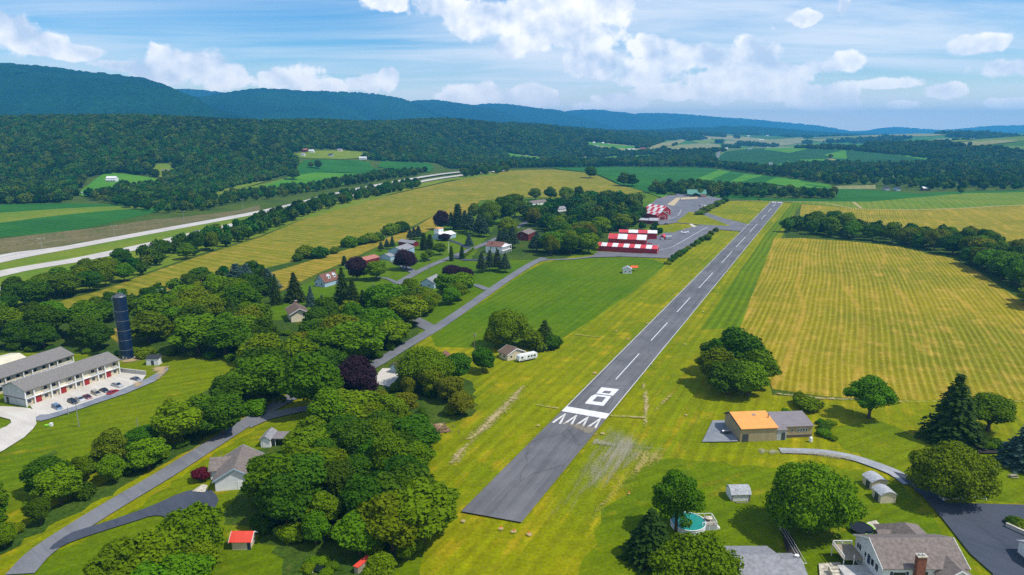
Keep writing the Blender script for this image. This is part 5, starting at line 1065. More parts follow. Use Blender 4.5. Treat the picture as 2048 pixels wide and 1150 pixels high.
# raised side deck with steps
dk = hr
MB().box(-4.6, 7.4, 2.7, -.05, 13.2, 2.9).build('deck_floor', M['wood_old'], hr)
b = MB()
for x in (-4.5, -2.3, -.2):
    for y in (7.5, 13.1): b.box(x-.08, y-.08, -.1, x+.08, y+.08, 3.9)
b.box(-4.6, 13.05, 3.75, -.05, 13.2, 3.9).box(-4.6, 7.4, 3.75, -4.5, 13.2, 3.9)
for k in range(14): b.box(-4.58, 7.5+k*.43, 2.9, -4.52, 7.56+k*.43, 3.8); b.box(-4.5+k*.33, 13.1, 2.9, -4.44+k*.33, 13.16, 3.8)
b.build('deck_railing', M['white_trim'], hr)
b = MB(); b.box(-3.9, 9.0, 2.9, -2.9, 10.2, 3.6).box(-2.4, 9.4, 2.9, -1.5, 10.1, 3.9).build('garden_furniture', M['plastic_white'], hr) if False else None
# lower terrace at the left: concrete landing with steps
MB().box(-6.2, -1.0, -.1, -.05, 6.6, 1.9).build('side_porch', M['wall_white'], hr); MB().box(-6.3, -1.1, 1.9, -.05, 6.7, 2.02).build('porch_floor', M['concrete_block'], hr)
b = MB()
for k in range(8): b.box(-8.3, 5.6-k*.95, -.1, -6.35, 6.5-k*.95, 1.9-k*.24)
b.build('garden_steps', M['stone_pale'], hr)
# patio slabs and stone bed
for q in [[(1733,1048),(1752,1044),(1762,1056),(1742,1062)], [(1740,1060),(1765,1056),(1770,1068),(1748,1071)]]: sheet('patio', q, M['stone_pale'], up())
sheet('stone_bed', [(1637,1131),(1680,1128),(1692,1160),(1640,1165)], M['stone_pale'], up())
# grey ranch house
hg = house('grey_roofed_house', W2(38,128.5), W2(57.3,128.5), L2=12.4, h=3, rise=2.1, wall='wall_cream', roof='roof_grey', o=.5, og=.3, z=0, cat='house', label='low house with a pale grey shingle roof at the bottom edge')
b = MB(); b.box(57.3-38.01, 1.5, -.3, 24.2, 10.5, 2.5).build('wing_wall', M['wall_cream'], hg)
b = MB(); b.prism([(.9, 2.2), (6, 4.15), (11.1, 2.2), (11.1, 2.36), (6, 4.31), (.9, 2.36)], 19.0, 24.6, 'x').build('wing_roof', M['roof_grey'], hg)
ds = MB(); ds.lathe([(.05, 0), (.42, .12), (.5, .22)], 14, (24.2, 7.5, 4.0)); ds.tube((24.2, 7.5, 2.6), (24.2, 7.5, 4.0), .04); ds.build('satellite_dish', M['plastic_white'], hg)
# workshop, orange and grey metal roofs
ws = house('workshop', (1480,884), (1553,881), L2=12.5, h=4.5, rise=1.5, kind='mono', wall='wall_tan', roof='roof_orange', o=.45, og=.15, cat='workshop', label='long tan workshop with orange and dark grey metal roofs', doors=[('f', 1.6, 0, 2.0, 2.6, 'door_dark')])
L1w, L2w = ws['L']; x0 = L1w+.02; x1 = L1w+12.3
MB().prism([(1.6, -.3), (1.6, 3.9), (9.2, 5.35), (12.2, 3.8), (12.2, -.3)], x0, x1, 'x').build('rear_wall', M['wall_tan'], ws)
MB().prism([(1.1, 3.82), (9.3, 5.45), (12.6, 3.7), (12.6, 3.88), (9.3, 5.63), (1.1, 4.0)], x0+.16, x1+.3, 'x').build('grey_roof', M['roof_metal'], ws)
MB().box(x0, .1, -.3, x0+3.1, 1.58, 3.45).build('entry', M['wall_grey'], ws); MB().prism([(-.3, 3.46), (1.9, 3.95), (1.9, 4.08), (-.3, 3.6)], x0-.05, x0+3.3, 'x').build('entry_roof', M['roof_metal'], ws)
MB().box(x0+1.5, .02, 0, x0+2.7, .09, 2.5).build('door', M['door_dark'], ws)
MB().box(x0+3.2, 1.52, -.2, x1, 1.59, .9).build('foundation', M['wall_dark'], ws)
for k, x in enumerate((x0+5.6, x0+7.6, x0+8.5, x0+9.4, x0+10.3)):
    f = MB().box(x-.34, 1.5, 2.0, x+.34, 1.59, 3.0).build('window', M['white_trim'], ws); MB().box(x-.25, 1.46, 2.1, x+.25, 1.49, 2.9).build('pane', M['shutter'], f)
MB().box(-.42, -.5, 3.9, -.17, 12.9, 4.3).build('edge_trim', M['wall_dark'], ws) if False else None
MB().prism([(-.5, 4.2), (9.25, 5.85), (13, 3.8), (13, 4.25), (9.25, 6.25), (-.5, 4.6)], -.34, -.16, 'x').build('parapet', M['roof_dark'], ws)
MB().tube((L1w-.8, 5.2, 5), (L1w-.8, 5.2, 6.7), .14).build('flue', M['roof_dark'], ws); MB().box(L1w*.6-.5, 6.6, 5.72, L1w*.6+.5, 7.9, 5.9).build('skylight', M['roof_grey'], ws)
b = MB()
for k in range(24): b.box(x0+.5+k*.5, 2.2, 4.2, x0+.56+k*.5, 2.28, 4.32)
b.build('snow_guard', M['steel'], ws)
# sheds
def shed(nm, A, B, L2, h, rise, kind, ridge, wall, roof, label, **k): return house(nm, A, B, L2=L2, h=h, rise=rise, kind=kind, ridge=ridge, wall=wall, roof=roof, label=label, cat='shed', th=.1, **k)
s1 = shed('garden_shed', (1463,1003), (1500,1002), 4.2, 2.1, 1.3, 'gambrel', 'x', 'wall_white', 'roof_old', 'grey gambrel roofed shed with corner quoins alone on the lawn', o=.25, og=.25)
for xx in (-.05, s1['L'][0]-.35):
    q = MB()
    for k in range(5): q.box(xx, -.1, .1+k*.4, xx+.4, .02, .28+k*.4)
    q.build('quoin', M['roof_rust'], s1)
MB().box(.8, -1.0, -.05, 4.1, -.85, .25).box(.8, -1.0, -.05, .95, -.05, .25).box(3.95, -1., -.05, 4.1, -.05, .25).build('planter_box', M['wood_old'], None, (G(1463,1003).x, G(1463,1003).y, 0))
tag(bpy.data.objects['planter_box'], 'low timber planter edging in front of the gambrel roofed shed', 'planter')
bpy.data.objects['planter_box'].rotation_euler = (0, 0, s1.rotation_euler.z)
shed('garden_shed', (1760,1007), (1791,1006), 3.8, 2.3, .95, 'arch', 'y', 'wall_beige', 'roof_old', 'front one of the two arched roof sheds by the drive', o=.25, og=.3, doors=[('l', 1.8, 0, 1.6, 1.9)])
shed('garden_shed', (1743,981), (1773,979), 4.2, 2.3, .95, 'arch', 'y', 'wall_beige', 'roof_old', 'rear one of the two arched roof sheds by the drive', o=.25, og=.3, doors=[('l', 1.8, 0, 1.6, 1.9)])
s3 = shed('red_roofed_shed', (465,1100), (500,1100), 3.6, 2.4, 1.3, 'gable', 'x', 'wall_beige', 'roof_red', 'cream garden shed with bright red roof on the lower left lawn', o=.4, og=.6, trim='white_trim', doors=[('f', 3.9, 0, .8, 1.9, 'shutter')])
# white gabled house at the left
ga, gb = W2(-79.5,171), W2(-69.5,173)
hl = house('white_gabled_house', ga, gb, L2=14, h=3.3, rise=3.0, ridge='y', wall='wall_white', roof='roof_taupe', o=.6, og=.5, z=0, trim='wall_blue', cat='house', label='white gabled house with brown shingle roof half hidden by the copse', wins=[('l', 4, 1, 1.2, 1.2), ('l', 10, 1, 1.2, 1.2)], doors=[('f', 7.2, 0, 3.0, 2.4, 'white_trim')])
MB().box(-2.6, 7.0, -.2, -.02, 13.8, 2.9).build('wing_wall', M['wall_white'], hl)
MB().prism([(6.4, 2.7), (10.4, 5.0), (14.4, 2.7), (14.4, 2.86), (10.4, 5.16), (6.4, 2.86)], -3.1, 3.2, 'x').build('wing_roof', M['roof_taupe'], hl)
MB().tube((-1.2, 15.4, 0), (-1.2, 15.4, 4.6), .04).build('lamp_mast', M['steel'], hl)
sheet('front_step', [(384,986),(405,972),(416,974),(410,988)], M['stone_pale'], up())
hw = house('small_garage', (522,895), (541,895), L2=6, h=2.7, rise=1.0, ridge='y', wall='wall_white', roof='roof_grey', label='small white garage with a lean-to beside the village road', cat='garage', o=.3, og=.4, doors=[('f', 1.8, 0, 2.3, 2.1, 'white_trim')])
Lq = hw['L'][0]; MB().prism([(.6, 2.55), (5.4, 2.75), (5.4, 2.87), (.6, 2.67)], Lq+.35, Lq+4.6, 'x').build('carport_roof', M['roof_metal'], hw)
b = MB(); [b.box(Lq+x, y, -.1, Lq+x+.12, y+.12, 2.6) for x in (1.2, 4.3) for y in (.8, 5.1)]; b.build('carport_post', M['white_trim'], hw)
# beige garage and white travel trailer
hgz = house('beige_garage', (1015,722), (1049,714), C=(998,714.5), h=2.7, rise=1.9, ridge='y', wall='wall_beige', roof='roof_brown', label='beige gabled garage with brown roof next to the white caravan', cat='garage', o=.4, og=.4, trim='white_trim', wins=[('f', 1.9, 1.1, .8, .9), ('l', 2.2, 1.0, 1.4, .9), ('l', 5.2, 1.0, 1.4, .9)], doors=[('f', 4.6, 0, 1.8, 2.1, 'wall_cream')])
house('brown_roofed_shed', (878,722), (893,723), L2=4, h=2.2, rise=1.1, ridge='y', wall='wall_dark', roof='roof_rust', label='small brown roof showing between bushes near the utility pole', cat='shed')
house('grey_garage', (781,746), (796,749), L2=6, h=2.9, rise=1.6, ridge='y', wall='wall_blue', roof='roof_brown', label='grey garage at the end of the pale gravel yard', cat='garage')
house('white_field_hut', (1246,547), (1263,547.5), L2=5, h=3.0, rise=1.5, kind='gable', ridge='y', wall='wall_white', roof='roof_old', label='small white hut standing in the meadow beside the runway', cat='hut', wins=[('f', 1.6, 1, .9, .8), ('f', 4.4, 1, .9, .8)])
cg = G(1262,545); ca = empty('shade_canopy', (cg.x+.6, cg.y+3.5, 0), .1, 'orange canopy on posts beside the white field hut', 'canopy')
MB().prism([(0, 2.6), (2.2, 3.5), (4.4, 2.6), (4.4, 2.68), (2.2, 3.58), (0, 2.68)], 0, 5, 'x').build('canopy_roof', M['canopy_orange'], ca)
for x in (.2, 4.8):
    for y in (.2, 4.2): MB().tube((x, y, 0), (x, y, 2.7), .06).build('post', M['steel_dark'], ca)
# ------------------------------------------------------------------ hamlet
house('dormer_house', (650,575), (679,566.5), C=(628,573), h=3.2, rise=4.4, ridge='x', wall='wall_blue', roof='roof_rust', label='blue gabled house with brown roof and two white dormers', chimney=(0, 0, 0, 0) and None, wins=[('l', 2.4, 1, 1., 1.3), ('l', 6.6, 1, 1., 1.3), ('l', 4.5, 4.2, .9, 1.2)])
hd = [o for o in COL.objects if o.name.startswith('dormer_house')][0]; Ld, Dd = hd['L']
for u in (.42, .80):
    x = Ld*u; b = MB(); b.prism([(x-1.1, 4.2), (x-1.1, 6.0), (x, 7.1), (x+1.1, 6.0), (x+1.1, 4.2)], Dd*.13, Dd*.42, 'y'); f = b.build('dormer', M['wall_white'], hd); MB().box(x-.5, Dd*.13-.05, 5.0, x+.5, Dd*.13-.005, 6.0).build('pane', M['glass_dark'], f)
MB().box(Ld+.02, Dd*.45, -.2, Ld+.9, Dd*.6, 8.6).build('chimney', M['wall_brick'], hd)
house('white_roofed_shed', (690,538), (703,539), L2=8, h=3, rise=1.2, ridge='y', wall='wall_blue', roof='panel_white', label='pale blue shed with a white roof beside the purple beech', cat='shed', wins=[('f', 2, 1, .8, .9)])
house('pink_roofed_barn', (732,529), (759,522), L2=9, h=3, rise=1.6, wall='wall_barn', roof='roof_pink', label='dark red barn with a faded pink roof', cat='barn')
house('long_grey_roofed_house', (806,514), (829,505), C=(783,510), h=4.6, rise=2.4, ridge='x', wall='wall_blue', roof='roof_grey', label='long pale blue house with a grey roof beyond the purple beech', wins=[('l', 3, 1.2, 1, 1.2), ('f', 9, 1, 1.8, 1.2)])
house('grey_roofed_garage', (781,521.5), (790,519), L2=10, h=3, rise=1.6, ridge='x', wall='wall_blue', roof='roof_grey', label='small blue garage in front of the long grey roofed house', cat='garage', doors=[('r', 3, 0, 2.6, 2.2, 'white_trim')])
house('long_red_barn', (797,490), (826,494), L2=7, h=3, rise=1.6, wall='wall_barn', roof='roof_grey', label='long dark red barn with grey roof at the field edge', cat='barn')
hbx = house('white_box_house', (886,480), (912,474.5), C=(867,477.5), h=3.4, rise=2.2, ridge='x', wall='wall_blue', roof='panel_white', label='pale house with white roof and a square upper box', wins=[('f', 4, 1, 1.2, 1.2)])
MB().box(1.5, 6, 3, 8.5, 11, 9.2).build('upper_box', M['wall_white'], hbx); MB().box(1.2, 5.7, 9.2, 8.8, 11.3, 9.5).build('upper_roof', M['roof_orange'], hbx)
hc = house('columned_house', (1002,508), (1018.5,502.5), C=(977,503.5), h=5.6, rise=2.6, ridge='y', wall='wall_white', roof='roof_rust', label='two storey house with white columned front and brown roof', wins=[('l', 4, 3.5, 1, 1.3), ('l', 9, 3.5, 1, 1.3)], chimney=(3, 9, 9, .5))
b = MB(); Lc = hc['L'][0]
for k in range(6): MB().tube((k*Lc/5, -1.7, 0), (k*Lc/5, -1.7, 5.4), .2).build('column', M['white_trim'], hc)
MB().box(-.3, -2, 5.4, Lc+.3, -.02, 5.7).build('porch_roof', M['white_trim'], hc); MB().box(-.3, -2, 2.4, Lc+.3, -.02, 2.6).build('balcony', M['white_trim'], hc)
house('red_house', (1056.5,482), (1070.5,475), C=(1039,477), h=5.8, rise=2.2, ridge='x', wall='wall_barn', roof='roof_taupe', label='dark red house with a grey brown roof under the grove', wins=[('l', 6, 3.4, 1.6, 1.4)], chimney=(6, 7, 9.6, .5))
house('bungalow', (1066,411.5), (1096,408), L2=11, h=3.2, rise=2.4, wall='wall_white', roof='roof_taupe', label='white bungalow with brown roof beside the cut field', wins=[('f', 6, 1, 1.2, 1.3), ('f', 12, 1, 1.2, 1.3), ('f', 22, 1, 1.2, 1.3)])
house('grey_roofed_cottage', (1116,424), (1134,422), L2=11, h=3.2, rise=2.2, wall='wall_white', roof='roof_grey', label='small house with a grey roof among the grove trees')
house('blue_gabled_house', (868,577.5), (886,569), C=(842,575), h=3.4, rise=2.6, ridge='y', wall='wall_blue', roof='roof_grey', o=.5, label='blue gabled house with a grey roof near the road', wins=[('l', 3, 1.2, 1, 1.2), ('l', 8, 1.2, 1, 1.2)]) if False else \
house('blue_gabled_house', (868,577.5), (886,568), C=(842,575), h=3.6, rise=2.4, ridge='x', wall='wall_blue', roof='roof_grey', o=.5, label='blue gabled house with a grey roof near the road', wins=[('l', 3.2, 1.2, 1, 1.2), ('l', 8.4, 1.2, 1, 1.2)])
hbr = house('brown_roofed_house', (583,645), (617,641), C=(554,636), h=4.6, rise=2.2, ridge='y', wall='wall_cream', roof='roof_brown', o=.9, og=1.0, label='cream house with broad brown roofs surrounded by conifers', trim='white_trim', wins=[('f', 7, 2.6, 2.4, 1.6), ('f', 11.5, 2.6, 1, 1.4)], chimney=(5, 14, 7.6, .6))
# hangars -------------------------------------------------------------------------------
hg1 = house('hangar', (1191,501.5), (1313.4,509), L2=9.5, h=4.2, rise=2.0, wall='wall_red', roof='panel_red', pat=(11, 0), label='longest and nearest red hangar, roof in eleven red and white panels', cat='hangar', trim='white_trim', o=.25, og=.2, doors=[('r', 4.7, 0, 1.0, 2.2, 'white_trim')])
hg2 = house('hangar', (1216.5,488), (1291,491.5), L2=11, h=4.8, rise=3.4, wall='wall_red', roof='panel_red', pat=(4, 0), label='middle red hangar with four roof panels, between the longest and the rearmost', cat='hangar', trim='white_trim', o=.25, og=.2)
hg3 = house('hangar', (1238,477.5), (1313.4,479.5), L2=12, h=5.6, rise=1.8, wall='wall_red', roof='panel_red', pat=(4, 0), label='rearmost of the three long red hangars, beside the small pink roofed shed', cat='hangar', trim='white_trim', o=.25, og=.2, doors=[('r', 6, 0, 3.0, 3.2, 'white_trim')])
hk1 = house('barn_hangar', (1281.5,434), (1314,441), L2=13, h=5.6, rise=4.2, kind='gable', wall='wall_red', roof='panel_red', pat=(6, 1, 2), label='front checkerboard roofed red barn hangar', cat='hangar', trim='white_trim', o=.3, og=.3, doors=[('r', 6.5, .1, 6.5, 4.0, 'wall_barn')])
hk2 = house('barn_hangar', (1290,427.5), (1323.5,432), L2=14, h=6.2, rise=4.4, kind='gable', wall='wall_red', roof='panel_red', pat=(6, 0, 2), label='rear checkerboard roofed red barn hangar, taller than the front one', cat='hangar', trim='white_trim', o=.3, og=.3, doors=[('r', 7, .1, 6.5, 4.2, 'wall_barn')])
for r_, l2 in ((hk1, 6.5), (hk2, 7)):
    L_1 = r_['L'][0]
    for y in (l2-3.4, l2+3.4): MB().box(L_1+.0, y-.12, 0, L_1+.12, y+.12, 4.3).build('door_frame', M['white_trim'], r_)
    MB().box(L_1, l2-3.5, 4.3, L_1+.13, l2+3.5, 4.5).build('door_header', M['white_trim'], r_)
house('grey_roofed_hangar', (1277,446.5), (1298,447.5), L2=9, h=3.4, rise=1.4, wall='wall_barn', roof='roof_old', label='lower of the two weathered grey roofed buildings below the checkered barns', cat='building')
house('grey_roofed_hangar', (1298.5,448), (1316,448.5), L2=10, h=3.6, rise=2.0, wall='wall_barn', roof='roof_old', label='grey roofed building with the higher gable below the checkered barns', cat='building')
house('small_pink_roofed_shed', (1321,480), (1328,480.5), L2=6, h=3, rise=1.6, ridge='y', wall='wall_red', roof='panel_red', label='small red shed with white door at the end of the hangars', cat='shed', doors=[('f', 1.6, 0, 2.4, 2.3, 'white_trim')])
house('tiny_red_shed', (1324,401), (1331,401), L2=4, h=2.8, rise=.8, ridge='x', wall='wall_barn', roof='roof_pink', label='tiny red shed at the far edge of the upper apron', cat='shed')
tg = house('terminal_building', (1376,396.5), (1411,397), L2=16, h=6.5, rise=5.0, ridge='x', wall='wall_stone', roof='roof_green', label='lodge like building with green roofs at the head of the apron', cat='building', o=1.2, og=1.2, wins=[('f', 6, 2, 2, 2), ('f', 12, 2, 2, 2)])
Lt = tg['L'][0]
MB().box(3, -7, -.2, 16, -.03, 4.6).build('front_wing_wall', M['wall_dark'], tg); MB().prism([(2, 4.4), (9.5, 8.2), (17, 4.4), (17, 4.6), (9.5, 8.4), (2, 4.6)], -8, 7, 'y').build('front_wing_roof', M['roof_green'], tg)
MB().box(Lt-10, -5, -.2, Lt-1, -.03, 3.4).build('porch_wall', M['roof_rust'], tg); MB().prism([(-6.2, 3.4), (-.1, 5.4), (-.1, 5.6), (-6.2, 3.6)], Lt-11, Lt, 'x').build('porch_roof', M['roof_rust'], tg)
MB().box(Lt*.55, 8, 8, Lt*.55+1.6, 9.4, 13).build('chimney', M['wall_stone'], tg)
# far farms and houses -------------------------------------------------------------------
def farm(nm, px, py, wpx, dm, h, rise, wall, roof, label, ridge='x', cat='house'):
    m = mpx(px, py); a = G(px-wpx/2, py); return house(nm, (a.x, a.y, a.z), (a.x+wpx*m, a.y, a.z), L2=dm, h=h, rise=rise, wall=wall, roof=roof, label=label, ridge=ridge, cat=cat)
fh = farm('white_farmhouse', 222, 364, 19, 9, 6.5, 2.6, 'wall_white', 'panel_white', 'bright white farmhouse in the clearing below the forest'); m_ = fh['L'][0]
for k in range(5): MB().tube((k*m_/4, -1.6, 0), (k*m_/4, -1.6, 3), .16).build('porch_post', M['white_trim'], fh)
MB().prism([(-2, 3), (-.03, 3.5), (-.03, 3.7), (-2, 3.2)], -1, m_+1, 'x').build('porch_roof', M['panel_white'], fh)
farm('low_farm_shed', 264, 371, 20, 6, 2.6, 1, 'wall_dark', 'roof_grey', 'low grey shed in front of the white farmhouse', cat='shed'); farm('roadside_shed', 165, 388, 22, 5, 2., .6, 'wall_white', 'roof_old', 'long pale roof beside the farmhouse lane', cat='shed')
farm('brown_roofed_cottage', 334, 345, 22, 8, 3.2, 1.8, 'wall_cream', 'roof_taupe', 'long low cottage in the upper forest clearing'); farm('blue_shed', 366, 342, 11, 7, 2.8, 1.2, 'wall_blue', 'roof_grey', 'small blue shed beside the upper clearing cottage', cat='shed')
for i, (px, py, w, wl_, rf, lb) in enumerate([(608,303,12,'wall_barn','roof_pink','dark red house highest in the far hillside hamlet'),(622,305,10,'wall_white','panel_white','white house beside the dark red one in the far hillside hamlet'),(605,312,7,'wall_white','roof_grey','small white shed at the left of the far hillside hamlet'),(661,313,8,'wall_grey','roof_dark','dark roofed house in the middle of the far hillside hamlet'),(725,319,14,'wall_white','panel_white','white barn at the right end of the far hillside hamlet'),(679,303,9,'wall_cream','roof_grey','pale roof among trees above the far hillside hamlet'),
    (525,343,14,'wall_grey','roof_grey','grey roofed house in the trees left of the bright field'),(574,348,12,'wall_barn','roof_taupe','brown house beside the leafy clump in the bright field'),(1188,287,5,'wall_white','panel_white','small white barn on the distant green slope'),(1206,288,5,'wall_white','panel_white','second small white barn on the distant green slope'),
    (1262,301,16,'wall_white','panel_white','group of long white sheds in the far valley'),(1286,299,10,'wall_red','roof_pink','red and white farm building in the far valley'),(1193,294,8,'wall_white','roof_grey','pale farmhouse below the distant green slope'),(1522,281,12,'wall_white','panel_white','long white barn in the hazy right valley'),(1497,273,6,'wall_white','panel_white','tiny white house at the foot of the low hills'),(1535,272.5,5,'wall_white','panel_white','tiny white speck house right of its neighbour at the low hills'),
    (1500,300,9,'wall_blue','roof_grey','bluish farm roof at the left of the far crop hill'),(1450,299,12,'panel_white','panel_white','long white roof beside the curving far road'),(1744,290,7,'wall_white','panel_white','white barn beyond the far crop hill'),(1722,352,16,'wall_blue','panel_white','long pale barn beside the valley road'),(1645,356,18,'wall_brick','roof_pink','low reddish building left of the valley road'),
    (1775,381,9,'wall_grey','roof_dark','dark roofed house behind the crest of the green field'),(1797,382,8,'wall_blue','roof_dark','bluish house behind the crest of the green field'),(1853,382,13,'wall_dark','panel_white','gabled house with a pale roof behind the crest'),(2038,339,14,'wall_grey','roof_grey','pale roofed house on the wooded slope at the right edge'),(2008,345,8,'wall_grey','roof_grey','small grey roof below the wooded slope at the right'),(1557,336,9,'wall_grey','roof_grey','grey roof in the trees left of the bright strip'),(1542,330,6,'wall_white','roof_grey','small house at the foot of the far crop hill')]):
    farm('farm_building' if 'barn' in lb or 'shed' in lb else 'farmhouse', px, py, w, 9, 4.2, 2, wl_, rf, lb, cat='barn' if 'barn' in lb else 'house')
# ------------------------------------------------------------------ vehicles
CP = {}
def paint(n, c):
    return mat('paint_'+n, c, .28, .03, 1, spec=.7)
for n, c in dict(blue=(.12, .20, .32), black=(.012, .016, .024), silver=(.42, .44, .46), maroon=(.16, .012, .03), champagne=(.36, .33, .27), red=(.40, .015, .025), white=(.78, .78, .78), grey=(.14, .16, .18)).items(): paint(n, c)
mat('lamp_red', (.35, .01, .01), .3, .05, 1); mat('lamp_clear', (.7, .7, .66), .2, .05, 1)
def car(px, py, head, col, style='sedan', label='', name='parked_car', xyz=None, cat='car', group='cars parked beside the flats'):
    g = G(px, py) if xyz is None else Vector(xyz); root = empty(name, (g.x, g.y, g.z+.0), head, label, cat, group)
    Lc = dict(sedan=4.6, van=4.9, suv=4.7, pickup=5.6)[style]; W = 1.82; H1 = dict(sedan=.92, van=1.0, suv=1.05, pickup=1.1)[style]; HT = dict(sedan=1.45, van=1.75, suv=1.72, pickup=1.82)[style]; x0, x1 = -Lc/2, Lc/2
    prof = {'sedan': [(x0+.05, .35), (x0, .75), (x0+.1, H1), (x1-1.3, H1), (x1-.15, .78), (x1, .6), (x1-.02, .32)], 'van': [(x0, .35), (x0, 1.0), (x1-1.2, 1.0), (x1-.1, .78), (x1, .6), (x1, .32)], 'suv': [(x0, .4), (x0, H1), (x1-1.25, H1), (x1-.1, .95), (x1, .8), (x1, .4)], 'pickup': [(x0, .5), (x0, H1), (x1-1.5, H1+.02), (x1-.1, H1-.05), (x1, .9), (x1, .45)]}[style]
    b = MB(); n = len(prof); ys = (-W/2, -W/2+.12, W/2-.12, W/2); vs = []
    for k, y in enumerate(ys):
        s = .97 if k in (0, 3) else 1.
        vs += [(x*s, y, z if k in (1, 2) else .35+(z-.35)*.93) for x, z in prof]
    fs = [(k*n+i, k*n+(i+1) % n, (k+1)*n+(i+1) % n, (k+1)*n+i) for k in range(3) for i in range(n)]+[tuple(range(n)), tuple(3*n+i for i in range(n))[::-1]]
    b.add(vs, fs); b.build('body', M['paint_'+col], root, bevel=.04)
    c0, c1, c2, c3 = {'sedan': (x0+.55, x0+1.25, x0+2.5, x1-1.05), 'van': (x0+.08, x0+.3, x1-1.9, x1-.95), 'suv': (x0+.08, x0+.45, x0+2.7, x1-1.15), 'pickup': (x0+1.75, x0+2.0, x0+3.1, x1-1.35)}[style]
    wt, wb = W*.40, W*.47
    def cab(z0, z1, ex, mname, nm, top=False):
        vs = []
        for f_, z in ((0, z0), (1, z1)):
            xa = c0+(c1-c0)*f_-ex*(1-f_)*0; xb = c3+(c2-c3)*f_; w = wb+(wt-wb)*f_
            vs += [(xa, -w, z), (xb, -w, z), (xb, w, z), (xa, w, z)]
        return MB().add(vs, [(0,3,2,1),(4,5,6,7),(0,1,5,4),(1,2,6,5),(2,3,7,6),(3,0,4,7)]).build(nm, M[mname], root)
    cab(H1-.03, HT-.06, 0, 'glass_dark', 'windows')
    MB().add([(c1-.05, -wt-.02, HT-.08), (c2+.08, -wt-.02, HT-.08), (c2+.08, wt+.02, HT-.08), (c1-.05, wt+.02, HT-.08), (c1+.1, -wt+.1, HT), (c2-.1, -wt+.1, HT), (c2-.1, wt-.1, HT), (c1+.1, wt-.1, HT)], [(0,3,2,1),(4,5,6,7),(0,1,5,4),(1,2,6,5),(2,3,7,6),(3,0,4,7)]).build('roof_panel', M['paint_'+col], root)
    b = MB()
    for s in (-1, 1):
        for xx, xt in ((c0+.02, c1), (c3-.04, c2), ((c0+c3)/2, (c1+c2)/2)): b.tube((xx, s*wb, H1), (xt, s*wt, HT-.05), .045, n=4)
    b.build('pillar', M['paint_'+col], root)
    if style == 'pickup': MB().box(x0+.12, -W*.40, H1-.02, x0+1.72, W*.40, H1+.03).build('truck_bed', M['rubber'], root)
    for sx in (x0+.85, x1-.85):
        for sy in (-1, 1):
            w = MB().tube((sx, sy*(W/2-.2), .34), (sx, sy*(W/2+.01), .34), .34, n=16).build('wheel', M['rubber'], root); MB().tube((sx, sy*(W/2), .34), (sx, sy*(W/2+.03), .34), .19, n=12).build('rim', M['steel'], w)
    for sy in (-1, 1):
        MB().box(x1-.12, sy*.62-.2, .62, x1+.0, sy*.62+.2, .78).build('headlight', M['lamp_clear'], root); MB().box(x0-.02, sy*.7-.12, .7, x0+.1, sy*.7+.12, .9).build('tail_light', M['lamp_red'], root)
    return root
pa, pb = G(115,818), G(265,760); hd0 = math.atan2(pb.y-pa.y, pb.x-pa.x)
pa, pb = G(102,810), G(129,823); hb = math.atan2(pb.y-pa.y, pb.x-pa.x); pa, pb = G(214,792), G(238,780.5); hr_ = math.atan2(pb.y-pa.y, pb.x-pa.x)-hb; pa, pb = G(220,768.5), G(248,776.5); hp_ = math.atan2(pb.y-pa.y, pb.x-pa.x)-hb
for px, py, c, st, lb, dh in [(115,818,'blue','van','light blue minivan, nearest the flats entrance', 0), (146,807,'black','suv','dark blue black car second from the entrance', 0), (160,801,'silver','sedan','silver car squeezed between the dark car and the maroon car', 0), (175,797,'maroon','sedan','maroon car left of the champagne minivan', 0), (193,790,'champagne','van','champagne minivan in the middle of the row', 0), (209,784,'black','sedan','small black car right of the champagne minivan', 0),
    (226,787,'red','sedan','bright red car parked outside the row on the gravel', hr_), (235,774,'silver','pickup','silver pickup truck near the far end', hp_), (272,761,'grey','sedan','dark grey car alone by the block wall', .15)]:
    car(px, py, hb+dh, c, st, lb)
a_, b_ = G(380,470), G(420,460); hh = math.atan2(b_.y-a_.y, b_.x-a_.x)
def lorry(px, py, head, label):
    g = G(px, py); r = empty('lorry', (g.x, g.y, 0), head, label, 'lorry'); MB().box(-5.5, -1.2, 1.0, 1.0, 1.2, 3.7).build('cargo_box', M['steel_dark'], r); MB().prism([(1.3, .6), (1.3, 2.9), (2.8, 2.9), (3.4, 1.9), (4.2, 1.7), (4.2, .6)], -1.1, 1.1, 'y').build('cab', M['paint_white'] if 'paint_white' in M else M['white_trim'], r)
    MB().box(2.9, -1.0, 1.9, 3.2, 1.0, 2.7).build('windscreen', M['glass_dark'], r); MB().box(-5.5, -.9, .6, 3, .9, 1.0).build('chassis', M['rubber'], r)
    for x in (-4.6, -3.4, 3.0):
        for s in (-1, 1): MB().tube((x, s*.85, .5), (x, s*1.15, .5), .5, n=14).build('wheel', M['rubber'], r)
lorry(395, 469, hh, 'dark box lorry on the highway behind the tree belt')
car(0, 0, hh, 'white', 'pickup', 'white pickup just ahead of the lorry on the highway', 'pickup_truck', xyz=(G(408,465).x, G(408,465).y, 0), cat='pickup', group=None)
for px, py, c, lb in [(722,374,'black','dark car on the far carriageway between the trees'),(918,350,'grey','grey car far away on the highway near the crest'),(755,522,'black','dark car parked beside the pink roofed barn')]: car(0, 0, hh, c, 'suv', lb, 'car', xyz=tuple(G(px, py)), group=None)
for px, py, c, lb in [(1300,489,'red','red car behind the middle hangar'),(1333,449,'black','dark car beside the low grey roofed building'),(1277,421,'black','dark car at the left of the checkered barns')]: car(0, 0, .3, c, 'sedan', lb, 'parked_car', xyz=tuple(G(px, py)), group=None)
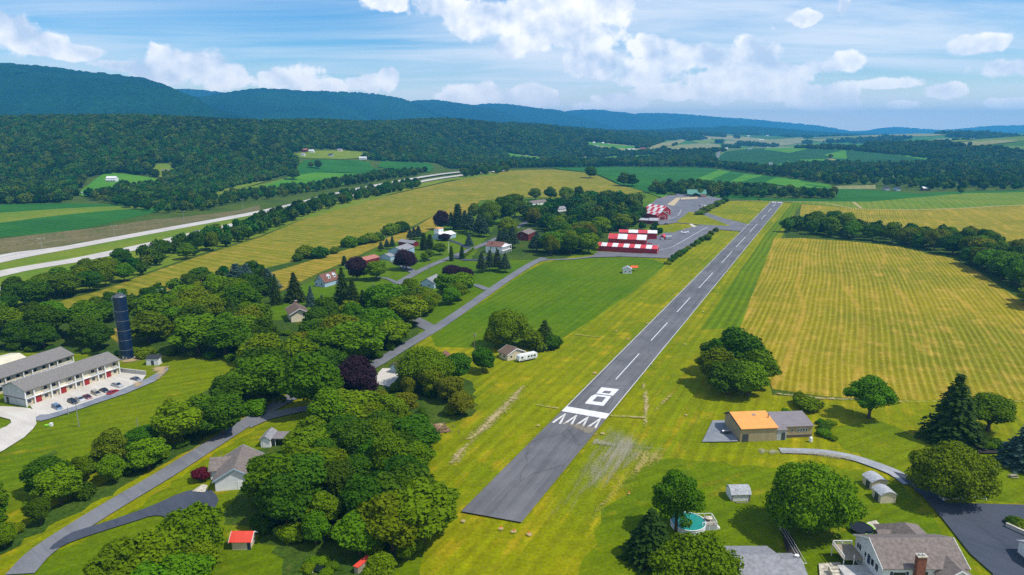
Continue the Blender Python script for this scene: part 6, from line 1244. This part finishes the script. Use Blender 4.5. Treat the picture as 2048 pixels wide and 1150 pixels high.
# caravan --------------------------------------------------------------------------------
a_, b_ = G(1038,726), G(1075,718.5); r = empty('caravan', (a_.x, a_.y, 0), math.atan2(b_.y-a_.y, b_.x-a_.x), 'white travel trailer with grey stripe beside the beige garage', 'caravan'); L = (b_-a_).length
MB().prism([(.1, .7), (0, 1.3), (.35, 2.6), (1.0, 3.1), (L-.4, 3.1), (L, 2.8), (L, .7)], 0, 2.4, 'y').build('body', M['plastic_white'], r, bevel=.06)
MB().box(.5, -.03, 1.0, L-.05, -.001, 1.25).build('stripe', M['steel'], r)
for x, w in ((1.6, 1.0), (L*.52, .9), (L*.68, .9), (L*.84, 1.1)): f = MB().box(x-w/2, -.06, 1.7, x+w/2, .0, 2.4).build('window', M['rubber'], r); MB().box(x-w/2+.06, -.09, 1.76, x+w/2-.06, -.06, 2.34).build('pane', M['glass_dark'], f)
MB().box(L*.42, -.5, .9, L*.95, -.02, 2.9).build('slide_out', M['plastic_white'], r) if False else MB().box(L*.38-.35, -.05, .8, L*.38+.35, 0, 2.6).build('door', M['white_trim'], r)
for s in (.2, 2.2):
    for x in (L*.5, L*.5+.85): MB().tube((x, s-.12, .36), (x, s+.12, .36), .36, n=14).build('wheel', M['rubber'], r)
MB().tube((.1, 1.2, .6), (-1.2, 1.2, .55), .07).tube((-.9, 1.0, .9), (-.9, 1.4, .9), .25).build('hitch', M['steel_dark'], r); MB().box(L*.4, .8, 3.1, L*.4+.8, 1.5, 3.3).build('roof_vent', M['plastic_white'], r)
tr = G(1331,480); tt_ = empty('box_trailer', (tr.x, tr.y, 0), .1, 'grey and white trailer parked beside the small pink roofed shed', 'trailer'); MB().box(0, 0, .8, 6.2, 2.5, 3.2).build('body', M['steel'], tt_, bevel=.08); MB().box(.2, .1, 3.2, 6.0, 2.4, 3.35).build('roof_panel', M['plastic_white'], tt_)
for x in (2.6, 3.6):
    for s in (.1, 2.4): MB().tube((x, s-.12, .4), (x, s+.12, .4), .4, n=12).build('wheel', M['rubber'], tt_)
# aeroplanes -------------------------------------------------------------------------------
def plane(px, py, head, label, hi=False, group=None, col='plastic_white'):
    g = G(px, py); r = empty('light_aircraft', (g.x, g.y, 0), head, label, 'aeroplane', group); zc = 1.25
    b = MB(); prof = [(-4.2, .12, .9), (-2.6, .28, .95), (-.8, .58, 1.05), (.6, .64, 1.1), (1.6, .56, 1.05), (2.9, .40, .95), (3.3, .18, .9)]; n = 12; vs = []
    for x, rr, zz in prof: vs += [(x, rr*.9*math.cos(2*math.pi*i/n), zz+.25+rr*math.sin(2*math.pi*i/n)) for i in range(n)]
    b.add(vs, [(k*n+i, k*n+(i+1) % n, (k+1)*n+(i+1) % n, (k+1)*n+i) for k in range(len(prof)-1) for i in range(n)]+[tuple(range(n))[::-1], tuple((len(prof)-1)*n+i for i in range(n))]).build('fuselage', M[col], r)
    wz = 2.05 if hi else .95
    MB().add([(1.5, 0, wz), (1.1, -5.3, wz+.25), (0, -5.3, wz+.25), (-.1, 0, wz), (1.5, 0, wz+.2), (1.05, -5.3, wz+.34), (.05, -5.3, wz+.34), (-.1, 0, wz+.14)], [(0,1,2,3),(4,7,6,5),(0,4,5,1),(1,5,6,2),(2,6,7,3),(0,3,7,4)]).add([(1.5, 0, wz), (1.1, 5.3, wz+.25), (0, 5.3, wz+.25), (-.1, 0, wz), (1.5, 0, wz+.2), (1.05, 5.3, wz+.34), (.05, 5.3, wz+.34), (-.1, 0, wz+.14)], [(0,3,2,1),(4,5,6,7),(0,1,5,4),(1,2,6,5),(2,3,7,6),(0,4,7,3)]).build('wing', M[col], r)
    MB().box(-4.3, -1.7, 1.25, -3.5, 1.7, 1.33).build('tailplane', M[col], r); MB().prism([(-4.4, 1.2), (-4.5, 2.7), (-3.9, 2.7), (-3.1, 1.3)], -.06, .06, 'y').build('fin', M[col], r)
    MB().prism([(1.7, 1.6), (1.0, 2.12), (-.4, 2.1), (-1.0, 1.6)], -.45, .45, 'y').build('canopy', M['glass_dark'], r)
    MB().box(3.3, -.9, 1.08, 3.36, .9, 1.22).tube((3.2, 0, 1.15), (3.55, 0, 1.15), .14, .04).build('propeller', M['rubber'], r)
    for x, y in ((2.6, 0), (.2, -1.2), (.2, 1.2)): MB().tube((x, y-.08, .22), (x, y+.08, .22), .22, n=10).tube((x, y, .22), (x*.95, y*.7, .95), .05, n=5).build('landing_gear', M['rubber'], r)
plane(1368, 467, math.radians(195), 'white light aircraft parked alone on the lower apron')
plane(1401, 412.5, math.radians(170), 'grey white aircraft, first of the pair on the upper apron', col='steel'); plane(1414, 413.5, math.radians(10), 'white aircraft, right one of the pair on the upper apron')
plane(1355, 404, math.radians(60), 'red and dark aircraft standing on the pale slab of the upper apron', col='wall_red')
# poles ---------------------------------------------------------------------------------
def pole(px, py, hp, label, lamp=None, cross=True, mt='wood_pole', group=None, name='utility_pole', cat='utility pole'):
    g = G(px, py); h = hp*mpx(px, py)*1.03; r = empty(name, tuple(g), random.uniform(0, 1), label, cat, group)
    MB().tube((0, 0, -.3), (0, 0, h), .16, .10, n=8).build('pole', M[mt], r)
    if cross: MB().box(-1.1, -.06, h-.9, 1.1, .06, h-.75).build('crossarm', M[mt], r)
    if cross: [MB().tube((x, 0, h-.75), (x, 0, h-.5), .06, n=6).build('insulator', M['plastic_white'], r) for x in (-1., 0.25, 1.)]
    if lamp == 'twin': MB().tube((-2.0, 0, h+.2), (0, 0, h-.1), .06, n=5).tube((2.0, 0, h+.2), (0, 0, h-.1), .06, n=5).build('arm', M[mt], r); MB().box(-2.6, -.2, h+.15, -1.8, .2, h+.3).box(1.8, -.2, h+.15, 2.6, .2, h+.3).build('lamp_head', M['plastic_white'], r)
    if lamp == 'can': MB().tube((.3, 0, h-1.9), (.3, 0, h-1.0), .25, n=8).build('transformer', M['steel'], r)
    return r
pole(949,711,47,'wooden utility pole beside the bushes near the beige garage','can'); pole(747,597,30,'utility pole at the bend of the hamlet street','can'); pole(859,548,32,'utility pole halfway up the hamlet street'); pole(950,503,24,'utility pole beside the clipped hedge')
pole(158,854,48,'grey metal pole on the grass below the parked cars',None,False,'steel'); pole(137,830,16,'short thin post on the verge below the parked cars',None,False,'steel'); pole(276,857,22,'short grey pole at the edge of the roadside scrub',None,False,'steel'); pole(234,900,30,'dark utility pole in the roadside scrub')
pole(897,505,22,'white flagpole beside the hamlet street',None,False,'plastic_white',name='flagpole',cat='flagpole'); pole(1283,382,8,'distant pole standing at the field edge above the apron')
pole(1178,394,14,'tall thin pole in front of the dull trees of the grove')
for px, py, hp in [(85,502,24),(230,474,22),(368,445,22),(486,423,24)]: pole(px, py, hp, 'tall twin armed lamp post on the far side of the highway', 'twin', False, 'steel', 'highway lamp posts', 'lamp_post', 'lamp post')
pole(319,606,27,'white pole in the cut strip by the silo','twin',False,'steel',name='lamp_post',cat='lamp post')
for px, py in [(868,1033),(900,1038),(1002,1058),(1028,1064),(1057,1069),(1258,988),(1190,746),(1256,680)]:
    g = G(px, py); r = empty('runway_marker', tuple(g), 0, 'small white marker stake standing in a bare ring of soil', 'marker', 'marker stakes by the runway'); MB().tube((0, 0, 0), (0, 0, .55), .05, n=6).build('stake', M['plastic_white'], r); MB().lathe([(.22, .5), (.1, .8)], 8).build('lamp', M['canopy_orange'], r)
# pool with deck, trampoline, tanks, bits --------------------------------------------------
g = G(1376,1052); r_ = 4.2; pr_ = empty('swimming_pool', (g.x, g.y, 0), 0, 'round above ground pool with green cover behind the feathery tree', 'pool')
MB().lathe([(r_, -.1), (r_, 1.25), (r_+.12, 1.3), (r_+.12, 1.36), (r_-.12, 1.36), (r_-.12, 1.2)], 32).build('pool_wall', M['wall_white'], pr_); MB().lathe([(r_-.13, 1.22), (r_-.13, 1.27)], 32).build('water', M['pool_water'], pr_)
g = G(1404,1061); d = empty('pool_deck', (g.x, g.y, 0), .05, 'small raised white railed deck at the right of the pool', 'deck')
MB().box(0, 0, 1.1, 3.6, 4, 1.25).build('floor', M['wood_old'], d); MB().box(0, -.05, -.1, 3.6, .02, 1.1).build('skirt', M['wall_grey'], d)
b = MB()
for x in (0, 1.8, 3.6): b.box(x-.06, -.06, 0, x+.06, .06, 2.2); b.box(x-.06, 3.94, 0, x+.06, 4.06, 2.2)
b.box(0, -.04, 2.1, 3.6, .06, 2.2).box(0, 3.95, 2.1, 3.6, 4.05, 2.2).box(3.55, 0, 2.1, 3.65, 4, 2.2)
for k in range(13): b.box(.1+k*.28, -.02, 1.25, .14+k*.28, .02, 2.1); b.box(3.58, .1+k*.3, 1.25, 3.62, .14+k*.3, 2.1)
b.build('railing', M['white_trim'], d); b = MB(); [b.box(3.65+k*.3, .3, -.1, 3.95+k*.3, 1.3, .95-k*.3) for k in range(3)]; b.build('steps', M['white_trim'], d)
MB().lathe([(.05, 1.0), (.9, .95), (.85, 1.0), (.05, 1.15)], 14, (2.3, 2.4, 1.0)).tube((2.3, 2.4, 1.25), (2.3, 2.4, 2.0), .05).build('table', M['stone_pale'], d)
g = G(1723,1062); t_ = empty('trampoline', (g.x, g.y, 0), 0, 'round black trampoline with green rim beside the white house', 'trampoline'); R_ = 24*mpx(1723,1062)
MB().lathe([(R_*.9, .88), (R_*.9, .9)], 32).build('jumping_mat', M['tramp_mat'], t_)
b = MB(); n = 32
for i in range(n):
    q0, q1 = 2*math.pi*i/n, 2*math.pi*(i+1)/n; c0, s0_, c1_, s1_ = math.cos(q0), math.sin(q0), math.cos(q1), math.sin(q1)
    b.add([(R_*.9*c0, R_*.9*s0_, .9), (R_*c0, R_*s0_, .9), (R_*c1_, R_*s1_, .9), (R_*.9*c1_, R_*.9*s1_, .9), (R_*.9*c0, R_*.9*s0_, .97), (R_*c0, R_*s0_, .97), (R_*c1_, R_*s1_, .97), (R_*.9*c1_, R_*.9*s1_, .97)], [(0,3,2,1),(4,5,6,7),(0,1,5,4),(2,3,7,6),(1,2,6,5),(3,0,4,7)], 1 if i < 4 or i > 22 else 0)
b.build('safety_pad', [M['rubber'], M['tramp_green']], t_)
for k in range(6): q = k*math.pi/3; MB().tube((R_*.96*math.cos(q), R_*.96*math.sin(q), 0), (R_*.96*math.cos(q), R_*.96*math.sin(q), .9), .05).build('leg', M['steel'], t_)
g = G(1621,884); r = empty('gas_tank', (g.x, g.y, 0), 0, 'upright white gas tank in front of the workshop', 'tank'); MB().lathe([(.1, 1.75), (.42, 1.6), (.55, 1.3), (.55, .2), (.45, .05)][::-1], 16).build('tank_body', M['plastic_white'], r); MB().lathe([(.15, 1.72), (.15, 1.95)], 8).build('valve_cap', M['plastic_white'], r)
g = G(1451,868); r = empty('utility_trailer', (g.x, g.y, 0), .15, 'flat utility trailer with a tank standing on the gravel pad', 'trailer'); MB().box(-1.4, -.8, .55, 1.4, .8, .7).build('bed', M['steel_dark'], r); MB().prism([(.35*math.cos(q)+0, 1.1+.35*math.sin(q)) for q in np.linspace(0, 2*math.pi, 12, endpoint=False)], -1.2, 1.2, 'x').build('tank', M['steel'], r)
for s in (-1, 1): MB().tube((0, s*.85, .32), (0, s*1.0, .32), .32, n=12).build('wheel', M['rubber'], r)
MB().tube((1.4, 0, .6), (2.3, 0, .5), .05).build('drawbar', M['steel_dark'], r)
# white rail fence
pts = [G(*q) for q in [(1866,985),(1886,1003),(1925,998),(1972,1000)]]
fe = empty('rail_fence', tuple(pts[0]), 0, 'white post and rail fence under the big round tree', 'fence'); o0 = pts[0]
ptsd = []
for a, b in zip(pts[:-1], pts[1:]):
    n = max(1, round((b-a).length/2.4)); ptsd += [a+(b-a)*k/n for k in range(n)]
ptsd.append(pts[-1])
for p in ptsd: q = p-o0; MB().box(q.x-.09, q.y-.09, -.1, q.x+.09, q.y+.09, 1.35).build('post', M['white_trim'], fe)
for a, b in zip(ptsd[:-1], ptsd[1:]):
    m_ = MB()
    for z in (.45, .95): m_.tube((a.x-o0.x, a.y-o0.y, z), (b.x-o0.x, b.y-o0.y, z), .07, n=4)
    m_.build('rail', M['white_trim'], fe)
# garden bed, brush pile, pond, clothes line, picnic table, hedge
sheet('mulch_bed', [(1938,905),(1955,893),(1985,890),(2010,898),(2008,907),(1980,910),(1950,908)], M['mulch'], up(), soft=1); sheet('garden_bed', [(1562,1060),(1580,1070),(1600,1110),(1610,1150),(1590,1150),(1570,1100)], M['mulch'], up())
b = MB(); g = G(862,860)
for k in range(240):
    x, y = random.gauss(0, 3.2), random.gauss(0, 2.0); L = random.uniform(1, 3); q = random.uniform(0, 3.14); z = random.uniform(.05, .5)+max(0, 1-math.hypot(x/4, y/3))*.8; e = random.uniform(-.3, .3)
    b.tube((x-L/2*math.cos(q), y-L/2*math.sin(q), z), (x+L/2*math.cos(q), y+L/2*math.sin(q), z+e), random.uniform(.04, .14), n=5)
tag(b.build('brush_pile', M['logs'], None, (g.x, g.y, 0)), 'pile of cut logs and brush at the wood edge near the runway', 'brush pile')
sheet('pond', [(621,1134),(640,1130),(656,1133),(658,1142),(640,1148),(620,1144)], M['water_dark'], up())
b = MB(); g = G(640,1138)
for k in range(9): q = k*2*math.pi/9; b.lathe([(.1, 0), (random.uniform(.2, .38), .1), (.1, .25)], 7, (2.6*math.cos(q), 1.3*math.sin(q), 0))
tag(b.build('pond_stones', M['stone_pale'], None, (g.x, g.y, 0)), 'ring of pale stones round the small garden pond', 'stones')
for px, py in [(618,1140),(628,1128),(650,1126),(664,1136),(652,1150)]: tpx('bush', px, py, 14, 26, 'light green shrub beside the garden pond', 'shrubs round the pond')
g0 = G(716,1149); rr_ = empty('red_bench_shed', (g0.x, g0.y, 0), math.radians(62), 'narrow bright red roof of a garden structure at the bottom edge', 'shed'); MB().box(0, 0, 0, 4.2, 1.0, 1.7).build('wall', M['wood_old'], rr_); MB().box(-.15, -.2, 1.7, 4.35, 1.2, 1.82).build('roof', M['roof_red'], rr_)
g = G(2026,955); r = empty('picnic_table', (g.x, g.y, 0), .1, 'grey table standing alone on the lawn at the right edge', 'table'); MB().box(-1, -.4, .72, 1, .4, .78).build('table_top', M['wood_old'], r); [MB().box(x-.05, -.4, 0, x+.05, .4, .72).build('leg', M['wood_old'], r) for x in (-.8, .8)]; MB().box(-1, -.95, .42, 1, -.65, .47).box(-1, .65, .42, 1, .95, .47).build('seat', M['wood_old'], r)
g = G(1974,882) if False else G(1925,892); r = empty('parasol', (g.x, g.y, 0), 0, 'small faded pink parasol in the garden bed', 'parasol'); MB().tube((0, 0, 0), (0, 0, 2.2), .04).build('pole', M['steel'], r); MB().lathe([(1.25, 1.85), (.05, 2.35)], 10).build('canopy', M['roof_pink'], r)
b_ = empty('clothes_line', tuple(G(1560,1062)), 0, 'white line posts along the dark garden strip', 'clothes line'); p1 = G(1562,1060); p2 = G(1608,1140)
for p in (p1, p2): q = p-p1; MB().tube((q.x, q.y, 0), (q.x, q.y, 2.0), .05).tube((q.x-.7, q.y, 1.95), (q.x+.7, q.y, 1.95), .04).build('post', M['white_trim'], b_)
for s in (-.6, 0, .6): q = p2-p1; MB().tube((s, 0, 1.95), (q.x+s, q.y, 1.95), .03, n=4).build('line', M['white_trim'], b_)
# hedge in front of the columned house drive
a_, b2 = G(927,517), G(947,500); hgq = empty('hedge', tuple(a_), math.atan2(b2.y-a_.y, b2.x-a_.x), 'clipped box hedge between the column tree and the utility pole', 'hedge')
me = broadleaf('hedge_leaves', 501, R=.5, z0=0, z1=1, K=20, n=3500, size=.05, mt='leaf_green'); LL = (b2-a_).length
for k in range(6): q = link('foliage', me, hgq, (LL*(k+.5)/6, 0, 0)); q.scale = (LL/5, 2.2, 2.8)
# right edge garden house, wall and hedge
gh = house('corner_house', W2(115.8,134), W2(127,134), L2=9, h=3.2, rise=2.0, wall='wall_white', roof='roof_old', o=.6, z=0, label='corner of a pale roofed house at the right picture edge', cat='house', wins=[('l', 4, 1, 1.2, 1.2)])
g = G(2010,1056); w_ = empty('garden_wall', (g.x, g.y, 0), math.radians(-62), 'curved low block wall below the clipped bank at the right edge', 'wall'); MB().box(0, 0, -.1, 9, .5, 1.3).build('wall_panel', M['concrete_block'], w_); MB().box(-.05, -.05, 1.3, 9.05, .6, 1.4).build('coping', M['stone_pale'], w_)
for px, py in [(2024,1050),(2036,1052),(2044,1060)]: tpx('bush', px, py, 18, 26, 'clipped low shrub above the garden wall', 'clipped shrubs above the garden wall')
for px, py, c in [(1702,1068,'plastic_white'),(1640,1128,'stone_pale'),(98,855,'plastic_white'),(84,852,'tramp_green'),(1511,976,'plastic_white')]:
    pass
g = G(95,853); r = empty('well_cover', (g.x, g.y, 0), 0, 'small white cabinet and yellow cover on the grass below the flats', 'utility box'); MB().box(.6, 0, 0, 1.5, .8, 1.1).build('cabinet', M['plastic_white'], r, bevel=.05); MB().box(-1.2, 0, 0, .3, .9, .5).build('cover', M['tramp_green'], r, bevel=.1)
# ------------------------------------------------------------------ haze
hz = MB().box(-17000, -650, -1.5, 17000, 16500, 490).build('haze', []); hz['kind'] = 'stuff'
m = bpy.data.materials.new('haze'); m.use_nodes = True; t = NT(m.node_tree); t.n.clear()
v = t.new('ShaderNodeVolumePrincipled', ins={'Color': (.10, .50, 1., 1), 'Density': 9.5e-5, 'Anisotropy': .1})
t.l.new(v.outputs[0], t.new('ShaderNodeOutputMaterial').inputs['Volume']); hz.data.materials.append(m)
